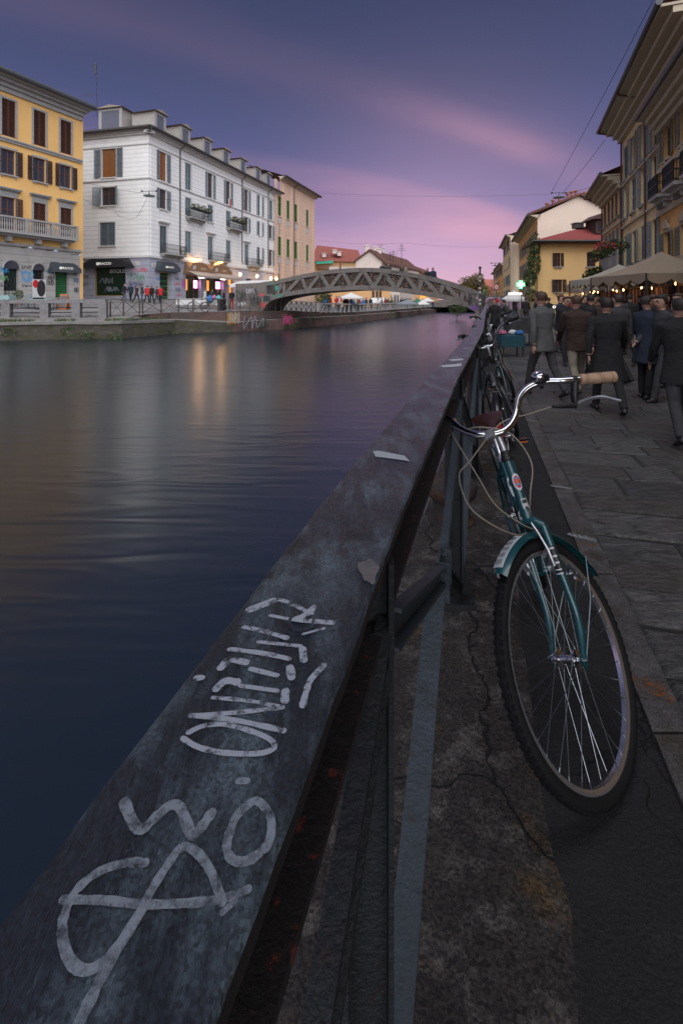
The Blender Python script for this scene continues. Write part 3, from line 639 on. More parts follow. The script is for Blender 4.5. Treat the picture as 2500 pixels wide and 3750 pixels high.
M_oldq = mat('old_mossy_masonry', (.055, .048, .038), .95, .5, 2.2, 1, 9, col2=(.045, .045, .016), c2=(.5, .62), c2scale=1.6, stretch=(1, 1, 2.2))
M_ledge = mat('ledge_stone', (.15, .14, .13), .85, .3, 3, .6, 18)
# lower quay wall rising from the water, with ledge
def zE(i): return [.06, .06, .08, .10, .0, -.30, -.12, -.25, -.35][i]
wq = MB(); ew = [V((x, y, zE(i))) for i, (x, y) in enumerate(EDGE)]
sub = []
for i in range(len(ew)-1):
    k = max(2, int((ew[i+1]-ew[i]).length/1.2)); sub += [ew[i].lerp(ew[i+1], j/k) for j in range(k)]
sub.append(ew[-1]); sub = [p+V((.14*noise.noise(p*.9), .10*noise.noise(p*1.1+V((5, 0, 0))), .05*noise.noise(p*1.7))) for p in sub]
for i in range(len(sub)-1):
    a, b = sub[i], sub[i+1]; mi = 0 if a.x < -9.5 else 1
    wq.quad(V((a.x, a.y, -1.7)), V((b.x, b.y, -1.7)), b, a, mi)
wq.build('quay_wall', [M_oldq, M_brickq], street_l)
# coping and ledge between lower edge and upper wall
mb = MB(); nrm_up = []
def up_at(x):
    for (a, b, c), (d, e, f) in zip(UP, UP[1:]):
        if a <= x <= d: t = (x-a)/(d-a); return V((x, lerp(b, e, t), lerp(c, f, t)))
    return V(UP[-1])
M_rub = [mat('rubble_%s' % n, c, .9, .3, 5, .6, 20) for n, c in (('grey', (.16, .15, .14)), ('pink', (.20, .14, .125)), ('dark', (.08, .075, .07)))]
for i in range(len(sub)-1):
    a, b = sub[i], sub[i+1]; ua, ub = up_at(min(a.x, 17.9)), up_at(min(b.x, 17.9))
    low = a.x > -15.0
    ca, cb_ = V((ua.x, ua.y, (a.z+.02) if low else ua.z)), V((ub.x, ub.y, (b.z+.02) if low else ub.z))
    mb.quad(a, b, cb_, ca, 0)
    if low: mb.quad(ca, cb_, ub, ua, 1)
    mb.obox(a+V((0, -.12, -.16)), b-a, V((0, .5, 0)), V((0, 0, .17)), 0) if a.x < -12.5 and i % 1 == 0 else None
mb.build('ledge', [M_ledge, M_brickq], street_l)
# loose stones of the bank below the parapet
mb = MB(); rr = random.Random(5)
for i in range(700):
    x = rr.uniform(-24, -13.6); t = rr.random(); ex = None
    for (a, b), (c, d) in zip(EDGE, EDGE[1:]):
        if a <= x <= c: ex = lerp(b, d, (x-a)/(c-a)); break
    u = up_at(x); y = lerp(ex+.35, u.y+.6, t); z = lerp(.1, u.z+.03, t)
    s = rr.uniform(.06, .17); R = Matrix.Rotation(rr.uniform(0, 3), 3, 'Z') @ Matrix.Rotation(rr.uniform(-.3, .3), 3, 'X'); mb.box((x, y, z+.01), (s*1.5, s, s*.6), R, rr.randrange(3))
mb.build('rubble', M_rub, street_l, kind='stuff')
mb = MB()
for i in range(900):
    x = rr.uniform(-24, -12.5); c = math.sin(x*2.1)+math.sin(x*.9+1)
    if c < -.4: continue
    for (a, b), (c_, d) in zip(EDGE, EDGE[1:]):
        if a <= x <= c_: ex = lerp(b, d, (x-a)/(c_-a)); break
    p = V((x, ex+rr.uniform(.15, .6), .12)); h = rr.uniform(.08, .22); w = rr.uniform(.02, .05); q = V((rr.uniform(-.08, .08), rr.uniform(-.05, .05), h))
    mb.add([p-V((w, 0, 0)), p+V((w, 0, 0)), p+q], [(0, 1, 2)], rr.randrange(3))
# weeds hanging at the waterline and at the brick wall
for (px, py, Z, r) in ((30, 1215, 29, .5), (250, 1215, 29.4, .5), (320, 1225, 29.9, .45), (420, 1230, 30.3, .5), (620, 1225, 34.4, .6), (960, 1185, 38.6, .6), (1040, 1190, 40.2, .6), (1080, 1190, 40.8, .5), (1290, 1158, 50.5, .8), (1150, 1160, 43.5, .7), (1440, 1150, 61, .8)):
    P = at(px, py, Z-.25); leaf_cloud(mb, [(P, (r, .2, r*.55))], 90, .16, rr)
mb.build('weeds', LEAF, None, label='green weeds growing along the left quay wall', cat='weeds', kind='stuff')
# ---------------------------------------------------------------- stone parapet
M_gran = mat('parapet_granite', (.165, .158, .156), .8, .2, 6, .5, 30, col2=(.105, .095, .09), c2=(.5, .7), c2scale=2)
par = thing('stone_parapet', 'grey granite parapet of heavy posts and beams with two iron bars on the left quay', 'parapet', (-18, 30.6, .3))
PP = [(-38.5, 24.6), (-34.6, 26.6), (-30.6, 28.2), (-27.0, 29.2), (-23.9, 30.0), (-21.3, 30.45), (-19.05, 30.75), (-17.15, 31.0), (-15.55, 31.2)]
PP = [V((x, y, up_at(x).z)) for x, y in PP]
for i, p in enumerate(PP):
    mb = MB(); w = .5; d = (PP[min(i+1, len(PP)-1)]-PP[max(i-1, 0)]); d.z = 0; d.normalize(); n = V((d.y, -d.x, 0))
    mb.prism([p-d*w/2-n*.22+V((0, 0, -.2)), p+d*w/2-n*.22+V((0, 0, -.2)), p+d*w/2+n*.22+V((0, 0, -.2)), p-d*w/2+n*.22+V((0, 0, -.2))], V((0, 0, 1.12)))
    mb.build('post', M_gran, par)
for i, (a, b) in enumerate(zip(PP, PP[1:])):
    mb = MB(); t = V((0, 0, 1.18)); d = (b-a).normalized(); e0 = a-d*(.3 if i == 0 else -.004); e1 = b+d*(.22 if i == len(PP)-2 else -.004); e0.z = a.z; e1.z = b.z
    mb.bar(e0+V((0, 0, 1.045)), e1+V((0, 0, 1.045)), .46, .24); mb.build('beam', M_gran, par)
    for h in (.32, .62):
        mb = MB(); mb.tube([a+V((0, 0, h)), b+V((0, 0, h))], .03, 6); mb.build('bar', M_black, par)
# ---------------------------------------------------------------- iron cross fence on the left quay
M_fence = mat('fence_brown_iron', (.05, .036, .032), .6, .2, 8)
fpx = [(404, 31.6), (452, 32.1), (511, 33.0), (522, 33.3), (590, 35.0), (653, 35.9), (707, 36.6), (760, 37.2), (802, 37.7), (842, 38.1), (879, 38.5), (915, 38.9), (950, 39.3)]
fpos = []
for px, Z in fpx:
    x = (px-1250)/FPX*Z; u = up_at(x); fpos.append(V((x, Z, u.z)))
fence = thing('iron_fence', 'brown iron fence of crossed bars along the left quay before the bridge', 'fence', fpos[4])
for p in fpos:
    mb = MB(); mb.box(p+V((0, 0, .48)), (.075, .075, 1.02)); mb.build('post', M_fence, fence)
for i, (a, b) in enumerate(zip(fpos, fpos[1:])):
    mb = MB(); ht = lambda p: V((p.x, p.y, 1.5))
    mb.bar(ht(a), ht(b), .07, .05); mb.build('top_bar', M_fence, fence)
    if i == 2: continue
    for p, q in ((a+V((0, 0, .1)), ht(b)-V((0, 0, .06))), (ht(a)-V((0, 0, .06)), b+V((0, 0, .1)))):
        mb = MB(); mb.bar(p, q, .05, .02); mb.build('brace', M_fence, fence)
# ================================================================ buildings on the left bank
M_white = add_bands(mat('white_stucco', (.72, .71, .68), .85, .07, 1.2, .15, 12, col2=(.60, .58, .54), c2=(.55, .8), c2scale=.5), .46, (.36, .36, .37), .045)
M_greyb = add_bands(mat('blue_grey_stucco', (.33, .34, .40), .85, .12, 1.5, .2, 12, col2=(.25, .25, .30), c2=(.5, .7), c2scale=.7), .62, (.16, .16, .19), .05)
M_yel = mat('yellow_stucco', (.74, .44, .15), .85, .08, .8, .15, 12, col2=(.62, .35, .12), c2=(.5, .75), c2scale=.4)
M_stoneg = add_bands(mat('grey_base_stone', (.36, .34, .32), .85, .15, 1.5, .3, 12), .55, (.16, .15, .14), .04)
M_peach = add_bands(mat('peach_stucco', (.58, .40, .29), .85, .08, 1, .15, 12), .62, (.36, .25, .19), .05)
M_shb = mat('shutter_brown', (.075, .026, .014), .6, .2, 6)
M_shd = mat('shutter_dark_brown', (.035, .014, .014), .6, .2, 6)
M_shg = mat('shutter_slate', (.13, .16, .175), .6, .15, 6)
M_shlg = mat('shutter_pale_slate', (.21, .26, .28), .6, .15, 6)
M_green = mat('shutter_green', (.06, .17, .035), .6, .15, 6)
M_char = mat('awning_charcoal', (.05, .058, .066), .8, .1, 10)
M_sign = mat('sign_letters', (.6, .6, .56), .6, 0, emit=(1, .95, .85), estr=.35)
M_doorg = mat('shop_dark_green', (.006, .028, .018), .25, .2, 8)
M_grng = mat('shop_green_slats', (.02, .13, .04), .5, .3, 6)
M_gold = mat('shop_gold_trim', (.35, .24, .09), .5, .1, 10)
M_soff = mat('eave_soffit', (.40, .33, .24), .85, .1, 3)
def graffiti(F, parent, u, z, w, h, col, seed, n=1, txt=None, lift=.004):
    """a spray-painted tag: looping strokes of real width lying on the wall"""
    r = random.Random(seed); key = 'spray_%.2f_%.2f_%.2f' % col
    m = MATS.get(key) or mat(key, col, .8, .1, 20)
    mb = MB()
    M = F.M(u, z, lift); x = M.to_3x3() @ V((1, 0, 0))
    for q in range(n):
        pts = []; k = r.randint(7, 11)
        for i in range(k):
            t = i/(k-1)-.5
            pts.append(F.pt(u, z, lift)+x*(t*w+r.uniform(-.12, .12)*w)+V((0, 0, (1 if i % 2 else -1)*h/2*r.uniform(.5, 1))))
        mb.ribbon(smooth_path(pts, 4), r.uniform(.028, .042)*max(.8, h), F.n, lift=.0006*q)
    mb.build('graffiti_tag', m, parent)
def awning_sign(F, u, z, w, h, dep, parent, txt, m=M_char, ts=.3, tm=None):
    mb = MB(); e = w/2
    prof = [(-e, 0), (e, 0), (e, h*.42), (e*.86, h*.62), (e*.78, h*.62), (e*.70, h*.86), (e*.3, h), (-e*.3, h), (-e*.70, h*.86), (-e*.78, h*.62), (-e*.86, h*.62), (-e, h*.42)]
    M = F.M(u, z, 0); mb.prism([M @ V((x, dep, y)) for x, y in prof], F.n*-.1)
    sl = [(-e, 0), (e, 0)]; mb.add([M @ V((-e, dep-.05, h*.42)), M @ V((e, dep-.05, h*.42)), M @ V((e*.78, .02, h*1.1)), M @ V((-e*.78, .02, h*1.1)), M @ V((-e, .02, 0)), M @ V((e, .02, 0)), M @ V((-e, dep-.05, 0)), M @ V((e, dep-.05, 0))], [(0, 1, 2, 3), (0, 3, 4, 6), (1, 7, 5, 2)])
    a = mb.build('awning', m, parent)
    if txt: put_text('sign_lettering', txt, ts, M @ V((ts*.35, dep+.012, h*.45)), M.to_3x3() @ V((-1, 0, 0)) if False else (M.to_3x3() @ V((1, 0, 0))) * (1 if (M.to_3x3() @ V((1, 0, 0))).cross(V((0, 0, 1))).dot(F.n) > 0 else -1), (0, 0, 1), tm or M_sign, a)
    if txt and ts > .2:
        mb = MB(); sx = (M.to_3x3() @ V((1, 0, 0))) * (1 if (M.to_3x3() @ V((1, 0, 0))).cross(V((0, 0, 1))).dot(F.n) > 0 else -1); c = M @ V((0, dep+.012, h*.45))-sx*ts*2.35
        for rr_, ph in ((ts*.5, 0), (ts*.28, 2)):
            mb.ribbon([c+sx*rr_*math.cos(t+ph)+V((0, 0, rr_*.75*math.sin(t+ph))) for t in [i*.42 for i in range(13)]], ts*.12, F.n)
        mb.build('sign_emblem', tm or M_sign, a)
    return a
def roof_edge(F, u0, u1, z, over, parent, mt=None, h=.5, ext0=0, ext1=0):
    """cornice mouldings, soffit and gutter along the top of a wall"""
    mb = MB(); F.box(mb, u0, u1, z-.5*h, z-.25*h, -.05, over*.32); F.box(mb, u0-.01, u1+.01, z-.25*h+.001, z, -.05, over*.62); F.box(mb, u0-ext0, u1+ext1, z+.001, z+.1, -.3, over); mb.build('cornice', mt or M_trim, parent)
    mb = MB(); mb.tube([F.pt(u0-ext0, z+.12, over+.08), F.pt(u1+ext1, z+.12, over+.08)], .2, 10); g = mb.build('gutter', M_gut, parent, smooth=True); return g
def pipe(F, u, z0, z1, parent, m=None, over=.5):
    mb = MB(); mb.tube([F.pt(u, z1+.1, over), F.pt(u, z1-.05, over), F.pt(u, z1-.5, .13), F.pt(u, z0+.3, .13), F.pt(u+.12, z0, .2)], .06, 8); mb.build('downpipe', m or M_gut, parent, smooth=True)
def Z2(x, y): return (500+x/2.24, 350+y/2.24)
def Z1(x, y): return (x/2.24, 200+y/2.24)
# ---------------------------------------------------------------- white corner building
BW = V((-19.74, 49, 1.45)); FW = Facade(BW, 17.4, 1); FWL = Facade(BW, -76, -1)
wb = thing('apartment_building', 'white corner apartment block with slate shutters, iron balconies and a row of dormers', 'building', BW)
ZT = 17.35; ZG = 4.35; UE = FW.sz(1019, 1000)[0]; ULE = 9.0
cols = [FW.sz(*Z2(x, y))[0] for x, y in ((217, 700), (422, 700), (604, 750), (751, 800), (900, 850), (1012, 900), (1100, 950))]
rows = {}
for k, prs in {'t': ((470, 710, 217), (700, 890, 751), (765, 940, 900)), 'm': ((775, 930, 225), (945, 1075, 757), (1000, 1120, 905)), 'l': ((1072, 1300, 231), (1195, 1355, 771), (1220, 1400, 915))}.items():
    a = [FW.sz(*Z2(x, y0))[1] for y0, y1, x in prs]; b = [FW.sz(*Z2(x, y1))[1] for y0, y1, x in prs]
    rows[k] = (sum(b)/3, sum(a)/3)
win = []
kinds = {'t': ['open', 'closed', 'open', 'open', 'open', 'open', 'closed'], 'm': ['open', 'closed', 'closed', 'closed', 'open', 'open', 'open'], 'l': ['closed', 'closed', 'closed', 'closed', 'closed', 'open', 'open']}
holes = []; W_ = 1.12
for k in 'tml':
    for i, u in enumerate(cols):
        z0, z1 = rows[k]
        if k == 'l' and i not in (0, 2, 4): z0 += .45
        holes.append((u-W_/2, u+W_/2, z0, z1, k, i))
mb = wall_holes(FW, 0, UE, ZG, ZT, holes); mb.build('wall', M_white, wb)
for u0, u1, z0, z1, k, i in holes:
    make_window(FW, (u0+u1)/2, z0, u1-u0, z1-z0, wb, kinds[k][i], M_shlg if i > 0 else M_shg, M_trimw, sill=not (k == 'l' and i in (0, 2, 4)), lit=(k == 't' and i == 0), hood=.12 if (k == 'l' and i in (0, 2, 4)) else None)
# ground floor of the main front, openings for the shops
def gz(x, y): return FW.sz(*Z2(x, y))
gd0, gd1 = gz(190, 1560)[0], gz(285, 1560)[0]; gs = [(gd0, gd1, .1, 3.0), (gz(405, 1560)[0], gz(530, 1560)[0], .1, 2.9), (gz(575, 1560)[0], gz(715, 1560)[0], .1, 2.9), (gz(752, 1520)[0], gz(800, 1520)[0], .1, 3.2), (gz(900, 1520)[0], gz(940, 1520)[0], .1, 3.0), (gz(1030, 1520)[0], gz(1070, 1520)[0], .1, 3.0)]
mb = wall_holes(FW, 0, UE, -1.2, ZG, gs, .5); mb.build('ground_floor', M_greyb, wb)
M_shopin = mat('lit_shop_interior', (.35, .12, .03), .7, .5, 3, emit=(1, .33, .06), estr=.9)
M_shopw = mat('lit_shop_pink', (.5, .3, .45), .6, .4, 4, emit=(1, .34, .72), estr=4.5)
for i, h in enumerate(gs):
    mb = MB(); FW.box(mb, h[0], h[1], h[2], h[3], -.55, -.48)
    d = mb.build('shop_door' if i in (0, 3, 4, 5) else 'shop_window', [M_doorg, M_doorg, M_doorg, M_shopin, M_doorg, M_shopin][i], wb)
    mb = MB()
    FW.box(mb, h[0], h[0]+.1, h[2], h[3], -.47, -.40); FW.box(mb, h[1]-.1, h[1], h[2], h[3], -.47, -.40); FW.box(mb, h[0]+.1, h[1]-.1, h[3]-.12, h[3], -.47, -.40)
    if i in (1, 2):
        for t in (.33, .66): u_ = lerp(h[0], h[1], t); FW.box(mb, u_-.05, u_+.05, h[2], h[3]-.12, -.47, -.41)
    mb.build('door_frame', M_gold if i == 0 else M_frame_w, d)
    if i == 0:
        for q in range(14): 
            mb = MB(); FW.box(mb, h[0]+.13, h[1]-.13, h[2]+.15+q*.19, h[2]+.30+q*.19, -.478, -.45); mb.build('slat', M_doorg if q % 3 else M_grng, d)
    if i in (1, 2):       # lit recess: panels of light and goods
        mb = MB(); FW.box(mb, h[0]+.15, lerp(h[0], h[1], .3), h[2]+1.0, h[3]-.5, -.475, -.46); mb.build('light_panel', M_shopin, d)
        mb = MB(); FW.box(mb, lerp(h[0], h[1], .7), h[1]-.15, h[2]+1.3, h[3]-.6, -.475, -.46); mb.build('light_panel', M_shopw, d)
# string courses
for z, hh in ((ZG, .22), (rows['t'][0]-.22, .14), (ZT-1.35, .12)):
    mb = MB(); FW.box(mb, -.12, UE, z-.001, z+hh, -.05, .12); FWL.box(mb, 0, ULE, z-.001, z+hh, -.05, .117); mb.build('string_course', M_trimw, wb)
for u in (1.35, UE-6.1):
    mb = MB(); FW.box(mb, u-1.1 if u < 2 else u-.6, u+.1, ZG+.23, ZT-1.36, -.02, .06); mb.build('pilaster', M_white, wb)
roof_edge(FW, -.7, UE+.2, ZT, .75, wb, M_trimw, .7)
roof_edge(FWL, -.7, ULE, ZT, .75, wb, M_trimw, .7)
for px_, py_ in ((350, 900), (860, 1000), (1075, 1050)): pipe(FW, FW.sz(*Z2(px_, py_))[0], 5.0, ZT, wb, over=.8)
# side front facing the camera
def gl(x, y): return FWL.sz(*Z1(x, y))
sw = []
for (x0, y0, x1, y1) in ((835, 770, 950, 1005), (832, 1085, 945, 1235), (820, 1375, 945, 1565)):
    ua, ub = sorted((gl(x0, y0)[0], gl(x1, y1)[0])); za, zb = gl((x0+x1)/2, y1)[1], gl((x0+x1)/2, y0)[1]; sw.append((ua, ub, za, zb))
mb = wall_holes(FWL, 0, ULE, ZG, ZT, sw); mb.build('wall', M_white, wb)
for i, h in enumerate(sw): make_window(FWL, (h[0]+h[1])/2, h[2], h[1]-h[0], h[3]-h[2], wb, ['open', 'ajar', 'closed'][i], M_shg, M_trimw, lit=(i == 0))
ua, ub = sorted((gl(770, 1880)[0], gl(1030, 1880)[0])); sh = (ua, ub, .35, 3.45)
mb = wall_holes(FWL, 0, ULE, -1.2, ZG, [sh], .3); mb.build('ground_floor', M_greyb, wb)
mb = MB(); FWL.box(mb, *sh, -.32, -.27); swn = mb.build('shop_window', M_doorg, wb)
mb = MB()
FWL.box(mb, sh[0], sh[0]+.12, sh[2], sh[3], -.26, -.16); FWL.box(mb, sh[1]-.12, sh[1], sh[2], sh[3], -.26, -.16); FWL.box(mb, sh[0]+.12, sh[1]-.12, sh[2], sh[2]+.1, -.26, -.16); mb.build('shop_frame', M_gold, swn)
M_wspray = mat('white_spray', (.6, .62, .62), .7, .1, 10)
def ftext(F, txt, size, u, z, o, m, parent, name='sign_lettering'):
    M = F.M(u, z, o); x = M.to_3x3() @ V((1, 0, 0)); x = x if x.cross(V((0, 0, 1))).dot(F.n) < 0 else -x
    x = -x if x.cross(V((0, 0, 1))).dot(F.n) < 0 else x
    put_text(name, txt, size, F.pt(u, z, o), x, (0, 0, 1), m, parent, .002)
ftext(FWL, 'BISOUS', .62, lerp(ua, ub, .30), 3.0, -.262, M_wspray, swn, 'spray_lettering')
awning_sign(FWL, (ua+ub)/2, 3.35, gl(675, 1750)[0]-gl(1085, 1750)[0], .85, .7, wb, 'LIBRACCIO', mat('awning_black', (.015, .016, .018), .8, .1, 10), .36)
awning_sign(FW, (gd0+gd1)/2, 3.05, 3.6, .95, .6, wb, 'LIBRACCIO', M_char, .26)
M_plq = mat('marble_plaque', (.5, .47, .44), .5, .15, 6)
for F_, x, y, w_ in ((FWL, *Z1(1102, 1712), 1.3), (FW, *Z2(143, 1388), .8)):
    u_, z_ = F_.sz(x, y); mb = MB(); F_.box(mb, u_-w_/2, u_+w_/2, z_-.2, z_+.2, .005, .04); pq = mb.build('street_plaque', M_plq, wb)
    ftext(F_, 'VIA\nCORSICO' if F_ is FWL else 'ALZAIA', .13, u_, z_, .046, M_char, pq)
# brown domed shop awnings with lamps
M_brawn = mat('awning_brown', (.22, .12, .06), .8, .15, 8)
M_bulb = mat('lamp_bulb', (1, .7, .35), .5, 0, emit=(1, .52, .16), estr=9)
M_bulbw = mat('lamp_bulb_white', (1, .9, .8), .5, 0, emit=(1, .75, .6), estr=10)
lampn = 0
def lamp_glow(P, e, col=(1, .55, .2), r=.12):
    d = bpy.data.lights.new('lamp_light', 'POINT'); d.energy = e; d.color = col; d.shadow_soft_size = r
    o = bpy.data.objects.new('lamp_light', d); COL.objects.link(o); o.location = P; return o
for i, (a, b) in enumerate(((gs[1], gs[2]),)):
    for h, t in ((gs[1], 'Caffe'), (gs[2], 'Bar')):
        c = (h[0]+h[1])/2; w = h[1]-h[0]+1.2
        aw = awning_sign(FW, c, 3.0, w, 1.35, .9, wb, None, M_brawn)
        mb = MB(); Mx = FW.M(c, 3.0, 0); mb.add([Mx @ V((-w/2-.5, .95, .25)), Mx @ V((w/2+.5, .95, .25)), Mx @ V((w/2+.5, 2.2, -.25)), Mx @ V((-w/2-.5, 2.2, -.25)), Mx @ V((-w/2-.5, 2.2, -.5)), Mx @ V((w/2+.5, 2.2, -.5))], [(0, 1, 2, 3), (3, 2, 5, 4)]); mb.build('awning_skirt', mat('awning_taupe', (.33, .27, .23), .9, .1, 6), aw)
        graffiti(FW, aw, c+.6, 3.65, 1.1, .35, (.62, .5, .3), 40+i, 2, lift=.915); graffiti(FW, aw, c-1.2, 3.7, .5, .6, (.6, .6, .6), 44, 2, lift=.92)
        mb = MB(); P = FW.pt(c, 4.75, .75); mb.tube([FW.pt(c, 4.95, 0), FW.pt(c, 5.0, .5), P+V((0, 0, .1))], .03, 6); mb.box(P+V((0, 0, .06)), (.7, .3, .06)); lm = mb.build('awning_lamp', M_black, wb)
        mb = MB(); mb.box(P-V((0, 0, .02)), (.55, .2, .07)); mb.build('lamp_bulb', M_bulb, lm)
        lg = lamp_glow(P-V((0, 0, .15)), 60); lg.parent = lm; lg.matrix_parent_inverse = WM[lm].inverted()
        mb = MB(); P = FW.pt(c-.7, 2.55, 1.5); mb.tube([P-FW.d*.5, P+FW.d*.5], .06, 8); lb = mb.build('tube_lamp', M_bulbw, wb)
for (x, y) in ((808, 1468), (950, 1482), (1065, 1500), (1110, 1502)):
    u, z = FW.sz(*Z2(x, y)); mb = MB(); mb.tube([FW.pt(u, z+.75, .02), FW.pt(u, z+.75, .75), FW.pt(u, z+.3, .75)], .03, 6)
    lm = mb.build('wall_lamp', M_black, wb); mb = MB(); mb.lathe([(.05, .3), (.17, .15), (.2, 0), (.14, -.15), (.04, -.2)], 12, Matrix.Translation(FW.pt(u, z, .75))); mb.build('lamp_bulb', M_bulb, lm, smooth=True)
    lg = lamp_glow(FW.pt(u, z-.05, 1.1), 35); lg.parent = lm; lg.matrix_parent_inverse = WM[lm].inverted()
# balconies
flow = []
for (x0, x1, y, fl) in ((178, 388, 1335, 0), (578, 748, 1395, 0), (888, 1020, 1430, 0), (388, 566, 1075, 1), (725, 866, 1150, 1)):
    ua_, ub_ = FW.sz(*Z2(x0+12, y))[0], FW.sz(*Z2(x1-25, y))[0]; zb = FW.sz(*Z2((x0+x1)/2, y))[1]
    zz = rows['l'][0] if not fl else rows['m'][0]-.15
    balcony_iron(FW, (ua_+ub_)/2, zz, ub_-ua_, wb)
    if fl: flow.append(((ua_+ub_)/2, zz, ub_-ua_))
for q, (u, z, w) in enumerate(flow):
    fb = thing('flower_box', 'long flower box of trailing greenery on the %s flowered balcony of the white block' % ('first' if q == 0 else 'second'), 'flower box', FW.pt(u, z+1.0, .95))
    mb = MB(); FW.box(mb, u-w/2-.1, u+w/2+.1, z+.78, z+1.02, .82, 1.1); mb.build('trough', M_black, fb)
    mb = MB(); leaf_cloud(mb, [(FW.pt(u+t*w/2, z+1.15+.12*math.sin(t*9), .98), (.42, .35, .32)) for t in (-1, -.6, -.2, .2, .6, 1)], 900, .15, random.Random(q), 4); mb.build('foliage', LEAF+[leafm('leaf_rust', (.11, .05, .015))], fb)
# flag hung from a window
u = cols[3]; mb = MB(); zt = rows['t'][0]+.75
for q, mc in enumerate(((.55, .55, .53), (.45, .02, .02))): FW.box(mb, u-.35+q*.35, u-.002+q*.35, zt-1.0, zt, .22, .23, q)
mb.build('flag', [mat('flag_white', (.55, .55, .53), .8, .05, 5), mat('flag_red', (.45, .02, .02), .8, .05, 5)], wb)
# roof and dormers
RZ = ZT+.13; RH = 3.2
def rp(u, z, o): return FW.pt(u, z, o)
C0 = BW+FW.n*.8+FWL.n*.8; 
mb = MB(); A = V((C0.x, C0.y, BW.z+RZ)); B = FW.pt(UE+.2, RZ, .8); Rg0 = FW.pt(7.0, RZ+RH, -6.5); Rg1 = FW.pt(UE+.2, RZ+RH, -6.5); Cc = FWL.pt(ULE+4, RZ, .8); Bk0 = FW.pt(UE+.2, RZ, -13.5); Bk1 = FWL.pt(ULE+4.2, RZ, .8)
mb.quad(A, B, Rg1, Rg0); mb.add([Cc, A, Rg0], [(0, 1, 2)]); mb.quad(Rg0, Rg1, Bk0, Bk1)
mb.add([B, Bk0, Rg1], [(0, 1, 2)]); rf = mb.build('roof', M_tile, wb)
M_dorm = mat('dormer_stucco', (.34, .315, .28), .85, .08, 2)
def dormer(F, u, w, h, dep, parent, back=-2.6):
    mb = MB(); z = RZ+.05; F.box(mb, u-w/2, u+w/2, z, z+h, back, dep)
    d = mb.build('dormer', M_dorm, parent)
    mb = MB(); F.box(mb, u-w/2-.12, u-w/2+.22, z-.05, z+h, dep, dep+.06); F.box(mb, u+w/2-.22, u+w/2+.12, z-.05, z+h, dep, dep+.06); F.box(mb, u-w/2-.2, u+w/2+.2, z-.15, z-.0501, dep-.1, dep+.12); F.box(mb, u-w/2+.22, u+w/2-.22, z+h-.25, z+h, dep, dep+.055); mb.build('dormer_trim', M_trim, d)
    mb = MB(); F.box(mb, u-w/2+.23, u+w/2-.23, z+.1, z+h-.26, dep+.002, dep+.02); mb.build('dormer_pane', mat('dormer_glass', (.12, .125, .15), .15, .1, 2), d)
    mb = MB(); a = [F.pt(u-w/2-.35, z+h+.02, dep+.3), F.pt(u, z+h+.34, dep+.3), F.pt(u+w/2+.35, z+h+.02, dep+.3)]; mb.prism(a, F.n*(back-dep-.2)); mb.build('dormer_roof', mat('dormer_roof_stone', (.24, .20, .17), .85, .25, 6), d)
for x, y in ((182, 180), (388, 290), (567, 375), (722, 455), (862, 525), (985, 590), (1070, 620)):
    dormer(FW, FW.sz(*Z2(x, y))[0]-.15, 1.55, 2.05, .28, wb)
dormer(FWL, FWL.sz(*Z1(910, 500))[0], 2.6, 2.5, .05, wb)
# graffiti on the ground floor
SPR = [(.55, .05, .09), (.02, .02, .03), (.03, .22, .06), (.05, .18, .5), (.45, .06, .4)]
for i, (x, y, w, h, c) in enumerate(((62, 1428, 1.0, .5, 0), (30, 1490, .9, .8, 2), (20, 1560, 1.0, .6, 1), (335, 1545, .8, .5, 0), (340, 1590, .8, .6, 1), (345, 1635, .7, .4, 0), (385, 1540, .6, 1.2, 4), (335, 1500, .8, .4, 1), (175, 1500, .5, .3, 3))):
    u, z = FW.sz(*Z2(x, y)); graffiti(FW, wb, u, z, w, h, SPR[c], i, 2)
for i, (x, y, w, h, c) in enumerate(((1140, 1762, 1.8, .55, 0), (1080, 1800, 1.5, .5, 1), (1120, 1825, 2.2, .7, 2), (1110, 1870, 2.0, .5, 1), (1090, 1910, 1.5, .5, 1), (690, 1820, 1.3, .6, 1), (690, 1880, 1.2, .8, 1), (1105, 1890, 1.9, .4, 3), (860, 1850, 2.0, .7, 3), (900, 1920, 2, .6, 4))):
    u, z = FWL.sz(*Z1(x, y)); inw = 770 < x < 1030; graffiti(FWL, swn if inw else wb, u, z, w*.8, h, SPR[c] if not inw else (.35, .4, .45), 20+i, 2, lift=.004 if not inw else -.264)
# television antenna on the roof
ant = thing('antenna', 'tall thin television antenna mast behind the corner dormer', 'antenna', FW.pt(2, RZ+1.5, -6))
P = at(356, 380, 54); mb = MB(); mb.tube([P-V((0, 0, 1.5)), V((P.x-.12, P.y, at(350, 235, 54).z))], .035, 6); mb.build('mast', M_black, ant)
mb = MB(); Q = at(352, 345, 54); mb.bar(Q-V((1.3, 0, .05)), Q+V((.15, 0, 0)), .03, .03); Q = at(350, 250, 54); mb.build('aerial', M_black, ant); mb = MB(); mb.box(Q, (.2, .1, 1.2)); mb.bar(Q+V((-.4, 0, .4)), Q+V((.1, 0, .6)), .05, .05)
mb.build('aerial', M_black, ant); mb = MB()
for k in range(5): mb.bar(at(310+k*8, 347, 54)-V((0, 0, .2)), at(310+k*8, 347, 54)+V((0, 0, .2)), .02, .02)
mb.build('aerial_rods', M_black, ant, kind='stuff')
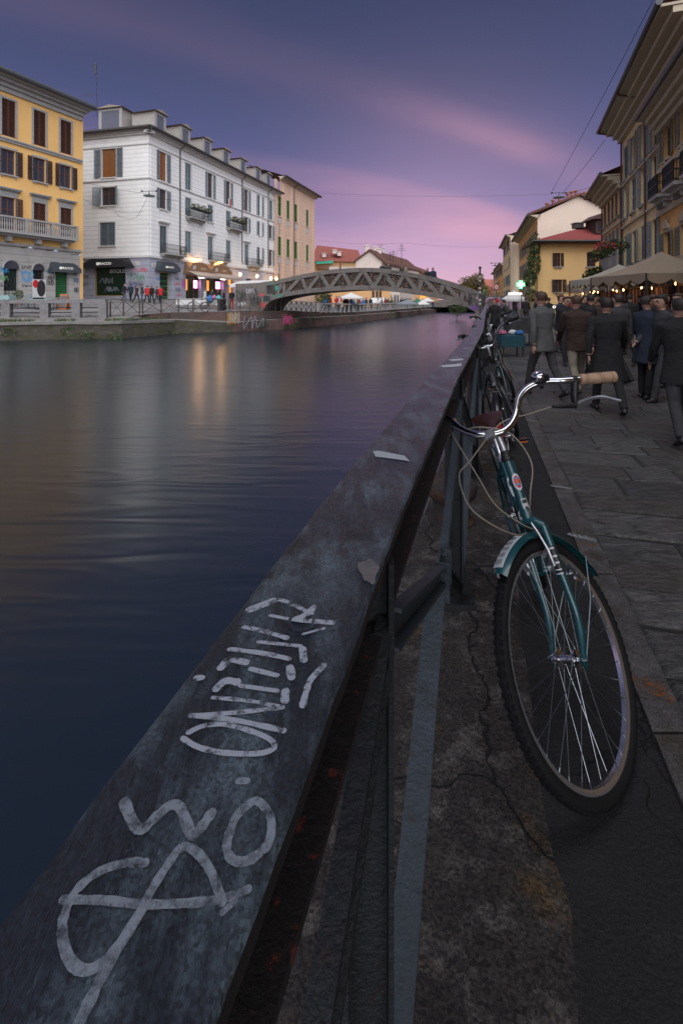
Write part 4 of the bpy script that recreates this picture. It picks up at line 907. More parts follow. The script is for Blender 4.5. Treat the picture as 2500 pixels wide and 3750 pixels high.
# ---------------------------------------------------------------- yellow building
BY = at(293, 1095, 42); BY.z = 1.25; FY = Facade(BY, 23.2, 1)
yb = thing('yellow_building', 'warm yellow palazzo with brown shutters and long stone balcony beside the parapet', 'building', BY)
def gy(x, y): return FY.sz(*Z1(x, y))
US = -12.5
zr = {}
for k, prs in {'t': ((460, 745, 327), (545, 815, 543)), 'm': ((835, 1040, 322), (920, 1090, 540)), 'l': ((1210, 1470, 322), (1260, 1490, 528))}.items():
    zr[k] = (sum(gy(x, b)[1] for a, b, x in prs)/2, sum(gy(x, a)[1] for a, b, x in prs)/2)
uc = [gy(540, 900)[0], gy(325, 850)[0], gy(70, 700)[0]]; stp = (uc[0]-uc[2])/2; uc += [uc[2]-stp, uc[2]-2*stp]
ZYT = gy(560, 512)[1]+1.0; ZYG = gy(560, 1600)[1]
hs = []
for k in 'tml':
    for i, u in enumerate(uc): hs.append((u-.5, u+.5, zr[k][0], zr[k][1], k, i))
mb = wall_holes(FY, US, 0, ZYG, ZYT, hs); mb.build('wall', M_yel, yb)
for u0, u1, z0, z1, k, i in hs:
    make_window(FY, (u0+u1)/2, z0, 1.0, z1-z0, yb, {'t': 'closed', 'm': 'open', 'l': 'open' if i == 2 else 'closed'}[k], M_shb if k == 't' else M_shd if k == 'm' else M_shb, M_trim, sill=(k == 'm'), hood=.35 if k == 'l' else None)
# open arches of the ground floor
arch = [(gy(512, 1900)[0], 1.25, 'door'), (gy(318, 1850)[0], .95, 'grille'), (gy(95, 1850)[0], 1.15, 'shop'), (gy(95, 1850)[0]-stp, 1.15, 'shop'), (gy(95, 1850)[0]-2*stp, 1.1, 'shop')]
ah = [(u-w/2, u+w/2, 0.05, 2.6) for u, w, k in arch]
mb = wall_holes(FY, US, 0, -1.4, ZYG, ah, .35); mb.build('ground_floor', M_stoneg, yb)
for (u, w, k), h in zip(arch, ah):
    mb = MB(); FY.box(mb, h[0], h[1], h[2], h[3], -.4, -.345); ob = mb.build('shop_door', M_doorg if k != 'grille' else mat('dark_hall', (.012, .010, .008), .6, .1, 3), yb)
    mb = MB(); arcp = [FY.pt(u+w/2*math.cos(a), 2.6+w/2*math.sin(a), .012) for a in [math.pi*i/10 for i in range(11)]]; mb.prism(arcp, -FY.n*.03); mb.build('arch_light', M_glass, ob)
    mb = MB(); arc2 = [FY.pt(u+(w/2+.09)*math.cos(a), 2.6+(w/2+.09)*math.sin(a), .03) for a in [math.pi*i/12 for i in range(13)]]
    mb.tube(arc2, .09, 6); mb.build('arch_trim', M_trim, ob)
    if k == 'door':
        for q in range(12): mb = MB(); FY.box(mb, h[0]+.08, h[1]-.08, .12+q*.2, .27+q*.2, -.34, -.31); mb.build('slat', M_grng, ob)
    elif k == 'grille':
        for q in range(7): mb = MB(); p = FY.pt(lerp(h[0], h[1], (q+.5)/7), .1, -.1); mb.bar(p, p+V((0, 0, 2.95)), .03, .03); mb.build('grille_bar', M_black, ob)
    else:
        for q in range(8):
            for r_ in range(4): mb = MB(); w4 = (h[1]-h[0]-.1)/4; sft = w4/2 if q % 2 else 0; FY.box(mb, h[0]+.05+r_*w4+.02, h[0]+.05+(r_+1)*w4-.02, .55+q*.19, .55+q*.19+.15, -.34, -.32); mb.build('grille_panel', M_black if q > 1 else M_trim, ob)
awning_sign(FY, arch[0][0], 2.5, 2.7, .78, .6, yb, 'LIBRACCIO', M_char, .25)
for (x, y) in ((175, 1590), (385, 1615), (585, 1650)):
    u, z = gy(x, y); mb = MB(); mb.tube([FY.pt(u, z+.12, 0), FY.pt(u, z+.1, 1.0)], .025, 6); lm = mb.build('lamp_arm', M_black, yb)
    mb = MB(); mb.lathe([(.04, .12), (.08, .08), (.2, 0), (.22, -.03), (.02, -.02)], 12, Matrix.Translation(FY.pt(u, z, 1.05))); mb.build('lamp_shade', mat('lamp_shade_grey', (.3, .33, .36), .5, 0), lm, smooth=True)
z1_, z0_ = zr['t'][0]-.28, zr['t'][0]-.28
mb = MB(); FY.box(mb, US, .1, zr['t'][0]-.45, zr['t'][0]-.28, -.02, .14); FY.box(mb, US, .14, zr['t'][0]-.279, zr['t'][0]-.16, -.02, .22); mb.build('string_course', M_trim, yb)
mb = MB(); FY.box(mb, US, .06, ZYG-.12, ZYG+.1, -.02, .16); mb.build('string_course', M_trim, yb)
mb = MB(); FY.box(mb, US, .12, ZYT-.9, ZYT-.55, -.02, .16); FY.box(mb, US, .2, ZYT-.549, ZYT-.25, -.02, .34); FY.box(mb, US, .35, ZYT-.249, ZYT+.02, -.02, .62); FY.box(mb, US, .6, ZYT+.021, ZYT+.14, -.3, 1.05); mb.build('cornice', M_trim, yb)
mb = MB(); mb.tube([FY.pt(US, ZYT+.24, 1.12), FY.pt(.65, ZYT+.24, 1.12)], .22, 10); mb.build('gutter', mat('gutter_lead', (.06, .065, .07), .5, .2, 5), yb, smooth=True)
mb = MB(); mb.quad(FY.pt(US, ZYT+.22, 1.1), FY.pt(.6, ZYT+.22, 1.1), FY.pt(-4.5, ZYT+3.3, -5.5), FY.pt(US, ZYT+3.3, -5.5)); mb.add([FY.pt(.6, ZYT+.22, 1.1), FY.pt(.6, ZYT+.22, -11.5), FY.pt(-4.5, ZYT+3.3, -5.5)], [(0, 1, 2)]); mb.build('roof', M_tile, yb)
FYE = Facade(FY.pt(0, 0, 0), 23.2-90, -1)
mb = MB(); FYE.box(mb, 0.002, 11, -1.4, ZYT, -.3, -.002); mb.build('end_wall', M_yel, yb)
# long stone balcony with balusters
zb = zr['l'][0]-.05; mb = MB(); u1 = gy(575, 1560)[0]
FY.box(mb, US, u1, zb-.3, zb-.1, 0, 1.05); FY.box(mb, US, u1-.1, zb-.45, zb-.301, 0, .75)
for t in range(5): FY.box(mb, u1-.9-t*2.3, u1-.6-t*2.3, zb-.85, zb-.451, 0, .6)
bal = mb.build('balcony', M_trim, yb)
mb = MB(); FY.box(mb, US, u1, zb+.82, zb+.95, .86, 1.08); FY.box(mb, u1-.2, u1, zb+.82, zb+.95, .05, .8599); mb.build('balcony_rail', M_trim, bal)
for t in range(4):
    mb = MB(); FY.box(mb, u1-.24-t*2.15, u1-t*2.15, zb-.098, zb+.818, .85, 1.06); mb.build('balcony_pier', M_trim, bal)
mbs = MB(); mbs.lathe([(.05, 0), (.05, .08), (.03, .14), (.055, .35), (.06, .45), (.03, .7), (.05, .8), (.05, .9)], 8); bm_ = mbs.mesh('baluster', M_trim, True)
u = u1-.4; q = 0
while u > US+3 and q < 60: put('baluster', bm_, Matrix.Translation(FY.pt(u, zb-.09, .96)), bal); u -= .17 if (q+1) % 11 else .42; q += 1
for i, (x, y, w, h, c, n) in enumerate(((220, 1740, .9, .3, (.02, .02, .03), 2), (222, 1790, 1.0, .5, (.03, .25, .5), 3), (222, 1840, 1.0, .6, (.03, .25, .5), 3), (225, 1895, .9, .25, (.02, .02, .03), 2), (412, 1780, .6, .25, (.03, .25, .5), 2), (415, 1830, .6, .5, (.02, .02, .03), 2), (415, 1870, .6, .5, (.02, .02, .03), 2), (625, 1790, .5, .5, (.02, .02, .04), 2), (625, 1850, .5, .6, (.03, .10, .2), 2), (625, 1930, .4, .6, (.02, .02, .03), 2), (20, 1760, .8, .6, (.03, .25, .5), 3), (20, 1830, .8, .5, (.1, .25, .1), 2), (20, 1890, .8, .3, (.02, .02, .03), 2))):
    u, z = gy(x, y); graffiti(FY, yb, u, z, w, h, c, 60+i, n)
u, z = gy(320, 1905)
mb = MB(); FY.box(mb, u-.55, u+.55, z-.85, z+.62, .02, .04); pw = mb.build('poster', mat('poster_white', (.55, .55, .55), .7, .05, 5), yb)
mb = MB(); mb.add([FY.pt(u-.3+.24*math.cos(a), z+.25+.32*math.sin(a), .045) for a in [2*math.pi*i/20 for i in range(20)]], [list(range(20))[::-1]]); mb.build('poster_red_disc', mat('poster_red', (.5, .01, .015), .7, 0), pw)
mb = MB(); mb.add([FY.pt(u+.16+.36*math.cos(a)*(1 if math.cos(a) > 0 else 1), z-.1+.68*math.sin(a), .046) for a in [2*math.pi*i/20 for i in range(20)]], [list(range(20))[::-1]]); mb.build('poster_dark_shape', mat('poster_dark', (.02, .02, .022), .7, 0), pw)
# ---------------------------------------------------------------- peach building beyond the white block
BP = FW.pt(UE+.25, 0, .15); FP = Facade(BP, 17.4, 1)
pb = thing('peach_building', 'peach stucco building with green roller shutters behind the white block', 'building', BP)
UP1 = FP.sz(1150, 900)[0]; zpt = FP.sz(1100, 690)[1]
def gq(x, y): return FP.sz(*Z2(x, y))
zr2 = {'t': (gq(1170, 985)[1], gq(1170, 825)[1]), 'm': (gq(1186, 1315)[1], gq(1186, 1160)[1])}
uc2 = [gq(1171, 900)[0], gq(1241, 930)[0], gq(1305, 960)[0], gq(1398, 1000)[0]]
hs = [(u-.65, u+.65, zr2[k][0], zr2[k][1]) for k in 'tm' for u in uc2]
mb = wall_holes(FP, 0, UP1, -1.5, zpt, hs); mb.build('wall', M_peach, pb)
for h in hs:
    w = make_window(FP, (h[0]+h[1])/2, h[2], 1.3, h[3]-h[2], pb, 'closed', M_green, mat('peach_trim', (.62, .45, .34), .85, .06, 2))
    mb = MB(); FP.box(mb, h[0]+.02, h[1]-.02, h[2]-1.25, h[2]-.28, .01, .06); mb.build('apron', mat('apron_grey', (.42, .40, .38), .85, .1, 3), w)
for u in (uc2[0]-1.4, (uc2[0]+uc2[1])/2, (uc2[1]+uc2[2])/2, uc2[2]+1.6, UP1-.5):
    mb = MB(); FP.box(mb, u-.45, u+.45, 3.2, zpt-.8, -.02, .14); mb.build('pilaster', M_peach, pb)
pipe(FP, (uc2[1]+uc2[2])/2+.8, 3, zpt, pb, over=.8)
roof_edge(FP, 0, UP1+.9, zpt, .9, pb, mat('peach_cornice', (.42, .34, .27), .85, .08, 2), .8, 0, .4)
mb = MB(); mb.quad(FP.pt(0, zpt+.12, .9), FP.pt(UP1+1, zpt+.12, .9), FP.pt(UP1-5, zpt+2.5, -6), FP.pt(0, zpt+2.5, -6)); mb.build('roof', M_tile, pb)
FPE = Facade(FP.pt(UP1, 0), 17.4-90, -1); 
mb = MB(); mb.quad(FP.pt(UP1, -1.5), FP.pt(UP1, -1.5, -12), FP.pt(UP1, zpt, -12), FP.pt(UP1, zpt)); mb.build('end_wall', M_peach, pb)
# ================================================================ buildings on the right bank
M_cream = mat('cream_yellow_stucco', (.74, .57, .30), .85, .1, .8, .2, 12, col2=(.64, .48, .25), c2=(.5, .7), c2scale=.5)
M_orng = mat('orange_stucco', (.72, .40, .13), .85, .1, .8, .2, 12, col2=(.54, .27, .08), c2=(.5, .7), c2scale=.5)
M_orng2 = mat('apricot_stucco', (.72, .43, .16), .85, .1, .8, .2, 12)
M_housey = mat('house_yellow_stucco', (.80, .52, .22), .85, .06, .6, .15, 12, col2=(.74, .46, .19), c2=(.55, .8), c2scale=.35)
M_pinkw = mat('gable_pink_stucco', (.62, .50, .40), .85, .07, .6, .15, 12, col2=(.54, .42, .33), c2=(.5, .8), c2scale=.3)
M_shbl = mat('shutter_blue_grey', (.20, .26, .29), .6, .15, 6)
M_shgr = mat('shutter_grey_green', (.10, .13, .105), .6, .15, 6)
M_rtrim = mat('moulding_grey', (.44, .37, .26), .85, .1, 3)
FR = Facade((21, 36, 0), 20.5, -1)
def sx(x, y=700): return FR.sz(x, y)[0]
S12, S23, S3E, S0 = sx(2413), sx(2278), sx(2206), -46.0
def zat(x, y): return FR.sz(x, y)[1]
def rblock(name, label, u0, u1, zt, wmat, rowz, us, w, shm, over, trim, kinds, hood=None, ue=None):
    ue = u0 if ue is None else ue
    b = thing(name, label, 'building', FR.pt((u0+u1)/2, 0))
    hs = []
    for r, (z0, z1) in enumerate(rowz):
        for i, u in enumerate(us): hs.append((u-w/2, u+w/2, z0, z1, r, i))
    mb = wall_holes(FR, u0, u1, 0, zt, hs); mb.build('wall', wmat, b)
    for a, c, z0, z1, r, i in hs: make_window(FR, (a+c)/2, z0, w, z1-z0, b, kinds[(r*7+i*3) % len(kinds)], shm, trim if hood else None, sill=(r != 0 or True), hood=None)
    if ue < u0:
        mb = MB(); FR.box(mb, ue, u0-.01, 11.0, zt, -.3, -.01); mb.add([FR.pt(ue, 11, 0), FR.pt(ue, 11, -12), FR.pt(ue, zt, -12), FR.pt(ue, zt+2.8, -6), FR.pt(ue, zt, 0)], [(0, 1, 2, 3, 4)]); mb.build('upper_wall', wmat, b)
    mb = MB()
    for q, (o, dz) in enumerate(((.25, .9), (.5, .6), (.8, .3))): FR.box(mb, ue, u1, zt-dz, zt-dz+.28, -.02, o*over)
    mb.build('cornice', trim, b)
    mb = MB(); FR.box(mb, ue-.05, u1+.25, zt+.001, zt+.12, -.3, over*1.15); mb.build('soffit', M_soff, b)
    mb = MB(); mb.tube([FR.pt(ue-.1, zt+.2, over*1.2), FR.pt(u1+.3, zt+.2, over*1.2)], .14, 8); mb.build('gutter', mat('gutter_grey', (.045, .05, .055), .5, .2, 5), b, smooth=True)
    mb = MB(); mb.quad(FR.pt(ue, zt+.2, over*1.2), FR.pt(u1+.3, zt+.2, over*1.2), FR.pt(u1+.3, zt+3, -6), FR.pt(ue, zt+3, -6)); mb.quad(FR.pt(ue, zt+3, -6), FR.pt(u1+.3, zt+3, -6), FR.pt(u1+.3, zt, -12), FR.pt(ue, zt, -12)); mb.build('roof', M_tile, b)
    mb = MB(); mb.quad(FR.pt(u1, 0), FR.pt(u1, 0, -12), FR.pt(u1, zt, -12), FR.pt(u1, zt)); mb.add([FR.pt(u1, zt), FR.pt(u1, zt, -12), FR.pt(u1, zt+2.8, -6)], [(0, 1, 2)]); mb.quad(FR.pt(u0, 0, -12), FR.pt(u0, 0), FR.pt(u0, zt), FR.pt(u0, zt, -12)); mb.build('end_wall', wmat, b)
    return b
zt2 = 13.9
r2 = [(zat(2380, 557), zat(2380, 405)), (zat(2390, 720), zat(2390, 571)), (zat(2400, 936), zat(2400, 798))]
L2 = S23-S12; us2 = [S12+L2*t for t in (.10, .36, .62, .88)]
b2 = rblock('cream_building', 'tall cream yellow house with blue grey shutters and brown downpipes over the stall awnings', S12, S23, zt2, M_cream, r2, us2, 1.15, M_shbl, 1.3, M_rtrim, ['open', 'closed', 'open', 'open'], ue=S12-6.6)
for z in (r2[0][0]-.2, r2[1][0]-.55, r2[2][0]-.6):
    mb = MB(); FR.box(mb, S12, S23, z-.15, z, -.02, .14); mb.build('string_course', M_rtrim, b2)
pipe(FR, S12+L2*.25, 3.4, zt2, b2, mat('downpipe_brown', (.09, .035, .028), .5, .2, 5), 1.6); pipe(FR, S23-.3, 3.4, zt2, b2, mat('downpipe_brown', (.09, .035, .028), .5, .2, 5), 1.6)
r1 = [(zat(2440, 585), zat(2440, 465)), (zat(2440, 720), zat(2440, 632)), (zat(2440, 950), zat(2440, 850))]
us1 = [S12-1.6-2.75*i for i in range(12)]
b1 = rblock('orange_building', 'orange house with grey green shutters, ornate window heads and small iron balconies', S0, S12-.02, 11.3, M_orng, r1, us1, 1.1, M_shgr, .85, M_rtrim, ['open', 'closed', 'open'], hood=True)
for z in (r1[0][0]-.25, r1[1][0]-.6):
    mb = MB(); FR.box(mb, S0, S12-.05, z-.25, z, -.02, .16); mb.build('string_course', M_rtrim, b1)
for u in us1[:4]:
    for r in range(3):
        mb = MB(); z = r1[r][1]+.16; mb.prism([FR.pt(u+a, z+b_, .02) for a, b_ in ((-.5, 0), (.5, 0), (.42, .22), (.16, .3), (0, .5), (-.16, .3), (-.42, .22))], FR.n*.14); mb.build('window_crest', M_rtrim, b1)
for u in us1[:3]: balcony_iron(FR, u, r1[1][0], 1.9, b1, .7, 1.0)
zt3 = FR.sz(2215, 715)[1]
r3 = [(zat(2218, 828), zat(2218, 738)), (zat(2218, 945), zat(2218, 866))]
L3 = S3E-S23; us3 = [S23+L3*t for t in (.08, .27, .46, .65, .86)]
b3 = rblock('apricot_building', 'lower apricot house with slate shutters and deep eaves beside the yellow red-roofed house', S23+.02, S3E, 10.7, M_orng2, r3, us3, 1.05, M_shg, 1.2, M_rtrim, ['closed', 'open', 'closed'])
mb = MB(); FR.box(mb, S23+.05, S3E, r3[0][0]-.7, r3[0][0]-.45, -.02, .12); mb.build('string_course', M_rtrim, b3); pipe(FR, S3E-.4, 3.4, 10.7, b3, None, 1.3)
# ---------------------------------------------------------------- yellow house with red roof, facing the camera
def Z4(x, y): return (1750+x/2.0907, 550+y/2.0907)
HP = at(1968, 1095, 50); HP.z = 0; FH = Facade(HP, 90, 1)
hb = thing('yellow_house', 'plain yellow house with red hipped roof and dark brown shutters facing along the street', 'house', HP)
def hz(x, y): return FH.sz(*Z4(x, y))
HW = 9.5; zth = hz(600, 715)[1]
hw = [(hz(590, 0)[0], hz(632, 0)[0], hz(600, 888)[1], hz(600, 785)[1], 'open'), (hz(832, 0)[0], hz(898, 0)[0], hz(860, 888)[1], hz(860, 778)[1], 'closed'), (hz(590, 0)[0], hz(645, 0)[0], hz(600, 1085)[1], hz(600, 988)[1], 'open'), (hz(822, 0)[0], hz(885, 0)[0], hz(850, 1080)[1], hz(850, 990)[1], 'closed')]
mb = wall_holes(FH, 0, HW, 0, zth, hw); mb.build('wall', M_housey, hb)
for h in hw: make_window(FH, (h[0]+h[1])/2, h[2], h[1]-h[0], h[3]-h[2], hb, h[4], M_shd, None, sill=True)
mb = MB(); n0, n1 = hz(680, 0)[0], hz(785, 0)[0]; nz0, nz1, nz2 = hz(0, 1085)[1], hz(0, 1030)[1], hz(0, 1002)[1]
mb.prism([FH.pt(n0, nz0, .01), FH.pt(n1, nz0, .01), FH.pt(n1, nz1, .01), FH.pt((n0+n1)/2, nz2, .01), FH.pt(n0, nz1, .01)], FH.n*.12); mb.build('stone_niche', mat('niche_stone', (.16, .12, .085), .9, .2, 5), hb)
FHL = Facade(HP, 15.8, -1)
mb = MB(); mb.quad(FHL.pt(0, 0), FHL.pt(7.2, 0), FHL.pt(7.2, zth), FHL.pt(0, zth)); mb.build('side_wall', M_housey, hb)
mb = MB(); e = .9; A, B = FH.pt(-e, zth, e), FH.pt(HW+.3, zth, e); mb.obox(FH.pt(-e, zth+.001, e), FH.d*(HW+e), -FH.n*1.1, V((0, 0, .14))); mb.tube([FH.pt(-e, zth+.2, e+.05), FH.pt(HW, zth+.2, e+.05)], .12, 8); mb.build('eave', M_gut, hb)
mb = MB(); R0, R1 = at(*Z4(850, 575), 54), at(*Z4(960, 575), 54); A = FH.pt(-e, zth+.2, e); B = FH.pt(HW+.5, zth+.2, e); Cb = FHL.pt(8.5, zth+.2, e)
mb.quad(A, B, R1, R0); mb.add([Cb, A, R0], [(0, 1, 2)]); M_redroof = mat('red_roof_tiles', (.19, .032, .026), .85, .3, 10, .7, 22); mb.build('roof', M_redroof, hb)
P = at(*Z4(900, 600), 52); mb = MB(); mb.box(P+V((0, 0, .1)), (1.1, 2.2, 1.5)); mb.prism([P+V((-1.0, -1.5, .85)), P+V((1.0, -1.5, .85)), P+V((0, -1.5, 1.5))], V((0, 3, 0))); dm = mb.build('dormer', mat('dormer_dark', (.06, .03, .025), .8, .2, 6), hb); mb = MB(); mb.box(P+V((0, -1.12, .1)), (.7, .04, .9)); mb.build('dormer_pane', M_glass, dm)
for px, py, w, h in ((762, 580, .9, .5),): P = at(*Z4(px, py), 53); mb = MB(); mb.box(P, (w, w, h)); mb.box(P+V((0, 0, h/2+.05)), (w*1.2, w*1.2, .1)); mb.build('chimney', M_gut, hb)
# ---------------------------------------------------------------- cream gable behind it
GP = at(1968, 1095, 57.2); GP.z = 0; FG = Facade(GP, 90, 1); FGL = Facade(GP, 15.8, -1)
gb = thing('gabled_building', 'tall pale pink gable wall with small chimneys rising behind the red-roofed house', 'building', GP)
gzv = lambda x, y: at(*Z4(x, y), 57.2)
poly = [GP.copy(), V((GP.x+16, 57.2, 0)), V((GP.x+16, 57.2, 9.5)), gzv(935, 425), gzv(770, 348), gzv(455, 500)]
mb = MB(); mb.add(poly, [list(range(6))]); mb.build('gable_wall', M_pinkw, gb)
GLn = 27; zge = gzv(455, 500).z
rg = [(zge-3.4, zge-1.6), (zge-6.6, zge-4.6), (zge-9.2, zge-7.4)]
hs = [(u-.55, u+.55, max(z0, 2.2), z1) for z0, z1 in rg if z1 > 3 for u in (2, 5, 8, 11.5, 15, 18.5, 22)]
mb = wall_holes(FGL, 0, GLn, 0, zge, hs); mb.build('wall', M_orng2, gb)
for h in hs: make_window(FGL, (h[0]+h[1])/2, h[2], 1.1, h[3]-h[2], gb, 'open', M_shg, None)
roof_edge(FGL, -.3, GLn, zge, 1.0, gb, M_rtrim, .5)
mb = MB(); ap = gzv(770, 348); ex = FGL.d*GLn
for a, b_ in ((gzv(440, 497)+FGL.n*.9, ap), (ap, gzv(960, 437))): mb.prism([a+V((0, -.5, .02)), b_+V((0, -.5, .02)), b_+V((0, -.5, .3)), a+V((0, -.5, .3))], ex)
mb.build('roof', M_tile, gb)
M_pot = mat('terracotta_pot', (.28, .085, .05), .8, .2, 8)
for x, y in ((527, 430), (573, 405), (685, 355), (716, 340), (748, 335), (818, 345), (620, 380)):
    P = at(*Z4(x, y), 58.5); mb = MB(); mb.lathe([(.16, -.8), (.16, .25), (.24, .27), (.24, .42), (.1, .5)], 8, Matrix.Translation(P)); mb.build('chimney_pot', M_pot, gb)
P = at(*Z4(845, 352), 60); mb = MB(); mb.box(P, (.9, .7, .9)); mb.build('chimney', M_trim, gb)
# shop balconies and green vine on the street front
for u, z in ((3.0, 4.3), (6.5, 4.3)): balcony_iron(FGL, u, z, 2.4, gb, .9, 1.0, M_black, M_trim)
mb = MB(); rr = random.Random(2); A = at(*Z4(435, 860), 49.6)
leaf_cloud(mb, [(A+V((0, 0, 1.8)), (.55, .5, 1.4)), (A+V((-.1, 0, 0)), (.7, .5, 1.6)), (A+V((-.5, 0, -1.6)), (.7, .5, .9))], 1800, .24, rr)
vn = mb.build('climbing_vine', LEAF+[], None, label='yellow green climbing vine on the corner of the yellow red-roofed house', cat='vine')
P = at(*Z4(410, 1110), 49.2); mb = MB(); leaf_cloud(mb, [(P, (.7, .6, .7))], 500, .2, rr); mb.tube([P-V((0, 0, P.z)), P], .04, 5); mb.build('potted_shrub', LEAF, None, label='leafy green shrub below the vine beside the yellow house', cat='shrub')
# ---------------------------------------------------------------- beige end building and the far row
def farblock(name, label, px0, px1, ytop, Y, ang, length, wm, fm, floors, shm, roofm, Lnw=3, base=0):
    P = at(px0, HY, Y); P.z = base; z = at(px0, ytop, Y).z-base; w = (px1-px0)/FPX*Y
    Fa, Fs = Facade(P, 90, 1), Facade(P, ang, -1); b = thing(name, label, 'building', P)
    mb = MB(); mb.obox(P, V((w, 0, 0)), V((0, .3, 0)), V((0, 0, z))); mb.build('end_wall', wm, b)
    hs = []; nw = int(length/3.2)
    for f in range(floors):
        z0 = z*(f+.35)/floors+(.4 if f == 0 else 0)
        for i in range(nw): u = 1.6+i*3.2; hs.append((u-.5, u+.5, z0, z0+min(1.9, z/floors*.55)))
    mb = wall_holes(Fs, 0.002, length, 0, z, hs); mb.build('wall', fm, b)
    for h in hs: make_window(Fs, (h[0]+h[1])/2, h[2], 1.0, h[3]-h[2], b, random.choice(['open', 'closed']), shm, None)
    roof_edge(Fs, 0, length, z, .7, b, M_rtrim, .5)
    mb = MB(); mb.quad(Fs.pt(0, z+.1, .7), Fs.pt(length, z+.1, .7), Fs.pt(length, z+2, -5), Fs.pt(0, z+2, -5)); mb.build('roof', roofm, b)
    return b, Fs
bb, FBs = farblock('beige_building', 'narrow beige end wall of a tall building past the green cross', 1869, 1915, 862, 84, 15.4, 22, mat('beige_stucco', (.58, .46, .33), .85, .08, 1), M_cream, 4, M_shg, M_tile)
farblock('ochre_building', 'ochre orange house with balconies far along the right street', 1842, 1875, 965, 108, 14.9, 26, M_orng, M_orng, 3, M_shg, M_tile)
farblock('pale_house', 'low pale house at the far end of the right street', 1828, 1850, 985, 138, 14.5, 30, M_cream, M_cream, 3, M_shg, M_tile)
P = at(1773, HY, 190); P.z = 0; rbk = thing('red_apartment_block', 'distant red and green apartment block behind the round tree', 'building', P)
mb = MB(); mb.obox(P, V((7, 0, 0)), V((0, 8, 0)), V((0, 0, at(1790, 1022, 190).z))); mb.obox(P+V((3.2, -.3, 0)), V((8, 0, 0)), V((0, 8, 0)), V((0, 0, at(1800, 1028, 190).z)))
mb.build('wall', mat('far_red_render', (.36, .12, .09), .8, .2, .5), rbk)
for q in range(3):
    for i in range(5): mb = MB(); mb.obox(P+V((3.9+i*1.4, -.36, 2+q*2.1)), V((.8, 0, 0)), V((0, .04, 0)), V((0, 0, 1.1))); mb.build('window', M_glassw if (i+q) % 4 == 0 else M_shg, rbk)
mb = MB(); mb.obox(P+V((-.6, -.4, 1)), V((1.6, 0, 0)), V((0, .3, 0)), V((0, 0, 4.5))); mb.build('green_panel', mat('far_green', (.10, .28, .2), .8, .1, 1), rbk)
# ---------------------------------------------------------------- pharmacy cross
P = at(1906, 1041, 61); cx_ = thing('pharmacy_cross', 'glowing green pharmacy cross on a wall bracket', 'sign', P-V((0, 0, .7)))
M_cross = mat('green_light', (.2, 1, .5), .5, 0, emit=(.05, 1, .22), estr=2.6); M_crossw = mat('green_core', (.8, 1, .9), .5, 0, emit=(.5, 1, .65), estr=3)
mb = MB(); r = .36
for w_, h_ in ((.9, .36), (.36, .9)): mb.box(P, (w_*1.15, .12, h_*1.15) if w_ > h_ else (w_*1.15, .125, h_*1.15))
mb.build('light_box', M_cross, cx_)
mb = MB(); mb.box(P-V((0, .08, 0)), (.75, .05, .25)); mb.box(P-V((0, .082, 0)), (.25, .052, .75)); mb.build('light_core', M_crossw, cx_)
mb = MB(); mb.bar(P+V((.4, .1, .2)), P+V((1.7, .5, .2)), .06, .06); mb.build('bracket', M_black, cx_)
lg = lamp_glow(P+V((0, -.3, 0)), 25, (.15, 1, .4)); lg.parent = cx_; lg.matrix_parent_inverse = WM[cx_].inverted()
# ---------------------------------------------------------------- flower balcony at the apricot house
P = FR.pt(S23+.6, 0, 0); zb = zat(2290, 985)
fbx = thing('flower_balcony', 'grey panelled balcony box with red and pink flowers over the awnings', 'balcony', FR.pt(S23-.5, zb-1, .8))
mb = MB(); ua, ub = sx(2345, 950), sx(2262, 950); FR.box(mb, ua, ub, zb-.2, zb, .02, 1.3); mb.build('floor', M_trim, fbx)
for i in range(4):
    mb = MB(); u0 = lerp(ua, ub, i/4); u1 = lerp(ua, ub, (i+1)/4); FR.box(mb, u0+.04, u1-.04, zb+.05, zb+1.05, 1.22, 1.28); mb.build('panel', [M_trim, mat('lace_panel', (.35, .33, .30), .8, .6, 25)][i % 2], fbx)
mb = MB(); rr = random.Random(8); leaf_cloud(mb, [(FR.pt(lerp(ua, ub, t), zb+1.25, 1.3), (.8, .8, .5)) for t in (.1, .4, .7, 1)], 1500, .2, rr); mb.build('foliage', LEAF, fbx)
M_fl = [mat('petal_red', (.5, .01, .015), .6, .1, 5), mat('petal_pink', (.55, .12, .25), .6, .1, 5), mat('petal_coral', (.5, .05, .03), .6, .1, 5)]
mb = MB(); leaf_cloud(mb, [(FR.pt(lerp(ua, ub, .55), zb+1.65, 1.4), (.7, .6, .35)), (FR.pt(lerp(ua, ub, 1.0), zb+1.0, 1.5), (.4, .4, .25)), (FR.pt(lerp(ua, ub, .1), zb+1.35, 1.4), (.7, .5, .2))], 420, .17, rr); mb.build('blossom', M_fl, fbx)
P = at(2205, 1030, 36.5); bu = thing('climbing_shrub', 'dense dark green shrub growing up between the awnings and the yellow house', 'shrub', V((P.x, P.y, 0)))
mb = MB(); leaf_cloud(mb, [(P, (1.3, .9, 1.2)), (P+V((.6, 0, 1.0)), (.9, .8, 1.0)), (P+V((-.7, 0, .2)), (.8, .7, .8))], 3000, .24, rr, 4); mb.build('crown', [LEAF[2], LEAF[2], LEAF[0], LEAF_AUT[0]], bu)
mb = MB(); mb.tube([V((P.x, P.y, 0)), V((P.x+.1, P.y, 1.4)), P], [.09, .07, .03], 7); mb.build('trunk', mat('bark', (.06, .045, .035), .9, .3, 10, .5), bu)
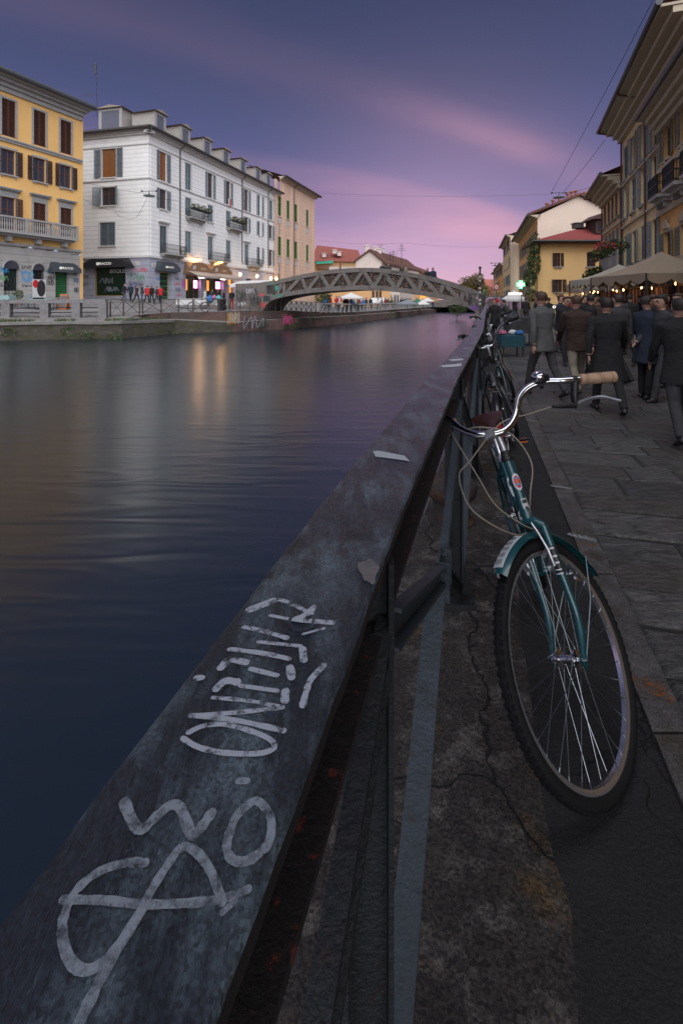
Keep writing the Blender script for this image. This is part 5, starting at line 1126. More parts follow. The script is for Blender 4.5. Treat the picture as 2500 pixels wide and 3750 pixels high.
# ---------------------------------------------------------------- awnings over the street stalls
M_awn = mat('awning_canvas', (.25, .195, .135), .9, .1, 2, .2, 40, col2=(.19, .15, .11), c2=(.5, .75), c2scale=.8)
M_awn2 = mat('awning_ivory', (.33, .29, .23), .9, .1, 2, .2, 40)
M_clo = [mat('cloth_%d' % i, c, .9, .15, 6) for i, c in enumerate(((.30, .28, .26), (.12, .02, .025), (.03, .05, .10), (.36, .30, .22), (.04, .04, .045), (.22, .10, .06)))]
def scallop(mb, A, B, drop, n, mi):
    A, B = V(A), V(B); top = []; bot = []
    for i in range(n*6+1):
        t = i/(n*6); p = A.lerp(B, t); top.append(p); bot.append(p-V((0, 0, drop*(.55+.45*abs(math.sin(math.pi*t*n))))))
    m = len(top); mb.add(top+bot, [(i, i+1, m+i+1, m+i) for i in range(m-1)], mi)
uu = [sx(2500)-13, sx(2500)-8.6, sx(2500)-4.2, sx(2500)+.2, sx(2500)+4.6, sx(2500)+8.8, sx(2500)+13, sx(2500)+17.2, sx(2500)+21.2]
words = ['broad beige awning over the first stall', 'sagging ivory awning', 'beige awning lettered along its valance', 'scalloped tan awning lit from below', 'ivory awning beside the flower balcony', 'pale awning before the climbing shrub', 'grey-brown awning in front of the apricot house', 'last ivory awning by the yellow house']
lab = ['clothes stall under a broad tan awning at the near end of the awning row', 'clothes stall under an ivory awning next to the near end of the row', 'clothes stall under the tan awning with large scallops and lettered valance', 'clothes stall under an ivory awning with a row of bulbs', 'clothes stall under a tan awning below the cream house', 'clothes stall under an ivory awning below the flower balcony', 'clothes stall under a tan awning by the climbing shrub', 'clothes stall under the ivory awning that ends the row by the yellow house']
for i, (a, b_) in enumerate(zip(uu, uu[1:])):
    st = thing('market_stall', lab[i], 'stall', FR.pt((a+b_)/2, 0, 1.5))
    m = [M_awn, M_awn2][i % 2]; z1, z0, o1 = 3.55-(.25 if i % 2 else 0), 2.45-(.12 if i % 2 else 0), 2.3+(.25 if i % 2 else 0)
    mb = MB(); NU, NO = 8, 6; vs = []
    for p in range(NU+1):
        for q in range(NO+1): t = q/NO; vs.append(FR.pt(lerp(a+.05, b_-.05, p/NU), lerp(z1, z0, t)-.12*math.sin(math.pi*t)-.05*abs(math.sin(math.pi*2*p/NU))*t, lerp(.05, o1, t)))
    mb.add(vs, [(p*(NO+1)+q, (p+1)*(NO+1)+q, (p+1)*(NO+1)+q+1, p*(NO+1)+q+1) for p in range(NU) for q in range(NO)])
    cnp = mb.build('canopy', m, st, smooth=True)
    mb = MB(); scallop(mb, FR.pt(a+.05, z0, o1), FR.pt(b_-.05, z0, o1), .42, 5, 0); scallop(mb, FR.pt(a+.05, z0+.02, o1), FR.pt(a+.05, z1-.3, .2), .35, 3, 0); scallop(mb, FR.pt(b_-.05, z0+.02, o1), FR.pt(b_-.05, z1-.3, .2), .35, 3, 0); mb.build('valance', m, cnp)
    for u in (a+.15, b_-.15):
        mb = MB(); p = FR.pt(u, 0, o1-.12); mb.tube([p, p+V((0, 0, z0))], .03, 6); mb.build('pole', M_black, st)
    mb = MB(); FR.box(mb, a+.4, b_-.4, .7, .76, .5, 1.5); FR.box(mb, a+.4, b_-.4, .15, .7, 1.46, 1.5); mb.build('table', M_clo[1 if i % 3 else 4], st)
    mb = MB(); p0, p1 = FR.pt(a+.3, 2.12, 1.2), FR.pt(b_-.3, 2.12, 1.2); mb.tube([p0, p1], .02, 6); mb.build('clothes_rail', M_black, st)
    for k in range(14):
        p = p0.lerp(p1, (k+.5)/14); w = random.uniform(.12, .2); h = random.uniform(.7, 1.0); mb = MB()
        mb.prism([p+FR.n*-.22+V((0, 0, -.12)), p+V((0, 0, -.02)), p+FR.n*.22+V((0, 0, -.12)), p+FR.n*.2+V((0, 0, -h)), p-FR.n*.2+V((0, 0, -h))], FR.d*w*.6); mb.build('garment', M_clo[(k*5+i) % 6], st)
    for k in range(2):
        P = FR.pt(lerp(a, b_, .3+.4*k), 2.0+random.uniform(-.06, .06), o1-.4); mb = MB(); mb.tube([P+V((0, 0, .3)), P+V((0, 0, .06))], .008, 5); bl = mb.build('bulb_cord', M_black, st); mb = MB(); mb.lathe([(.02, .06), (.035, .02), (.04, -.01), (.02, -.05)], 8, Matrix.Translation(P)); mb.build('bulb', M_bulb, bl)
    if i in (2, 3): 
        ftext(FR, 'R  P', .34, (a+b_)/2, z0-.2, o1+.012, M_awn2 if m is M_awn else M_awn, cnp, 'valance_lettering')
    lg = lamp_glow(FR.pt((a+b_)/2, 1.95, o1-.5), 6, (1, .45, .18)); lg.parent = st; lg.matrix_parent_inverse = WM[st].inverted()

# two square market tents in front of the awning row
def tent(label, X0, X1, Y0, Y1, zv, zt, m, n):
    t = thing('market_tent', label, 'tent', ((X0+X1)/2, (Y0+Y1)/2, 0)); C = [V((X0, Y0, zv)), V((X1, Y0, zv)), V((X1, Y1, zv)), V((X0, Y1, zv))]; A = V(((X0+X1)/2, (Y0+Y1)/2, zt))
    mb = MB(); K = 6
    for i in range(4):
        p, q = C[i], C[(i+1) % 4]; g = {}
        for a in range(K+1):
            for b in range(K+1-a):
                u, v = a/K, b/K; P = A+(p-A)*u+(q-A)*v; P.z -= .22*(u+v)*(1-(u+v))*2; g[a, b] = P
        for a in range(K):
            for b in range(K-a):
                mb.add([g[a, b], g[a+1, b], g[a, b+1]], [(0, 1, 2)])
                if a+b < K-1: mb.add([g[a+1, b], g[a+1, b+1], g[a, b+1]], [(0, 1, 2)])
    c = mb.build('canopy', m, t); mb = MB()
    for i in range(4): scallop(mb, C[i], C[(i+1) % 4], .34, n, 0)
    mb.build('valance', m, c)
    for p in C:
        mb = MB(); mb.tube([V((p.x, p.y, 0)), p], .028, 6); mb.build('pole', M_black, t)
    return t
tent('beige market tent with deep scalloped valance nearest the railing of all the canopies', 9.5, 12.6, 14.9, 18.2, 2.32, 3.15, M_awn, 4)
tent('small ivory market tent with pointed valance just beyond the beige tent', 10.5, 13.2, 18.9, 22.0, 2.35, 3.0, M_awn2, 9)
# ================================================================ footbridge
M_bconc = mat('bridge_concrete', (.135, .118, .104), .85, .25, 2.5, .5, 18, col2=(.075, .065, .058), c2=(.52, .68), c2scale=1.6)
BL, BR = V((-6.0, 39.5, 0)), V((9.72, 33.4, 0)); BD = (BR-BL).normalized(); BN = V((BD.y, -BD.x, 0))
if BN.y > 0: BN = -BN
def bp_(x, y): return pl(x, y, BL, BN)
br = thing('footbridge', 'arched concrete truss footbridge crossing the canal with padlocked grilles', 'bridge', (BL+BR)/2+V((0, 0, .4)))
def B3(x, y): return bp_(850+x/3.136, 950+y/3.136)
def B4(x, y): return bp_(1300+x/3.136, 900+y/3.136)
top = [B3(300, 268), B3(480, 240), B3(640, 205), B3(790, 170), B3(1100, 118), B3(1300, 102), B4(0, 252), B4(150, 250), B4(300, 256), B4(500, 283), B4(800, 335), B4(1000, 385), B4(1200, 450), B4(1330, 500), B4(1430, 548)]
bot = [B3(350, 585), B3(385, 520), B3(440, 475), B3(580, 430), B3(850, 388), B3(1100, 365), B3(1300, 352), B4(0, 505), B4(200, 509), B4(400, 522), B4(700, 560), B4(1000, 612), B4(1180, 660), B4(1300, 712), B4(1380, 762), B4(1430, 800)]
top = smooth_path(top, 3); bot = smooth_path(bot, 3)
def zt_(P, path):
    t = (P-BL).dot(BD)
    for a, b in zip(path, path[1:]):
        ta, tb = (a-BL).dot(BD), (b-BL).dot(BD)
        if ta <= t <= tb: return lerp(a.z, b.z, (t-ta)/(tb-ta+1e-9))
    return path[0].z if t < (path[0]-BL).dot(BD) else path[-1].z
TH = .34
tw = lambda P, z: V((P.x, P.y, z))
def chord(path, dz, mb, off):
    n = len(path); v = []
    for p in path: v += [p+BN*off, p+BN*(off-TH), p+BN*(off-TH)+V((0, 0, dz)), p+BN*off+V((0, 0, dz))]
    mb.add(v, [(i*4+j, i*4+(j+1) % 4, i*4+4+(j+1) % 4, i*4+4+j) for i in range(n-1) for j in range(4)]+[(3, 2, 1, 0), (n*4-4, n*4-3, n*4-2, n*4-1)])
bots = [B3(505, 400), B3(600, 370), B3(855, 332), B3(1110, 303), B3(1365, 290), B4(210, 443), B4(465, 470), B4(720, 503), B4(970, 562), B4(1215, 640), B4(1400, 740)]
tops = [B3(580, 222), B3(790, 195), B3(1010, 172), B3(1265, 145), B4(90, 280), B4(325, 292), B4(565, 330), B4(775, 375), B4(1020, 440), B4(1245, 515)]
M_lock = [mat('lock_brass', (.22, .13, .05), .4, .3, 20, metal=.4), mat('lock_dark', (.06, .045, .035), .5, .2, 20), mat('lock_red', (.18, .04, .025), .5, .2, 20), mat('lock_steel', (.3, .29, .28), .35, .2, 20, metal=.5)]
M_mesh = mat('grille_dark', (.018, .015, .014), .7, .2, 10)
DW = 3.2
for off, front in ((0, True), (-DW, False)):
    mb = MB(); chord(top, -.33, mb, off); mb.build('top_chord', M_bconc, br)
    mb = MB(); chord(bot, .36, mb, off); mb.build('bottom_chord', M_bconc, br)
    seq = []
    for i in range(len(tops)): seq += [(bots[i], tops[i]), (tops[i], bots[i+1])]
    for a, b in seq:
        A = tw(a, zt_(a, bot)+.2)+BN*(off-.02); B = tw(b, zt_(b, top)-.18)+BN*(off-.02)
        if (a-BL).dot(BD) > (b-BL).dot(BD) and False: A, B = B, A
        A = tw(a, (zt_(a, bot)+.2) if a in bots else (zt_(a, top)-.18))+BN*(off-.02); B = tw(b, (zt_(b, bot)+.2) if b in bots else (zt_(b, top)-.18))+BN*(off-.02)
        mb = MB(); mb.obox(A-BN*0-(B-A).cross(BN).normalized()*.14, B-A, (B-A).cross(BN).normalized()*.28, -BN*(TH-.05)); mb.build('diagonal', M_bconc, br)
    if front:
        # grilles hung with padlocks fill the triangles
        pts = []
        for i in range(len(tops)): pts += [(bots[i], 0), (tops[i], 1)]
        pts.append((bots[-1], 0)); rr = random.Random(4)
        for (a, ka), (b, kb), (c, kc) in zip(pts, pts[1:], pts[2:]):
            f = lambda p, k: tw(p, zt_(p, top)-.3 if k else zt_(p, bot)+.33)-BN*.2
            A, B, C = f(a, ka), f(b, kb), f(c, kc); mb = MB(); mb.prism([A, B, C], -BN*.02); g = mb.build('lock_grille', M_mesh, br)
            mb = MB()
            for q in range(170):
                r1, r2_ = rr.random(), rr.random()
                if r1+r2_ > 1: r1, r2_ = 1-r1, 1-r2_
                p = A+(B-A)*r1+(C-A)*r2_; mb.box(p+BN*.03, (rr.uniform(.03, .06), .03, rr.uniform(.035, .07)), Matrix.Rotation(math.atan2(BD.y, BD.x), 3, 'Z'), rr.choice((0, 0, 1, 1, 1, 2, 3)))
            mb.build('padlocks', M_lock, g, kind='stuff')
# deck and abutments
mb = MB(); dk = [p+V((0, 0, .52)) for p in bot[3:-2]]; n = len(dk); v = []
for p in dk: v += [p-BN*(TH+.002), p-BN*(DW-.002), p-BN*(DW-.002)-V((0, 0, .16)), p-BN*(TH+.002)-V((0, 0, .16))]
mb.add(v, [(i*4+j, i*4+(j+1) % 4, i*4+4+(j+1) % 4, i*4+4+j) for i in range(n-1) for j in range(4)]); mb.build('deck', M_bconc, br)
ab = [B3(40, 278), B3(300, 268), B3(395, 252), B3(398, 400), B3(470, 395), B3(440, 475), B3(385, 525), B3(350, 590), B3(40, 590)]
mb = MB(); mb.prism([p+BN*.03 for p in ab], -BN*(DW+.4)); abt = mb.build('abutment', M_bconc, br)
mb = MB(); mb.prism([p+BN*.02 for p in [B4(1395, 530), B4(1450, 548), B4(1450, 960), B4(1375, 960), B4(1380, 762), B4(1420, 790)]], -BN*(DW+.3)); mb.build('abutment', M_bconc, br)
FB = Facade(BL, 90-math.degrees(math.atan2(BD.y, BD.x)), 1)
if FB.n.dot(BN) < 0: FB = Facade(BL, 90-math.degrees(math.atan2(BD.y, BD.x)), -1)
def gB(F, x, y, org): return F.sz(org[0]+x/3.136, org[1]+y/3.136)
for i, (x, y, w, h, c) in enumerate(((110, 420, 1.0, 1.3, (.03, .03, .03)), (230, 400, 1.4, 1.6, (.025, .025, .028)), (280, 470, 1.0, 1.2, (.02, .02, .022)), (120, 510, .8, .4, (.5, .5, .5)), (340, 405, .4, .3, (.5, .05, .05)), (350, 520, .4, .6, (.5, .05, .05)), (210, 360, .9, .6, (.45, .45, .45)))):
    u, z = gB(FB, x, y, (850, 950)); graffiti(FB, abt, u, z, w*.9, h*.9, c, 90+i, 2, lift=.034)
for i, (x, y, w, h, c) in enumerate(((495, 415, 1.5, .28, (.03, .30, .24)), (515, 325, .3, .5, (.03, .30, .24)), (440, 275, .6, .15, (.04, .22, .17)))):
    u, z = gB(FB, x, y, (850, 950)); graffiti(FB, br, u, z, w, h, c, 110+i, 2, lift=.008)
for i, (x, y, w, h, c) in enumerate(((1320, 620, .25, .9, (.03, .03, .03)), (1375, 555, .8, .2, (.03, .03, .03)), (1370, 710, .55, .4, (.16, .05, .28)), (475, 300, 1.0, .2, (.05, .045, .04)))):
    u, z = gB(FB, x, y, (1300, 900)); graffiti(FB, br, u, z, w, h, c, 120+i, 2, lift=.01)
mb = MB(); u, z = gB(FB, 400, 448, (850, 950)); FB.box(mb, u-.3, u+.3, z-.22, z+.22, .035, .06); mb.build('number_plate', mat('plate_dark', (.03, .035, .035), .5, .1, 8), br)
# graffiti on the brick quay wall
for i, (px, py, w, h, c, n) in enumerate(((852, 1165, .9, 1.4, (.38, .2, .05), 3), (860, 1160, .9, 1.4, (.3, .3, .29), 1), (935, 1182, 2.0, 1.3, (.02, .02, .025), 4), (930, 1180, 2.0, 1.4, (.25, .27, .3), 1), (1052, 1170, .9, 1.3, (.4, .05, .14), 3))):
    Z = interp([(800, 36.1), (900, 37.2), (1000, 39.0), (1089, 40.6)], px); P = at(px, py, Z-.35); Fq = Facade(P, math.degrees(math.atan2(.73, .68)), 1); graffiti(Fq, street_l, 0, 0, w, h*.8, c, 140+i, n)
# purple letters on the wall at the right bridge foot
P = at(1762, 1130, 37.5); P.z = 0; rw = thing('parapet_wall', 'low concrete wall with large purple bubble letters at the right bridge foot', 'wall', P)
mb = MB(); mb.obox(P, V((3.8, .3, 0)), V((0, .4, 0)), V((0, 0, at(1762, 1082, 37.5).z))); mb.build('wall', M_bconc, rw)
M_purp = mat('purple_spray', (.30, .12, .26), .8, .15, 6); M_purpl = mat('pale_outline_spray', (.5, .42, .48), .8, .1, 6)
for q, ch in enumerate('OUN'):
    for mm, sz_, dy in ((M_purpl, 1.32, 0), (M_purp, 1.15, -.006)): put_text('painted_letter', ch, sz_, P+V((.75+q*1.0, -.012+dy+.3*(.75+q)/3.8, 1.15)), (1, .08, 0), (0, 0, 1), mm, rw, .002)
# ================================================================ far left bank beyond the bridge
M_redold = mat('old_red_roof', (.20, .055, .04), .85, .35, 4, .5, 10)
M_farwhite = mat('far_pale_render', (.55, .47, .42), .85, .1, .5); M_farorange = mat('far_orange_render', (.58, .33, .15), .85, .1, .5)
def gable_house(name, label, poly_px, Y, depth, wm, roofm, ang, wins=(), ov=.5):
    """front gable outline (photo px: base-left, eave-left, apex, eave-right, base-right) at depth Y, running back along ang"""
    P = [at(x, y, Y) for x, y in poly_px]; P[0].z = P[-1].z = -.6; d = V((math.sin(math.radians(ang)), math.cos(math.radians(ang)), 0))*depth
    b = thing(name, label, 'house', (P[0]+P[-1])/2)
    mb = MB(); mb.prism(P, d); mb.build('wall', wm, b)
    mb = MB()
    for a, c in ((P[1], P[2]), (P[2], P[3])):
        e = (c-a).normalized()*ov; q0, q1 = (a-e if a is P[1] else a), (c+e if c is P[3] else c); o = V((0, -.5, 0)); mb.prism([q0+o+V((0, 0, .03)), q1+o+V((0, 0, .03)), q1+o+V((0, 0, .35)), q0+o+V((0, 0, .35))], d+V((0, .9, 0)))
    mb.build('roof', roofm, b)
    for (x0, y0, x1, y1, m) in wins:
        q0, q1 = at(x0, y1, Y-.04), at(x1, y0, Y-.04); mb = MB(); mb.obox(q0, V((q1.x-q0.x, 0, 0)), V((0, .06, 0)), V((0, 0, q1.z-q0.z))); mb.build('window', m, b)
    return b
M_farg = mat('far_window', (.09, .085, .09), .4, .1, 2)
g1 = gable_house('gabled_house', 'pale pink gabled house with chimneys behind the middle of the footbridge', [(1302, 1120), (1302, 955), (1352, 918), (1405, 962), (1405, 1120)], 92, 26, M_farwhite, M_tile, 24, [(1362, 1068, 1368, 1090, M_shd), (1377, 1066, 1383, 1090, M_shd), (1386, 1068, 1392, 1090, M_shd)])
for x, y, w in ((1344, 918, .9), (1373, 924, .8), (1387, 930, .8)):
    P = at(x, y, 96); mb = MB(); mb.box(P, (w, w, 2.0)); mb.box(P+V((0, 0, 1.05)), (w*1.25, w*1.25, .18)); mb.build('chimney', M_farwhite, g1)
gable_house('orange_gable_house', 'small orange gable with round attic window behind the bridge seats', [(1478, 1110), (1478, 985), (1500, 973), (1556, 1008), (1556, 1110)], 118, 22, M_farorange, M_tile, 20, [(1505, 985, 1511, 990, M_farg)])
rb = thing('red_roofed_block', 'red tiled apartment block with green awning and lit terrace beyond the peach building', 'building', at(1240, 1080, 112))
mb = MB(); a, b_ = at(1152, 955, 112), at(1322, 952, 112); mb.obox(V((a.x, 112, -.5)), V((b_.x-a.x, 0, 0)), V((0, 12, 0)), V((0, 0, a.z+.5))); mb.build('wall', mat('far_ochre', (.5, .30, .14), .85, .1, .5), rb)
mb = MB(); mb.add([V((a.x-.8, 111.4, a.z)), V((b_.x+.5, 111.4, b_.z-.5)), at(1310, 915, 118), at(1160, 897, 118)], [(0, 1, 2, 3)]); mb.build('roof', M_redold, rb)
mb = MB(); p0, p1 = at(1158, 985, 111.6), at(1205, 962, 111.6); mb.obox(p0, V((p1.x-p0.x, 0, 0)), V((0, .1, 0)), V((0, 0, p1.z-p0.z))); mb.build('terrace', M_glassw, rb)
mb = MB(); p0 = at(1156, 966, 110.4); mb.add([p0, p0+V((4, 0, .2)), p0+V((4, 1.2, .9)), p0+V((0, 1.2, .7))], [(0, 1, 2, 3)]); mb.build('awning', mat('far_green_awning', (.02, .22, .14), .8, .1, 1), rb)
for x, y in ((1187, 935), (1225, 922), (1242, 930)): P = at(x, y, 113.5); mb = MB(); mb.box(P, (.9, 1.6, .9)); mb.box(P+V((0, 0, .52)), (1.2, 1.9, .12)); mb.build('dormer', M_farwhite, rb)
lw = thing('terrace_house', 'low pale house with flat roof terrace between the peach building and the gable', 'house', at(1250, 1100, 99))
mb = MB(); a, b_ = at(1205, 958, 99), at(1300, 975, 99); mb.obox(V((a.x, 99, -.5)), V((b_.x-a.x, 0, 0)), V((0, 9, 0)), V((0, 0, a.z-.5))); mb.build('wall', M_farwhite, lw)
mb = MB(); p = at(1246, 955, 98.8); mb.tube([p, p-V((0, 0, 2.4))], .16, 7); mb.build('flue', M_redold, lw)
ow = thing('orange_house', 'orange walled house with brown shutters seen under the bridge arch', 'house', at(1300, 1110, 88))
mb = MB(); a, b_ = at(1195, 1058, 88), at(1430, 1058, 88); mb.obox(V((a.x, 88, -.6)), V((b_.x-a.x, 0, 0)), V((0, 3.5, 0)), V((0, 0, a.z+.6))); mb.build('wall', M_farorange, ow)
for x in (1366, 1380, 1392): q0 = at(x-4, 1092, 87.9); mb = MB(); mb.obox(q0, V((.42, 0, 0)), V((0, .08, 0)), V((0, 0, 1.35))); mb.build('shutter', M_shd, ow)
ww = thing('arcaded_house', 'pale grey house with round arched doors under the bridge', 'house', at(1440, 1120, 95))
mb = MB(); a, b_ = at(1412, 1062, 95), at(1462, 1066, 95); mb.obox(V((a.x, 95, -.6)), V((b_.x-a.x, 0, 0)), V((0, 5, 0)), V((0, 0, a.z+.6))); mb.build('wall', M_farwhite, ww)
for x in (1420, 1430, 1446, 1456): q0 = at(x-3, 1118, 94.9); mb = MB(); mb.prism([q0]+[q0+V((.34, 0, 0))]+[q0+V((.17+.17*math.cos(t), 0, 1.9+.25*math.sin(t))) for t in [math.pi*i/6 for i in range(7)]], V((0, .07, 0))); mb.build('door', M_farg, ww)
ls = thing('lit_house', 'orange house with bright lit windows at the far bend', 'house', at(1510, 1110, 112))
mb = MB(); a, b_ = at(1462, 1070, 112), at(1565, 1075, 112); mb.obox(V((a.x, 112, -.6)), V((b_.x-a.x, 0, 0)), V((0, 5, 0)), V((0, 0, a.z+.6))); mb.build('wall', M_farorange, ls)
for x, w in ((1478, 1.2), (1490, 1.0), (1538, .8), (1548, .8)): q0 = at(x, 1108, 111.9); mb = MB(); mb.obox(q0, V((w*.8, 0, 0)), V((0, .08, 0)), V((0, 0, 1.7))); mb.build('window', M_shopin if x > 1500 else M_shlg, ls)
# church spire and roof aerials
P = at(1405, 950, 150); sp = thing('church_spire', 'slim stone church spire with pointed top behind the gabled house', 'spire', V((P.x, P.y, 0)))
mb = MB(); w = 1.2; mb.box(V((P.x, P.y, P.z/2+.8)), (2.2, 2.2, P.z)); mb.build('tower', M_farwhite, sp)
mb = MB(); tip = at(1405, 898, 150); b0 = P.z+.6; mb.add([V((P.x-1, P.y-1, b0)), V((P.x+1, P.y-1, b0)), V((P.x+1, P.y+1, b0)), V((P.x-1, P.y+1, b0)), tip], [(0, 1, 4), (1, 2, 4), (2, 3, 4), (3, 0, 4)]); mb.build('spire', M_trim, sp)
for i, (x, y0, y1, k) in enumerate(((1470, 965, 893, 3), (1440, 958, 918, 2), (1428, 960, 924, 2), (1393, 935, 895, 1))):
    A, B = at(x, y0+10, 97), at(x, y1, 97); mb = MB(); mb.tube([A, B], .05, 5)
    for q in range(k+1): p = A.lerp(B, .72+.27*q/(k+.01)); wd = .9-.2*q; mb.bar(p-V((wd, 0, 0)), p+V((wd, 0, 0)), .05, .05); [mb.bar(p+V((t*wd, -.3, 0)), p+V((t*wd, .3, 0)), .03, .03) for t in (-.8, -.3, .3, .8)]
    mb.build('roof_aerial', M_black, None, label=['tallest roof aerial right of the church spire', 'forked roof aerial beside the church spire', 'short roof aerial nearest the church spire', 'thin roof aerial between the two chimneys'][i], cat='antenna')
# far balustrade of stone posts
M_balu = mat('balustrade_stone', (.28, .27, .27), .85, .15, 3)
bal2 = thing('stone_balustrade', 'long grey stone balustrade on the left quay beyond the bridge', 'balustrade', (1, 51, .1))
pA = [V((-1.9, 43.9, .28)), V((1.2, 52, .12)), V((18.2, 94, .05))]
pts = []
for a, b_ in zip(pA, pA[1:]):
    n = int((b_-a).length/1.15); pts += [a.lerp(b_, i/n) for i in range(n)]
pts.append(pA[-1])
mbp = MB(); mbp.box((0, 0, .36), (.24, .24, .76)); pm_ = mbp.mesh('post', M_balu)
for p in pts: put('post', pm_, Matrix.Translation(p), bal2)
for a, b_ in zip(pA, pA[1:]):
    mb = MB(); mb.bar(a+V((0, 0, .82)), b_+V((0, 0, .82)), .32, .14); mb.build('coping', M_balu, bal2)
    mb = MB(); mb.bar(a+V((0, 0, .42)), b_+V((0, 0, .42)), .05, .05); mb.build('bar', M_black, bal2)
# ramp fence under the bridge
rf = thing('ramp_fence', 'iron cross fence hung with locks under the bridge arch', 'fence', (-4, 41.5, .4))
fa = [V((-5.6, 40.6, .55)).lerp(V((-2.3, 43.2, .3)), i/8) for i in range(9)]
for p in fa: mb = MB(); mb.box(p+V((0, 0, .45)), (.06, .06, .95)); mb.build('post', M_fence, rf)
for a, b_ in zip(fa, fa[1:]):
    for p, q in ((a+V((0, 0, .9)), b_+V((0, 0, .9))), (a+V((0, 0, .1)), b_+V((0, 0, .85))), (a+V((0, 0, .85)), b_+V((0, 0, .1)))): mb = MB(); mb.bar(p, q, .045, .03); mb.build('bar', M_fence, rf)
# white parasols along the far quay
M_para = mat('parasol_cloth', (.55, .53, .50), .85, .08, 2); M_parad = mat('parasol_dark', (.16, .18, .2), .85, .08, 2); M_parag = mat('parasol_green', (.02, .16, .12), .85, .08, 2)
def parasol(px, py, Z, w, m, label, zg=.1, hh=None):
    P = at(px, py, Z); t = thing('parasol', label, 'parasol', (P.x, P.y, zg)); mb = MB(); n = 8; r = w/2; zt = P.z
    mb.lathe([(r, -.18), (r, -.05), (r*.5, .22), (.05, .5), (.01, .52)], n, Matrix.Translation(P)); mb.build('canopy', m, t)
    mb = MB(); mb.tube([V((P.x, P.y, zg)), P+V((0, 0, .4))], .035, 6); mb.build('pole', M_black, t)
parasol(1285, 1088, 52, 2.9, M_para, 'wide white parasol framed under the middle of the bridge arch')
parasol(1565, 1100, 78, 2.4, M_para, 'white parasol at the far bend by the lit house'); parasol(1548, 1111, 72, 2.2, M_para, 'low white parasol before the lit house')
parasol(1490, 1110, 66, 3.2, M_parad, 'grey parasol before the arcaded house'); parasol(1530, 1102, 84, 1.8, M_parag, 'folded green parasol by the lit house')
parasol(1882, 1092, 30, 1.6, M_para, 'white parasol over the trinket stand at the right bridge foot', 0)
aw = thing('white_awning', 'white scalloped cafe awning under the bridge arch', 'awning', at(1385, 1125, 82))
mb = MB(); a, b_ = at(1360, 1105, 80), at(1425, 1105, 80)
mb.add([a, b_, b_+V((0, 2, .7)), a+V((0, 2, .7)), a-V((0, 0, .3)), b_-V((0, 0, .3))], [(0, 1, 2, 3), (4, 5, 1, 0)]); mb.build('cloth', M_para, aw)
for p in (a, b_): mb = MB(); mb.tube([V((p.x, p.y, 0)), p], .04, 5); mb.build('pole', M_black, aw)
sa = thing('cafe_canopy', 'white canvas canopy between the shops and the left bridge foot', 'canopy', at(880, 1090, 46))
mb = MB(); Q = [at(838, 1042, 43), at(990, 1028, 43), at(1000, 1024, 49), at(880, 1028, 49)]; mb.add(Q, [(0, 1, 2, 3)]); mb.add([Q[0], Q[1], Q[1]-V((0, 0, .25)), Q[0]-V((0, 0, .25))], [(3, 2, 1, 0)]); mb.build('cloth', M_para, sa)
for p in Q: mb = MB(); mb.tube([V((p.x, p.y, .7)), p], .04, 5); mb.build('pole', M_black, sa)
# far arch bridge at the bend
fb2 = thing('stone_bridge', 'low stone arch bridge closing the canal in the distance', 'bridge', (26, 95, -1))
mb = MB(); x0, x1 = 17.5, 34.0; prof = [V((x0, 95, -1.4)), V((x0+1.2, 95, -1.0))]+[V((x0+1.2+(i/10)*7.5, 95, -1+1.35*math.sin(math.pi*i/10))) for i in range(11)]+[V((x1, 95, -1.4)), V((x1, 95, .95)), V((x0+5, 95, 1.2)), V((x0, 95, .9))]
mb.prism(prof, V((0, 4, 0))); mb.build('arch', M_bconc, fb2)
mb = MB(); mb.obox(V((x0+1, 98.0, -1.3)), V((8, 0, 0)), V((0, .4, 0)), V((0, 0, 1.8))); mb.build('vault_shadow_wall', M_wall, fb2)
# round autumn tree
P = at(1737, 1050, 62); tr = thing('tree', 'broad round tree turning yellow behind the right end of the bridge', 'tree', V((P.x, P.y, 0)))
mb = MB(); mb.tube([V((P.x, P.y, 0)), V((P.x+.1, P.y, 1.0)), P+V((0, 0, -.3))], [.28, .22, .12], 8)
rr = random.Random(12)
for k in range(9): a = rr.uniform(0, 6.28); q = P+V((math.cos(a)*1.3, math.sin(a)*1.3, rr.uniform(-.2, .9))); mb.tube([P-V((0, 0, .5)), P.lerp(q, .5)+V((0, 0, .1)), q], [.1, .06, .02], 5)
mb.build('trunk', mat('bark', (.06, .045, .035)), tr)
mb = MB(); bl = [(P+V((rr.uniform(-1.7, 1.7), rr.uniform(-1.5, 1.5), rr.uniform(-.8, 1.0))), (rr.uniform(.5, .9),)*3) for k in range(22)]; leaf_cloud(mb, bl, 9000, .17, rr, 4); mb.build('crown', LEAF_AUT, tr)
for (px, py, Z, r, m, lb) in ((1480, 1120, 78, 1.3, LEAF, 'dark green hedge mass before the lit house'), (1672, 1135, 60, .8, LEAF, 'green bush at the water under the right bridge end'), (892, 1112, 42, .5, LEAF, 'small green bush at the foot of the left bridge wall'), (1180, 1088, 47, .6, LEAF, 'leafy planter under the left end of the bridge')):
    P = at(px, py, Z); mb = MB(); leaf_cloud(mb, [(P, (r*1.3, r, r)), (P+V((r*.6, 0, .2)), (r, r, r*.8))], 900, .14*max(1, r), rr); mb.tube([P-V((0, 0, r+.5)), P], .04, 5); mb.build('bush', m, None, label=lb, cat='bush')
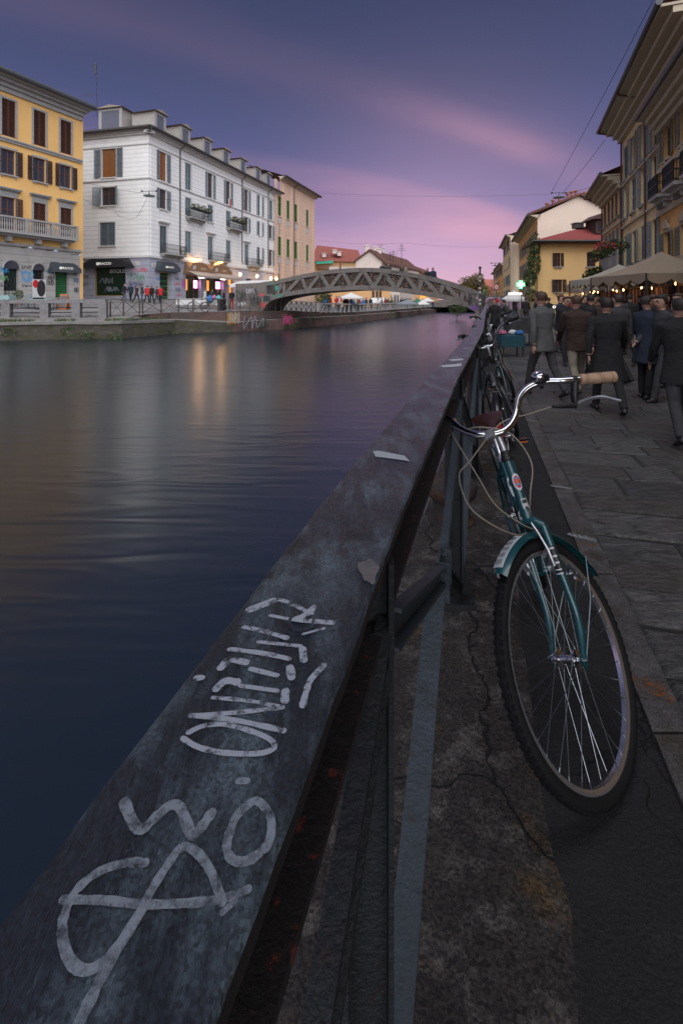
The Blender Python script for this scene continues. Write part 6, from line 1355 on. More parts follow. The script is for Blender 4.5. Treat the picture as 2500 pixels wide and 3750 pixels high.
# ================================================================ poles, signs, wires, lamps
P = at(1757, 1135, 29); po = thing('utility_pole', 'tall thin pole covered in stickers at the right bridge foot', 'pole', V((P.x, P.y, 0)))
zt = at(1757, 984, 29).z; mb = MB(); mb.tube([V((P.x, P.y, 0)), V((P.x, P.y, zt))], .055, 8); mb.lathe([(.055, 0), (.09, .02), (.09, .12), (.02, .16)], 8, Matrix.Translation((P.x, P.y, zt))); mb.build('shaft', M_gut, po)
for k in range(8): z = zt*(.35+.07*k); mb = MB(); mb.tube([V((P.x, P.y, z)), V((P.x, P.y, z+.12))], .058+.0005*(k % 2), 8); mb.build('sticker', [M_stick, M_plq, M_clo[2]][k % 3], po)
P = at(1817, 1050, 40); ts = thing('no_entry_sign', 'round red rimmed traffic sign on a thin post by the bridge', 'sign', V((P.x, P.y, 0)))
mb = MB(); Mx = V((0, -1, 0)).to_track_quat('Z', 'Y').to_matrix().to_4x4(); Mx.translation = P; mb.lathe([(.24, 0), (.24, .02)], 24, Mx); mb.build('plate', mat('sign_red', (.45, .02, .02), .5, .05, 5), ts)
mb = MB(); Mx.translation = P-V((0, .022, 0)); mb.lathe([(.17, 0), (.17, .004)], 24, Mx); mb.build('face', mat('sign_white', (.6, .58, .56), .5, .05, 5), ts)
mb = MB(); mb.box(P-V((0, .03, 0)), (.22, .01, .07)); mb.build('bar', MATS['sign_red'], ts)
mb = MB(); mb.tube([V((P.x, P.y+.04, 0)), V((P.x, P.y+.04, P.z+.3))], .03, 6); mb.build('post', M_gut, ts)
wires = [((0, 655, 40), (1, 0, 0)),]
def wire(name, pts, label, r=.012, sag=.3):
    P = [at(*p) for p in pts]; out_ = []
    for a, b_ in zip(P, P[1:]):
        for i in range(12): t = i/12; p = a.lerp(b_, t); p.z -= sag*4*t*(1-t); out_.append(p)
    out_.append(P[-1]); mb = MB(); mb.tube(out_, r, 4); return mb.build(name, M_black, None, label=label, cat='cable')
wire('overhead_cable', [(2390, 0, 24), (2020, 700, 48)], 'overhead cable sloping from the tall orange house to the hanging street lamp', .016, .1)
wire('overhead_cable', [(2215, 510, 38), (2060, 705, 47)], 'short cable from the cream house eave to the hanging street lamp', .016, .1)
wire('overhead_cable', [(2172, 680, 42), (2060, 707, 47)], 'cable from the apricot house to the hanging street lamp', .016, .1)
wire('overhead_cable', [(1160, 705, 76), (2020, 710, 60)], 'high thin cable crossing the canal between the peach building and the gable', .014, .4)
wire('overhead_cable', [(1160, 878, 84), (1480, 888, 80), (1870, 900, 84)], 'lower thin cable crossing the canal above the bridge', .016, .4)
wire('overhead_cable', [(296, 662, 43), (520, 705, 46), (660, 735, 52)], 'cable carrying the hanging lamp across the side street', .016, .15)
wire('overhead_cable', [(296, 720, 43), (420, 770, 46), (530, 770, 48.5)], 'slack loop of cables before the white corner', .016, .25)
wire('overhead_cable', [(540, 718, 46), (500, 795, 46.5), (450, 795, 47), (420, 772, 46)], 'drooping lamp cable hanging from the street lamp by the white corner', .016, .15)
def hang_lamp(px, py, Z, label, s=1.0):
    P = at(px, py, Z); t = thing('hanging_lamp', label, 'street lamp', P); mb = MB(); mb.lathe([(.04*s, .28*s), (.09*s, .2*s), (.14*s, .12*s), (.55*s, .02*s), (.56*s, -.03*s), (.2*s, -.05*s)], 16, Matrix.Translation(P)); mb.build('shade', mat('lamp_enamel', (.05, .075, .07), .5, .1, 5), t, smooth=True)
    mb = MB(); mb.tube([P+V((0, 0, .28*s)), P+V((0, 0, .55*s))], .02, 5); mb.bar(P+V((-.7*s, 0, .45*s)), P+V((.7*s, 0, .45*s)), .05, .05); [mb.box(P+V((q*.7*s, 0, .45*s)), (.16, .12, .14)) for q in (-1, 1)]; mb.build('hanger', M_black, t)
hang_lamp(546, 716, 46, 'dark dish street lamp hung on cables by the white corner')
hang_lamp(2046, 722, 47, 'dark dish street lamp hung before the pink gable')
hang_lamp(1813, 972, 60, 'small dish street lamp hung over the canal by the far right street', .7)

# unseen tree, added behind the camera so its crown darkens the near quay
tr2 = thing('shade_tree', 'large leafy tree added unseen behind the viewpoint to shade the quay', 'tree', (2.6, -4.2, 0))
mb = MB(); mb.tube([V((2.6, -4.2, -.05)), V((2.5, -4.2, 2)), V((2.3, -4.1, 4.6)), V((2.2, -3.8, 7))], [.26, .21, .17, .08], 10)
for k in range(10): a = k*.63; mb.tube([V((2.35, -4.1, 4.2+.2*k)), V((2.3+1.6*math.cos(a), -4+1.6*math.sin(a), 5.4+.2*k)), V((2.2+3.6*math.cos(a), -3.9+3.6*math.sin(a), 6.2+.25*k))], [.1, .07, .02], 6)
mb.build('trunk', MATS['bark'], tr2)
rr = random.Random(77); mb = MB(); leaf_cloud(mb, [(V((2.0+rr.uniform(-4.2, 3.2), -4.0+rr.uniform(-3.2, 2.6), rr.uniform(5.4, 9.0))), (rr.uniform(1.3, 2.0),)*3) for k in range(26)], 9000, .42, rr); mb.build('crown', LEAF, tr2)
# ================================================================ bicycles
M_teal = mat('teal_frame_paint', (.004, .060, .070), .3, .35, 14, spec=.5, coat=.6)
M_bblk = mat('black_frame_paint', (.012, .012, .014), .3, .1, 20, coat=.4)
M_bgrn = mat('dark_green_frame_paint', (.012, .03, .028), .3, .1, 20, coat=.4)
M_chr = mat('chrome', (.62, .62, .63), .12, .06, 30, metal=1)
M_alu = mat('brushed_aluminium', (.46, .47, .49), .38, .1, 40, metal=.75)
M_rim = mat('rim_aluminium', (.60, .61, .63), .22, .05, 40, metal=.9)
M_rub = mat('tyre_rubber', (.0075, .0075, .008), .7, .25, 60, .3, 160, spec=.25)
M_plas = mat('black_plastic', (.012, .012, .013), .42, .1, 20)
M_grip = mat('tan_leather_grip', (.42, .27, .17), .6, .12, 40, .25, 160)
M_sadl = mat('brown_saddle', (.040, .013, .010), .45, .15, 20, .2, 120)
M_cable = mat('cable_housing', (.22, .19, .15), .5, .1, 20)
M_spoke = mat('spoke_steel', (.26, .28, .29), .3, 0, metal=1)
M_amber = mat('amber_reflector', (.5, .10, .01), .25, 0)
M_redl = mat('red_reflector', (.42, .01, .012), .2, 0)
HAr = math.radians(69.5); RU = V((-math.cos(HAr), 0, math.sin(HAr))); RW = .35
A0 = V((0, 0, RW))-V((math.sin(HAr), 0, math.cos(HAr)))*.05
def wheel(root, C, S, hero, tyre_m=None, rimm=None):
    """wheel > tyre, rim, spokes, hub about the y axis at C, turned by S (4x4)"""
    w = put('wheel', None, Matrix.Identity(4), root); w.empty_display_size = .05
    T = S @ Matrix.Translation(C) @ Matrix.Rotation(math.pi/2, 4, 'X')
    n = 72 if hero else 36
    mb = MB(); R0, r0 = .329, .021; mb.lathe([(R0+r0*math.cos(a), r0*math.sin(a)) for a in [2*math.pi*k/12 for k in range(12)]], n, T, close=True); ty = mb.build('tyre', M_rub, w, smooth=True)
    if hero:
        mb = MB()
        for k in range(88):
            for row, (off, ph) in enumerate(((-.012, 0), (0, .5), (.012, 0))):
                a = 2*math.pi*(k+ph)/88; rr_ = R0+math.sqrt(r0*r0-off*off)
                X = T @ Matrix.Rotation(a, 4, 'Z') @ Matrix.Translation((rr_, 0, off)); i0 = len(mb.v); mb.box((0, 0, 0), (.005, .0135, .0085)); mb.xf(X, i0)
        mb.build('tread', M_rub, ty)
    mb = MB(); mb.lathe([(.311, -.012), (.316, -.0125), (.316, -.009), (.309, -.008), (.303, -.006), (.300, 0), (.303, .006), (.309, .008), (.316, .009), (.316, .0125), (.311, .012), (.304, .011), (.2985, .008), (.2985, -.008), (.304, -.011)], n, T, close=True); mb.build('rim', rimm or M_rim, w, smooth=True)
    mb = MB(); ns = 36 if hero else 24
    for k in range(ns):
        sd = 1 if k % 2 else -1; a = 2*math.pi*k/ns; da = (.95 if (k//2) % 2 else -.95)
        p = T @ V((.0235*math.cos(a+da), .0235*math.sin(a+da), sd*.029)); q = T @ V((.2985*math.cos(a), .2985*math.sin(a), sd*.002)); mb.tube([p, q], .0011 if hero else .0012, 4)
        q2 = T @ V((.285*math.cos(a), .285*math.sin(a), sd*.003)); mb.tube([q2, q], .0022, 5)
    mb.build('spokes', M_spoke, w)
    mb = MB(); mb.lathe([(.006, -.07), (.006, -.058), (.014, -.056), (.014, -.046), (.009, -.045), (.009, -.037), (.027, -.034), (.027, -.028), (.014, -.024), (.0125, 0), (.014, .024), (.027, .028), (.027, .034), (.009, .037), (.009, .045), (.014, .046), (.014, .056), (.006, .058), (.006, .07)], 14, T); mb.build('hub', M_chr, w, smooth=True)
    return w
def arc_guard(mb, C, S, a0, a1, R=.373, w=.029, n=24):
    vs = []
    for i in range(n+1):
        a = math.radians(lerp(a0, a1, i/n)); c, s = math.cos(a), math.sin(a)
        for (dy, dr) in ((-w, -.012), (-w*.6, .002), (0, .007), (w*.6, .002), (w, -.012)): vs.append(S @ (V(C)+V((c*(R+dr), dy, s*(R+dr)))))
    mb.add(vs, [(i*5+j, i*5+j+1, i*5+5+j+1, i*5+5+j) for i in range(n) for j in range(4)])
    m0 = len(mb.v)
    mb.add([v-(v-(S @ V(C))).normalized()*.002 for v in vs], [(i*5+j+5, i*5+5+j+1, i*5+j+1, i*5+j) for i in range(n) for j in range(4)])
def make_bike(label, group, fm, steer, hero=False, basket=False, grip=None, bar_pts=None, left_pts=None, rear_light=True, cat='bicycle'):
    root = thing('bicycle', label, cat, (0, 0, 0), group)
    S = Matrix.Translation(A0) @ Matrix.Rotation(steer, 4, RU) @ Matrix.Translation(-A0); I4 = Matrix.Identity(4)
    CF, CRr = V((0, 0, RW)), V((-1.05, 0, RW)); BBp = V((-.62, 0, .285))
    wheel(root, CF, S, hero); wheel(root, CRr, I4, False)
    ht0, ht1 = A0+RU*.41, A0+RU*.625
    st = V((-math.cos(math.radians(71)), 0, math.sin(math.radians(71)))); sc_ = BBp+st*.49
    mb = MB(); n = 14
    mb.tube([ht0, ht1], .0195, n)
    mb.tube([ht0.lerp(ht1, .18), BBp+V((.02, 0, .02))], .0165, n)                       # down tube
    mb.tube([ht0.lerp(ht1, .55), (ht0.lerp(ht1, .55)).lerp(BBp+st*.26, .5)-V((0, 0, .015)), BBp+st*.26], .0145, n)   # low top tube of a step-through frame
    mb.tube([BBp, sc_], .0160, n)
    mb.tube([BBp-V((0, .036, 0)), BBp+V((0, .036, 0))], .021, n)
    for s in (-1, 1):
        mb.tube([sc_+V((0, s*.012, -.03)), sc_.lerp(CRr, .3)+V((0, s*.045, 0)), CRr+V((0, s*.062, .012))], .0085, 8)
        mb.tube([BBp+V((-.01, s*.02, 0)), BBp.lerp(CRr, .35)+V((0, s*.045, 0)), CRr+V((.01, s*.062, 0))], .0105, 8)
        mb.box(CRr+V((0, s*.063, 0)), (.035, .006, .04))
    mb.build('frame', fm, root, smooth=True)
    # headset, fork
    mb = MB(); X = Matrix.Translation(ht1) @ RU.to_track_quat('Z', 'Y').to_matrix().to_4x4(); mb.lathe([(.021, -.004), (.024, .0), (.024, .010), (.020, .012), (.021, .018), (.018, .03), (.014, .034)], 16, X); mb.build('headset', M_plas, root, smooth=True); mb = MB()
    X = Matrix.Translation(ht0) @ RU.to_track_quat('Z', 'Y').to_matrix().to_4x4(); mb.lathe([(.020, .004), (.024, 0), (.024, -.012), (.021, -.014), (.017, -.02)], 16, X); mb.build('headset', M_plas, root, smooth=True)
    cr0 = A0+RU*.388
    mb = MB(); mb.tube([cr0-V((0, .052, .004)), cr0-V((0, .03, -.014)), cr0+V((0, 0, .020)), cr0+V((0, .03, .014)), cr0+V((0, .052, -.004))], [.0135, .0155, .018, .0155, .0135], 10)
    for s in (-1, 1):
        tip = CF+V((0, s*.055, 0)); mb.tube(smooth_path([cr0+V((0, s*.05, .0)), cr0.lerp(A0, .45)+V((.0, s*.053, 0)), A0+RU*.10+V((.004, s*.055, 0)), tip], 5), [.0145]*6+[.0125]*6+[.0095]*4, 12); mb.box(tip, (.028, .007, .034))
    mb.xf(S); fk = mb.build('fork', fm, root, smooth=True)
    # front brake arms
    mb = MB()
    for s in (-1, 1):
        p0 = cr0.lerp(A0, .30)+V((.022, s*.05, 0)); p1 = cr0+V((.03, s*.036, -.005)); p2 = cr0+V((.028, s*.03, .03)); mb.tube([p0-V((.02, 0, 0)), p0, p0.lerp(p1, .5)+V((.008, s*.012, 0)), p1, p2], [.007, .006, .005, .0045, .0035], 8); mb.box(p0.lerp(p1, .35)-V((.01, s*.014, 0)), (.05, .009, .012))
    mb.xf(S); mb.build('brake_arm', M_alu, fk, smooth=True)
    # mudguards
    mb = MB(); arc_guard(mb, CF, S, 74, 176); fg = mb.build('front_mudguard', fm if hero else M_plas, root, smooth=True)
    mb = MB(); 
    for s in (-1, 1): mb.tube([CF+V((0, s*.062, 0)), CF+V((-.2, s*.055, .06)), CF+V((-.352, s*.028, .12))], .0025, 5)
    mb.xf(S); mb.build('mudguard_stay', fm, fg)
    mb = MB(); arc_guard(mb, CRr, I4, 30, 200); rg = mb.build('rear_mudguard', fm if not hero else M_teal, root, smooth=True)
    if hero:
        mb = MB(); vs = []; 
        for i in range(9):
            a = math.radians(lerp(77, 104, i/8))
            for dy in (-.019, -.008, .008, .019): vs.append(S @ (CF+V((math.cos(a)*(.373+.0095-abs(dy)*.22), dy, math.sin(a)*(.373+.0095-abs(dy)*.22)))))
        mb.add(vs, [(i*4+j, i*4+j+1, i*4+5+j, i*4+4+j) for i in range(8) for j in range(3)]); mb.build('sticker', mat('white_sticker', (.55, .58, .6), .5, .1, 40), fg)
        mb = MB(); rr = random.Random(3)
        for q in range(5):
            pts = []
            for i in range(9): a = math.radians(80+q*4.6+(1.6 if i % 2 else -1.6)); dy = -.014+.028*i/8; pts.append(S @ (CF+V((math.cos(a)*.3838, dy, math.sin(a)*.3838))))
            mb.tube(pts, .0006, 4)
        mb.build('sticker_lettering', M_plas, fg)
    # stem, bar
    clamp = V((-.242, 0, 1.035)); stt = A0+RU*.70
    mb = MB(); mb.tube(smooth_path([ht1+RU*.02, A0+RU*.68, A0+RU*.735+V((.015, 0, 0)), clamp+V((-.01, 0, 0))], 4), .0125, 12); mb.tube([clamp-V((0, .026, 0)), clamp-V((0, .012, 0)), clamp+V((0, .012, 0)), clamp+V((0, .026, 0))], [.017, .0195, .0195, .017], 14)
    Xb = Matrix.Translation(clamp+V((.02, 0, -.004))) @ Matrix.Rotation(math.pi/2, 4, 'Y'); mb.lathe([(.006, 0), (.006, .008)], 6, Xb); mb.xf(S); mb.build('stem', M_alu, root, smooth=True)
    bp = bar_pts or [(-.242, 0, 1.035), (-.245, .05, 1.035), (-.262, .085, 1.055), (-.31, .12, 1.14), (-.36, .17, 1.20), (-.42, .225, 1.225), (-.53, .29, 1.235)]
    lp = left_pts or [(x, -y, z) for x, y, z in bp]
    path = smooth_path([V(p) for p in lp[::-1]]+[V(p) for p in bp[1:]], 6)
    mb = MB(); mb.tube(path, .0142 if hero else .0115, 14); mb.xf(S); hb_ = mb.build('handlebar', M_chr if hero or basket else M_plas, root, smooth=True)
    for pts, sd in ((bp, 1), (lp, -1)):
        e1, e0 = V(pts[-1]), V(pts[-2]); d = (e1-e0).normalized(); g0 = e1-d*(.150 if hero else .125)
        mb = MB(); prof = [(.0125, 0), (.0172, .002), (.0165, .03), (.0178, .06), (.0172, .095), (.0180, .122), (.0172, .129), (.008, .131)]
        X = Matrix.Translation(g0) @ d.to_track_quat('Z', 'Y').to_matrix().to_4x4() @ (Matrix.Diagonal((1.27, 1.27, 1.15, 1)) if hero else Matrix.Identity(4)); mb.lathe(prof, 18, S @ X); gp_ = mb.build('grip', grip or M_plas, hb_, smooth=True)
        if hero:
            mb = MB()
            for z in (.022, .030, .068, .076, .108):
                mb.tube([S @ X @ V((.0183*math.cos(t), .0183*math.sin(t), z+.006*math.sin(t+z*50))) for t in [2*math.pi*i/20 for i in range(20)]], .0008, 4, closed=True)
            mb.build('grip_stitch', M_sadl, gp_, kind='stuff')
        # brake lever
        bx_ = g0-d*.022; up = V((0, 0, 1)); fw = (V((1, 0, 0))-d*d.x).normalized()
        if hero and sd == 1: L0, L1, L2, L3 = HLEV
        else:
            L0 = bx_+fw*.025-V((0, 0, .022)); L1 = L0+fw*.02+d*.03-V((0, 0, .004)); L2 = L1+d*.06+fw*.005; L3 = L2+d*.045-fw*.01-V((0, 0, .008))
        mb = MB(); mb.tube([bx_-d*.009, bx_+d*.009], .0165, 14); mb.tube([bx_-V((0, 0, .006)), bx_.lerp(L0, .6), L0, L0-d*.05 if not hero else L0.lerp(HCAB if sd == 1 else L0-d*.05, .9)], [.016, .015, .0145, .0065], 10); mb.xf(S); lv = mb.build('brake_lever', M_plas, hb_, smooth=True)
        mb = MB(); mb.tube(smooth_path([L0, L1, L2, L3], 5), [(.010, .006)]*6+[(.0085, .0055)]*6+[(.006, .005)]*4, 8); mb.xf(S); mb.build('lever_blade', M_alu, lv, smooth=True)
    # bell
    if hero:
        bpz = V(HBELL); mb = MB(); Xl = S @ Matrix.Translation(bpz) @ Matrix.Rotation(-.33, 4, 'X') @ Matrix.Rotation(.1, 4, 'Y'); mb.lathe([(.024, .004), (.0265, .006), (.0268, .020), (.025, .028), (.019, .0335), (.0095, .0345), (.0082, .0315), (.001, .0315)], 28, Xl); be = mb.build('bell', M_chr, hb_, smooth=True)
        mb = MB(); mb.lathe([(.017, -.008), (.0275, -.004), (.0278, .003), (.02, .0045)], 24, Xl); i0 = len(mb.v); mb.tube([V((0, 0, -.004)), V((0, 0, -.034))], .008, 8); mb.box((.0, .031, .012), (.012, .016, .026)); mb.xf(Xl, i0); mb.build('bell_base', M_plas, be, smooth=True)
    # seat post, saddle
    sp1 = sc_+st*.13
    mb = MB(); mb.tube([sc_-st*.02, sp1], .0132, 14); mb.build('seat_post', M_chr if hero else M_alu, root, smooth=True)
    mb = MB(); mb.tube([sc_-st*.012, sc_+st*.016], .0195, 14); mb.box(sc_+V((-.024, 0, .002)), (.016, .02, .016)); mb.build('seat_clamp', M_alu, root, smooth=True)
    sd_ = sp1+V((-.015, 0, .035)); mb = MB(); vs = []; NS = 12; NC = 10
    for i in range(NS+1):
        t = i/NS; x = lerp(.155, -.125, t); w = interp([(0, .016), (.25, .024), (.5, .038), (.75, .078), (.92, .085), (1, .06)], t); top_ = interp([(0, -.005), (.3, .004), (.6, .006), (.9, .020), (1, .012)], t)
        for k in range(NC): a = 2*math.pi*k/NC; vs.append(sd_+V((x, math.cos(a)*w, top_+(math.sin(a)*.016 if math.sin(a) > 0 else math.sin(a)*.038*(.5+.5*t)))))
    mb.add(vs, [(i*NC+k, i*NC+(k+1) % NC, (i+1)*NC+(k+1) % NC, (i+1)*NC+k) for i in range(NS) for k in range(NC)]+[list(range(NC))[::-1], [NS*NC+k for k in range(NC)]]); sd2 = mb.build('saddle', M_sadl if hero else M_plas, root, smooth=True)
    mb = MB()
    for s in (-1, 1): mb.tube([sd_+V((.12, s*.008, -.012)), sd_+V((.02, s*.022, -.032)), sd_+V((-.1, s*.03, -.015))], .0035, 6)
    mb.build('saddle_rail', M_alu, sd2)
    # cranks and pedals
    ca = math.radians(20)
    for s, ang in ((1, ca), (-1, ca+math.pi)):
        e = BBp+V((math.cos(ang)*.17, s*.062, math.sin(ang)*.17)); mb = MB(); mb.tube([BBp+V((0, s*.03, 0)), BBp+V((0, s*.052, 0))], .013, 10); mb.tube([BBp+V((0, s*.05, 0)), e], [(.012, .007), (.009, .006)], 8); ck = mb.build('crank', M_alu, root, smooth=True)
        pc = e+V((0, s*.085, 0)); mb = MB(); mb.tube([e, e+V((0, s*.125, 0))], .006, 6); mb.box(pc+V((0, 0, .012)), (.02, .085, .006)); mb.tube([pc+V((.036, -.038*1, 0)), pc+V((.042, 0, 0)), pc+V((.036, .038, 0))], .007, 6); mb.tube([pc+V((-.036, -.038, 0)), pc+V((-.042, 0, 0)), pc+V((-.036, .038, 0))], .007, 6); mb.tube([pc+V((-.036, s*.042, 0)), pc+V((.036, s*.042, 0))], .008, 6); pd = mb.build('pedal', M_plas if not hero else M_alu, ck, smooth=True)
        for sx_ in (-1, 1): mb = MB(); mb.box(pc+V((sx_*.047, 0, 0)), (.006, .055, .014)); mb.build('reflector', M_amber, pd)
    mb = MB(); X = Matrix.Translation(BBp+V((0, -.046, 0))) @ Matrix.Rotation(math.pi/2, 4, 'X'); mb.lathe([(.085, -.002), (.09, 0), (.085, .002), (.06, .0015), (.06, -.0015)], 30, X, close=True)
    for k in range(5): a = 2*math.pi*k/5; mb.tube([BBp+V((0, -.046, 0)), BBp+V((math.cos(a)*.07, -.046, math.sin(a)*.07))], .006, 5)
    mb.build('chainring', M_alu, root)
    mb = MB(); mb.tube([BBp+V((0, -.046, .088)), CRr+V((0, -.046, .04))], .0045, 5); mb.tube([BBp+V((0, -.046, -.088)), CRr+V((.02, -.046, -.08)), CRr+V((0, -.046, -.04))], .0045, 5); mb.build('chain', M_plas, root)
    # rack and rear light
    if not hero:
        mb = MB()
        for s in (-1, 1): mb.tube([CRr+V((0, s*.07, .02)), V((-1.12, s*.055, .745)), V((-.8, s*.05, .75))], .006, 6)
        for x in (-1.2, -1.05, -.92): mb.tube([V((x, -.055, .748)), V((x, .055, .748))], .005, 6)
        mb.tube([V((-1.22, -.055, .748)), V((-.8, -.05, .75))], .006, 6); mb.tube([V((-1.22, .055, .748)), V((-.8, .05, .75))], .006, 6); mb.build('rack', M_plas, root)
        if rear_light:
            mb = MB(); mb.box((-1.41, 0, .50), (.03, .045, .10)); mb.build('rear_light', M_redl, root)
    # cables
    if hero:
        for pts in HCABLES:
            mb = MB(); mb.tube(smooth_path([V(p) for p in pts], 8), .0026, 6); mb.xf(S); mb.build('brake_cable', M_cable, root, smooth=True)
    if basket:
        bk0 = V((-.02, 0, .80)); mb = MB(); n = 16
        def ringp(z, t): 
            w = lerp(.13, .175, t); l = lerp(.10, .14, t); return [V((.13+l*math.copysign(abs(math.cos(a))**.6, math.cos(a)), w*math.copysign(abs(math.sin(a))**.6, math.sin(a)), z)) for a in [2*math.pi*i/32 for i in range(32)]]
        for q in range(11): t = q/10; mb.tube(ringp(.80+.23*t, t),   .006 if q in (0, 10) else .0026, 4, closed=True)
        lo, hi = ringp(.80, 0), ringp(1.03, 1)
        for i in range(32):
            mb.tube([lo[i], hi[(i+4) % 32]], .0024, 3); mb.tube([lo[i], hi[(i-4) % 32]], .0024, 3)
        for i in range(0, 16, 1): mb.tube([lo[i], lo[(32-i) % 32]], .0016, 3)
        mb.xf(S); mb.build('basket', M_plas, root)
        mb = MB(); mb.tube([V((0, -.05, .36)), V((.1, -.08, .80))], .005, 5); mb.tube([V((0, .05, .36)), V((.1, .08, .80))], .005, 5); mb.xf(S); mb.build('basket_stay', M_plas, root)
    return root, S
# hero bicycle: bar, lever, bell and cables in steering coordinates
HBAR = [(-.242, 0, 1.035), (-.287, .045, 1.021), (-.370, .066, 1.039), (-.430, .088, 1.084), (-.476, .122, 1.099), (-.525, .17, 1.088), (-.562, .222, 1.058), (-.715, .345, .970)]
HLEFT = [(-.242, 0, 1.035), (-.23, -.05, 1.058), (-.241, -.10, 1.087), (-.27, -.15, 1.123), (-.30, -.20, 1.142), (-.35, -.245, 1.125), (-.47, -.30, 1.08)]
HLEV = [V((-.556, .208, .955)), V((-.610, .24, .946)), V((-.655, .28, .926)), V((-.665, .333, .886))]
HCAB = V((-.473, .16, 1.0))
HBELL = (-.512, .158, 1.102)
HCABLES = [[(-.473, .16, 1.0), (-.40, .10, 1.02), (-.30, .03, 1.045), (-.137, -.06, .994), (-.03, -.05, .99), (.06, 0, .92), (.05, .04, .84), (-.02, .05, .76), (-.10, .03, .72)],
           [(-.28, -.16, 1.09), (-.235, -.08, 1.085), (-.235, .0, 1.07), (-.285, .06, 1.0), (-.26, .09, .89), (-.17, .08, .82), (-.16, .03, .74)],
           [(-.29, -.19, 1.10), (-.20, -.12, 1.06), (-.12, -.05, .94), (-.09, -.02, .84), (-.12, .01, .75), (-.16, .015, .70)]]
hero, HS = make_bike('teal step-through bicycle with tan grips leaning on the railing', None, M_teal, -.62651549, hero=True, grip=M_grip, bar_pts=HBAR, left_pts=HLEFT)
del hero['category']; hero['category'] = 'bicycle'
HM = Matrix(((-0.17906382, 0.93582201, -0.30360058), (-0.98383746, -0.17032474, 0.05525697), (0.0, 0.30858815, 0.95119575))).to_4x4(); HM.translation = (.86557, 1.51507, .012)
hero.matrix_basis = HM
# stickers on the head tube and seat tube
ht0, ht1 = A0+RU*.41, A0+RU*.625
def wrap_patch(name, c, ax, r, hgt, arc, dirv, m, parent, oval=False, lift=.0006):
    ax = V(ax).normalized(); x = V(dirv); x = (x-ax*x.dot(ax)).normalized(); y = ax.cross(x); vs = []; N_ = 10; K_ = 10
    mb = MB()
    for i in range(K_+1):
        t = (i/K_-.5)*2; wf = math.sqrt(max(0, 1-t*t)) if oval else 1
        for k in range(N_+1): a = (k/N_-.5)*arc*wf; vs.append(V(c)+ax*t*hgt/2+(x*math.cos(a)+y*math.sin(a))*(r+lift))
    mb.add(vs, [(i*(N_+1)+k, i*(N_+1)+k+1, (i+1)*(N_+1)+k+1, (i+1)*(N_+1)+k) for i in range(K_) for k in range(N_)])
    o = put(name, mb.mesh(name, m, True), Matrix.Identity(4), parent); o.matrix_parent_inverse = Matrix.Identity(4); return o
M_wst = MATS['white_sticker']; frame_ = [c for c in hero.children if c.name.startswith('frame')][0]
fr = V((1, .35, 0))
wrap_patch('sticker', ht0.lerp(ht1, .62), RU, .0195, .062, 1.75, fr, M_wst, frame_, True)
wrap_patch('sticker_disc', ht0.lerp(ht1, .62), RU, .0195, .046, 1.25, fr, mat('sticker_pink', (.5, .03, .10), .5, .2, 60), frame_, True, .0010)
wrap_patch('sticker_disc', ht0.lerp(ht1, .66)-RU*.004, RU, .0195, .020, .5, fr, mat('sticker_orange', (.55, .14, .02), .5, .1, 60), frame_, True, .0014)
wrap_patch('sticker_bird', ht0.lerp(ht1, .58), RU, .0195, .007, .9, fr, mat('sticker_blue', (.05, .3, .45), .5, .1, 60), frame_, True, .0018)
wrap_patch('sticker_bird', ht0.lerp(ht1, .68), RU, .0195, .006, .7, fr, mat('sticker_blue', (.05, .3, .45)), frame_, True, .0018)
wrap_patch('sticker', ht0.lerp(ht1, .27), RU, .0195, .034, 1.2, fr, mat('sticker_grey', (.45, .46, .47), .5, .1, 60), frame_)
wrap_patch('sticker_print', ht0.lerp(ht1, .30), RU, .0195, .012, .9, fr, M_plas, frame_, False, .0010)
wrap_patch('sticker_print', ht0.lerp(ht1, .20), RU, .0195, .010, .5, fr, M_plas, frame_, True, .0010)
BBp = V((-.62, 0, .285)); st = V((-math.cos(math.radians(71)), 0, math.sin(math.radians(71))))
for t, hgt in ((.36, .10), (.22, .08)): wrap_patch('sticker', BBp+st*t, st, .016, hgt, 2.2, V((1, .2, 0)), M_wst, frame_, True); wrap_patch('sticker_print', BBp+st*(t+.015), st, .016, hgt*.35, 1.2, V((1, .2, 0)), M_plas, frame_, True, .001)
# decal on the fork leg
fk_ = [c for c in hero.children if c.name.startswith('fork')][0]
cr0 = A0+RU*.388; lg0 = cr0+V((0, .05, 0)); lg1 = cr0.lerp(A0, .45)+V((0, .053, 0)); dl = (lg1-lg0).normalized()
for nm_, t, hgt, m_, lf in (('decal', .62, .085, M_plas, .0012), ('decal_print', .42, .006, M_wst, .0018), ('decal_print', .62, .026, M_wst, .0018), ('decal_print', .62, .014, M_plas, .0024), ('decal_print', .80, .004, M_wst, .0018), ('decal_print', .87, .004, M_wst, .0018)):
    o = wrap_patch(nm_, lg0.lerp(lg1, t), -dl, .0145, hgt, 2.3 if nm_ == 'decal' else 1.5, V((1, .25, 0)), m_, fk_, False, lf); o.matrix_basis = HS
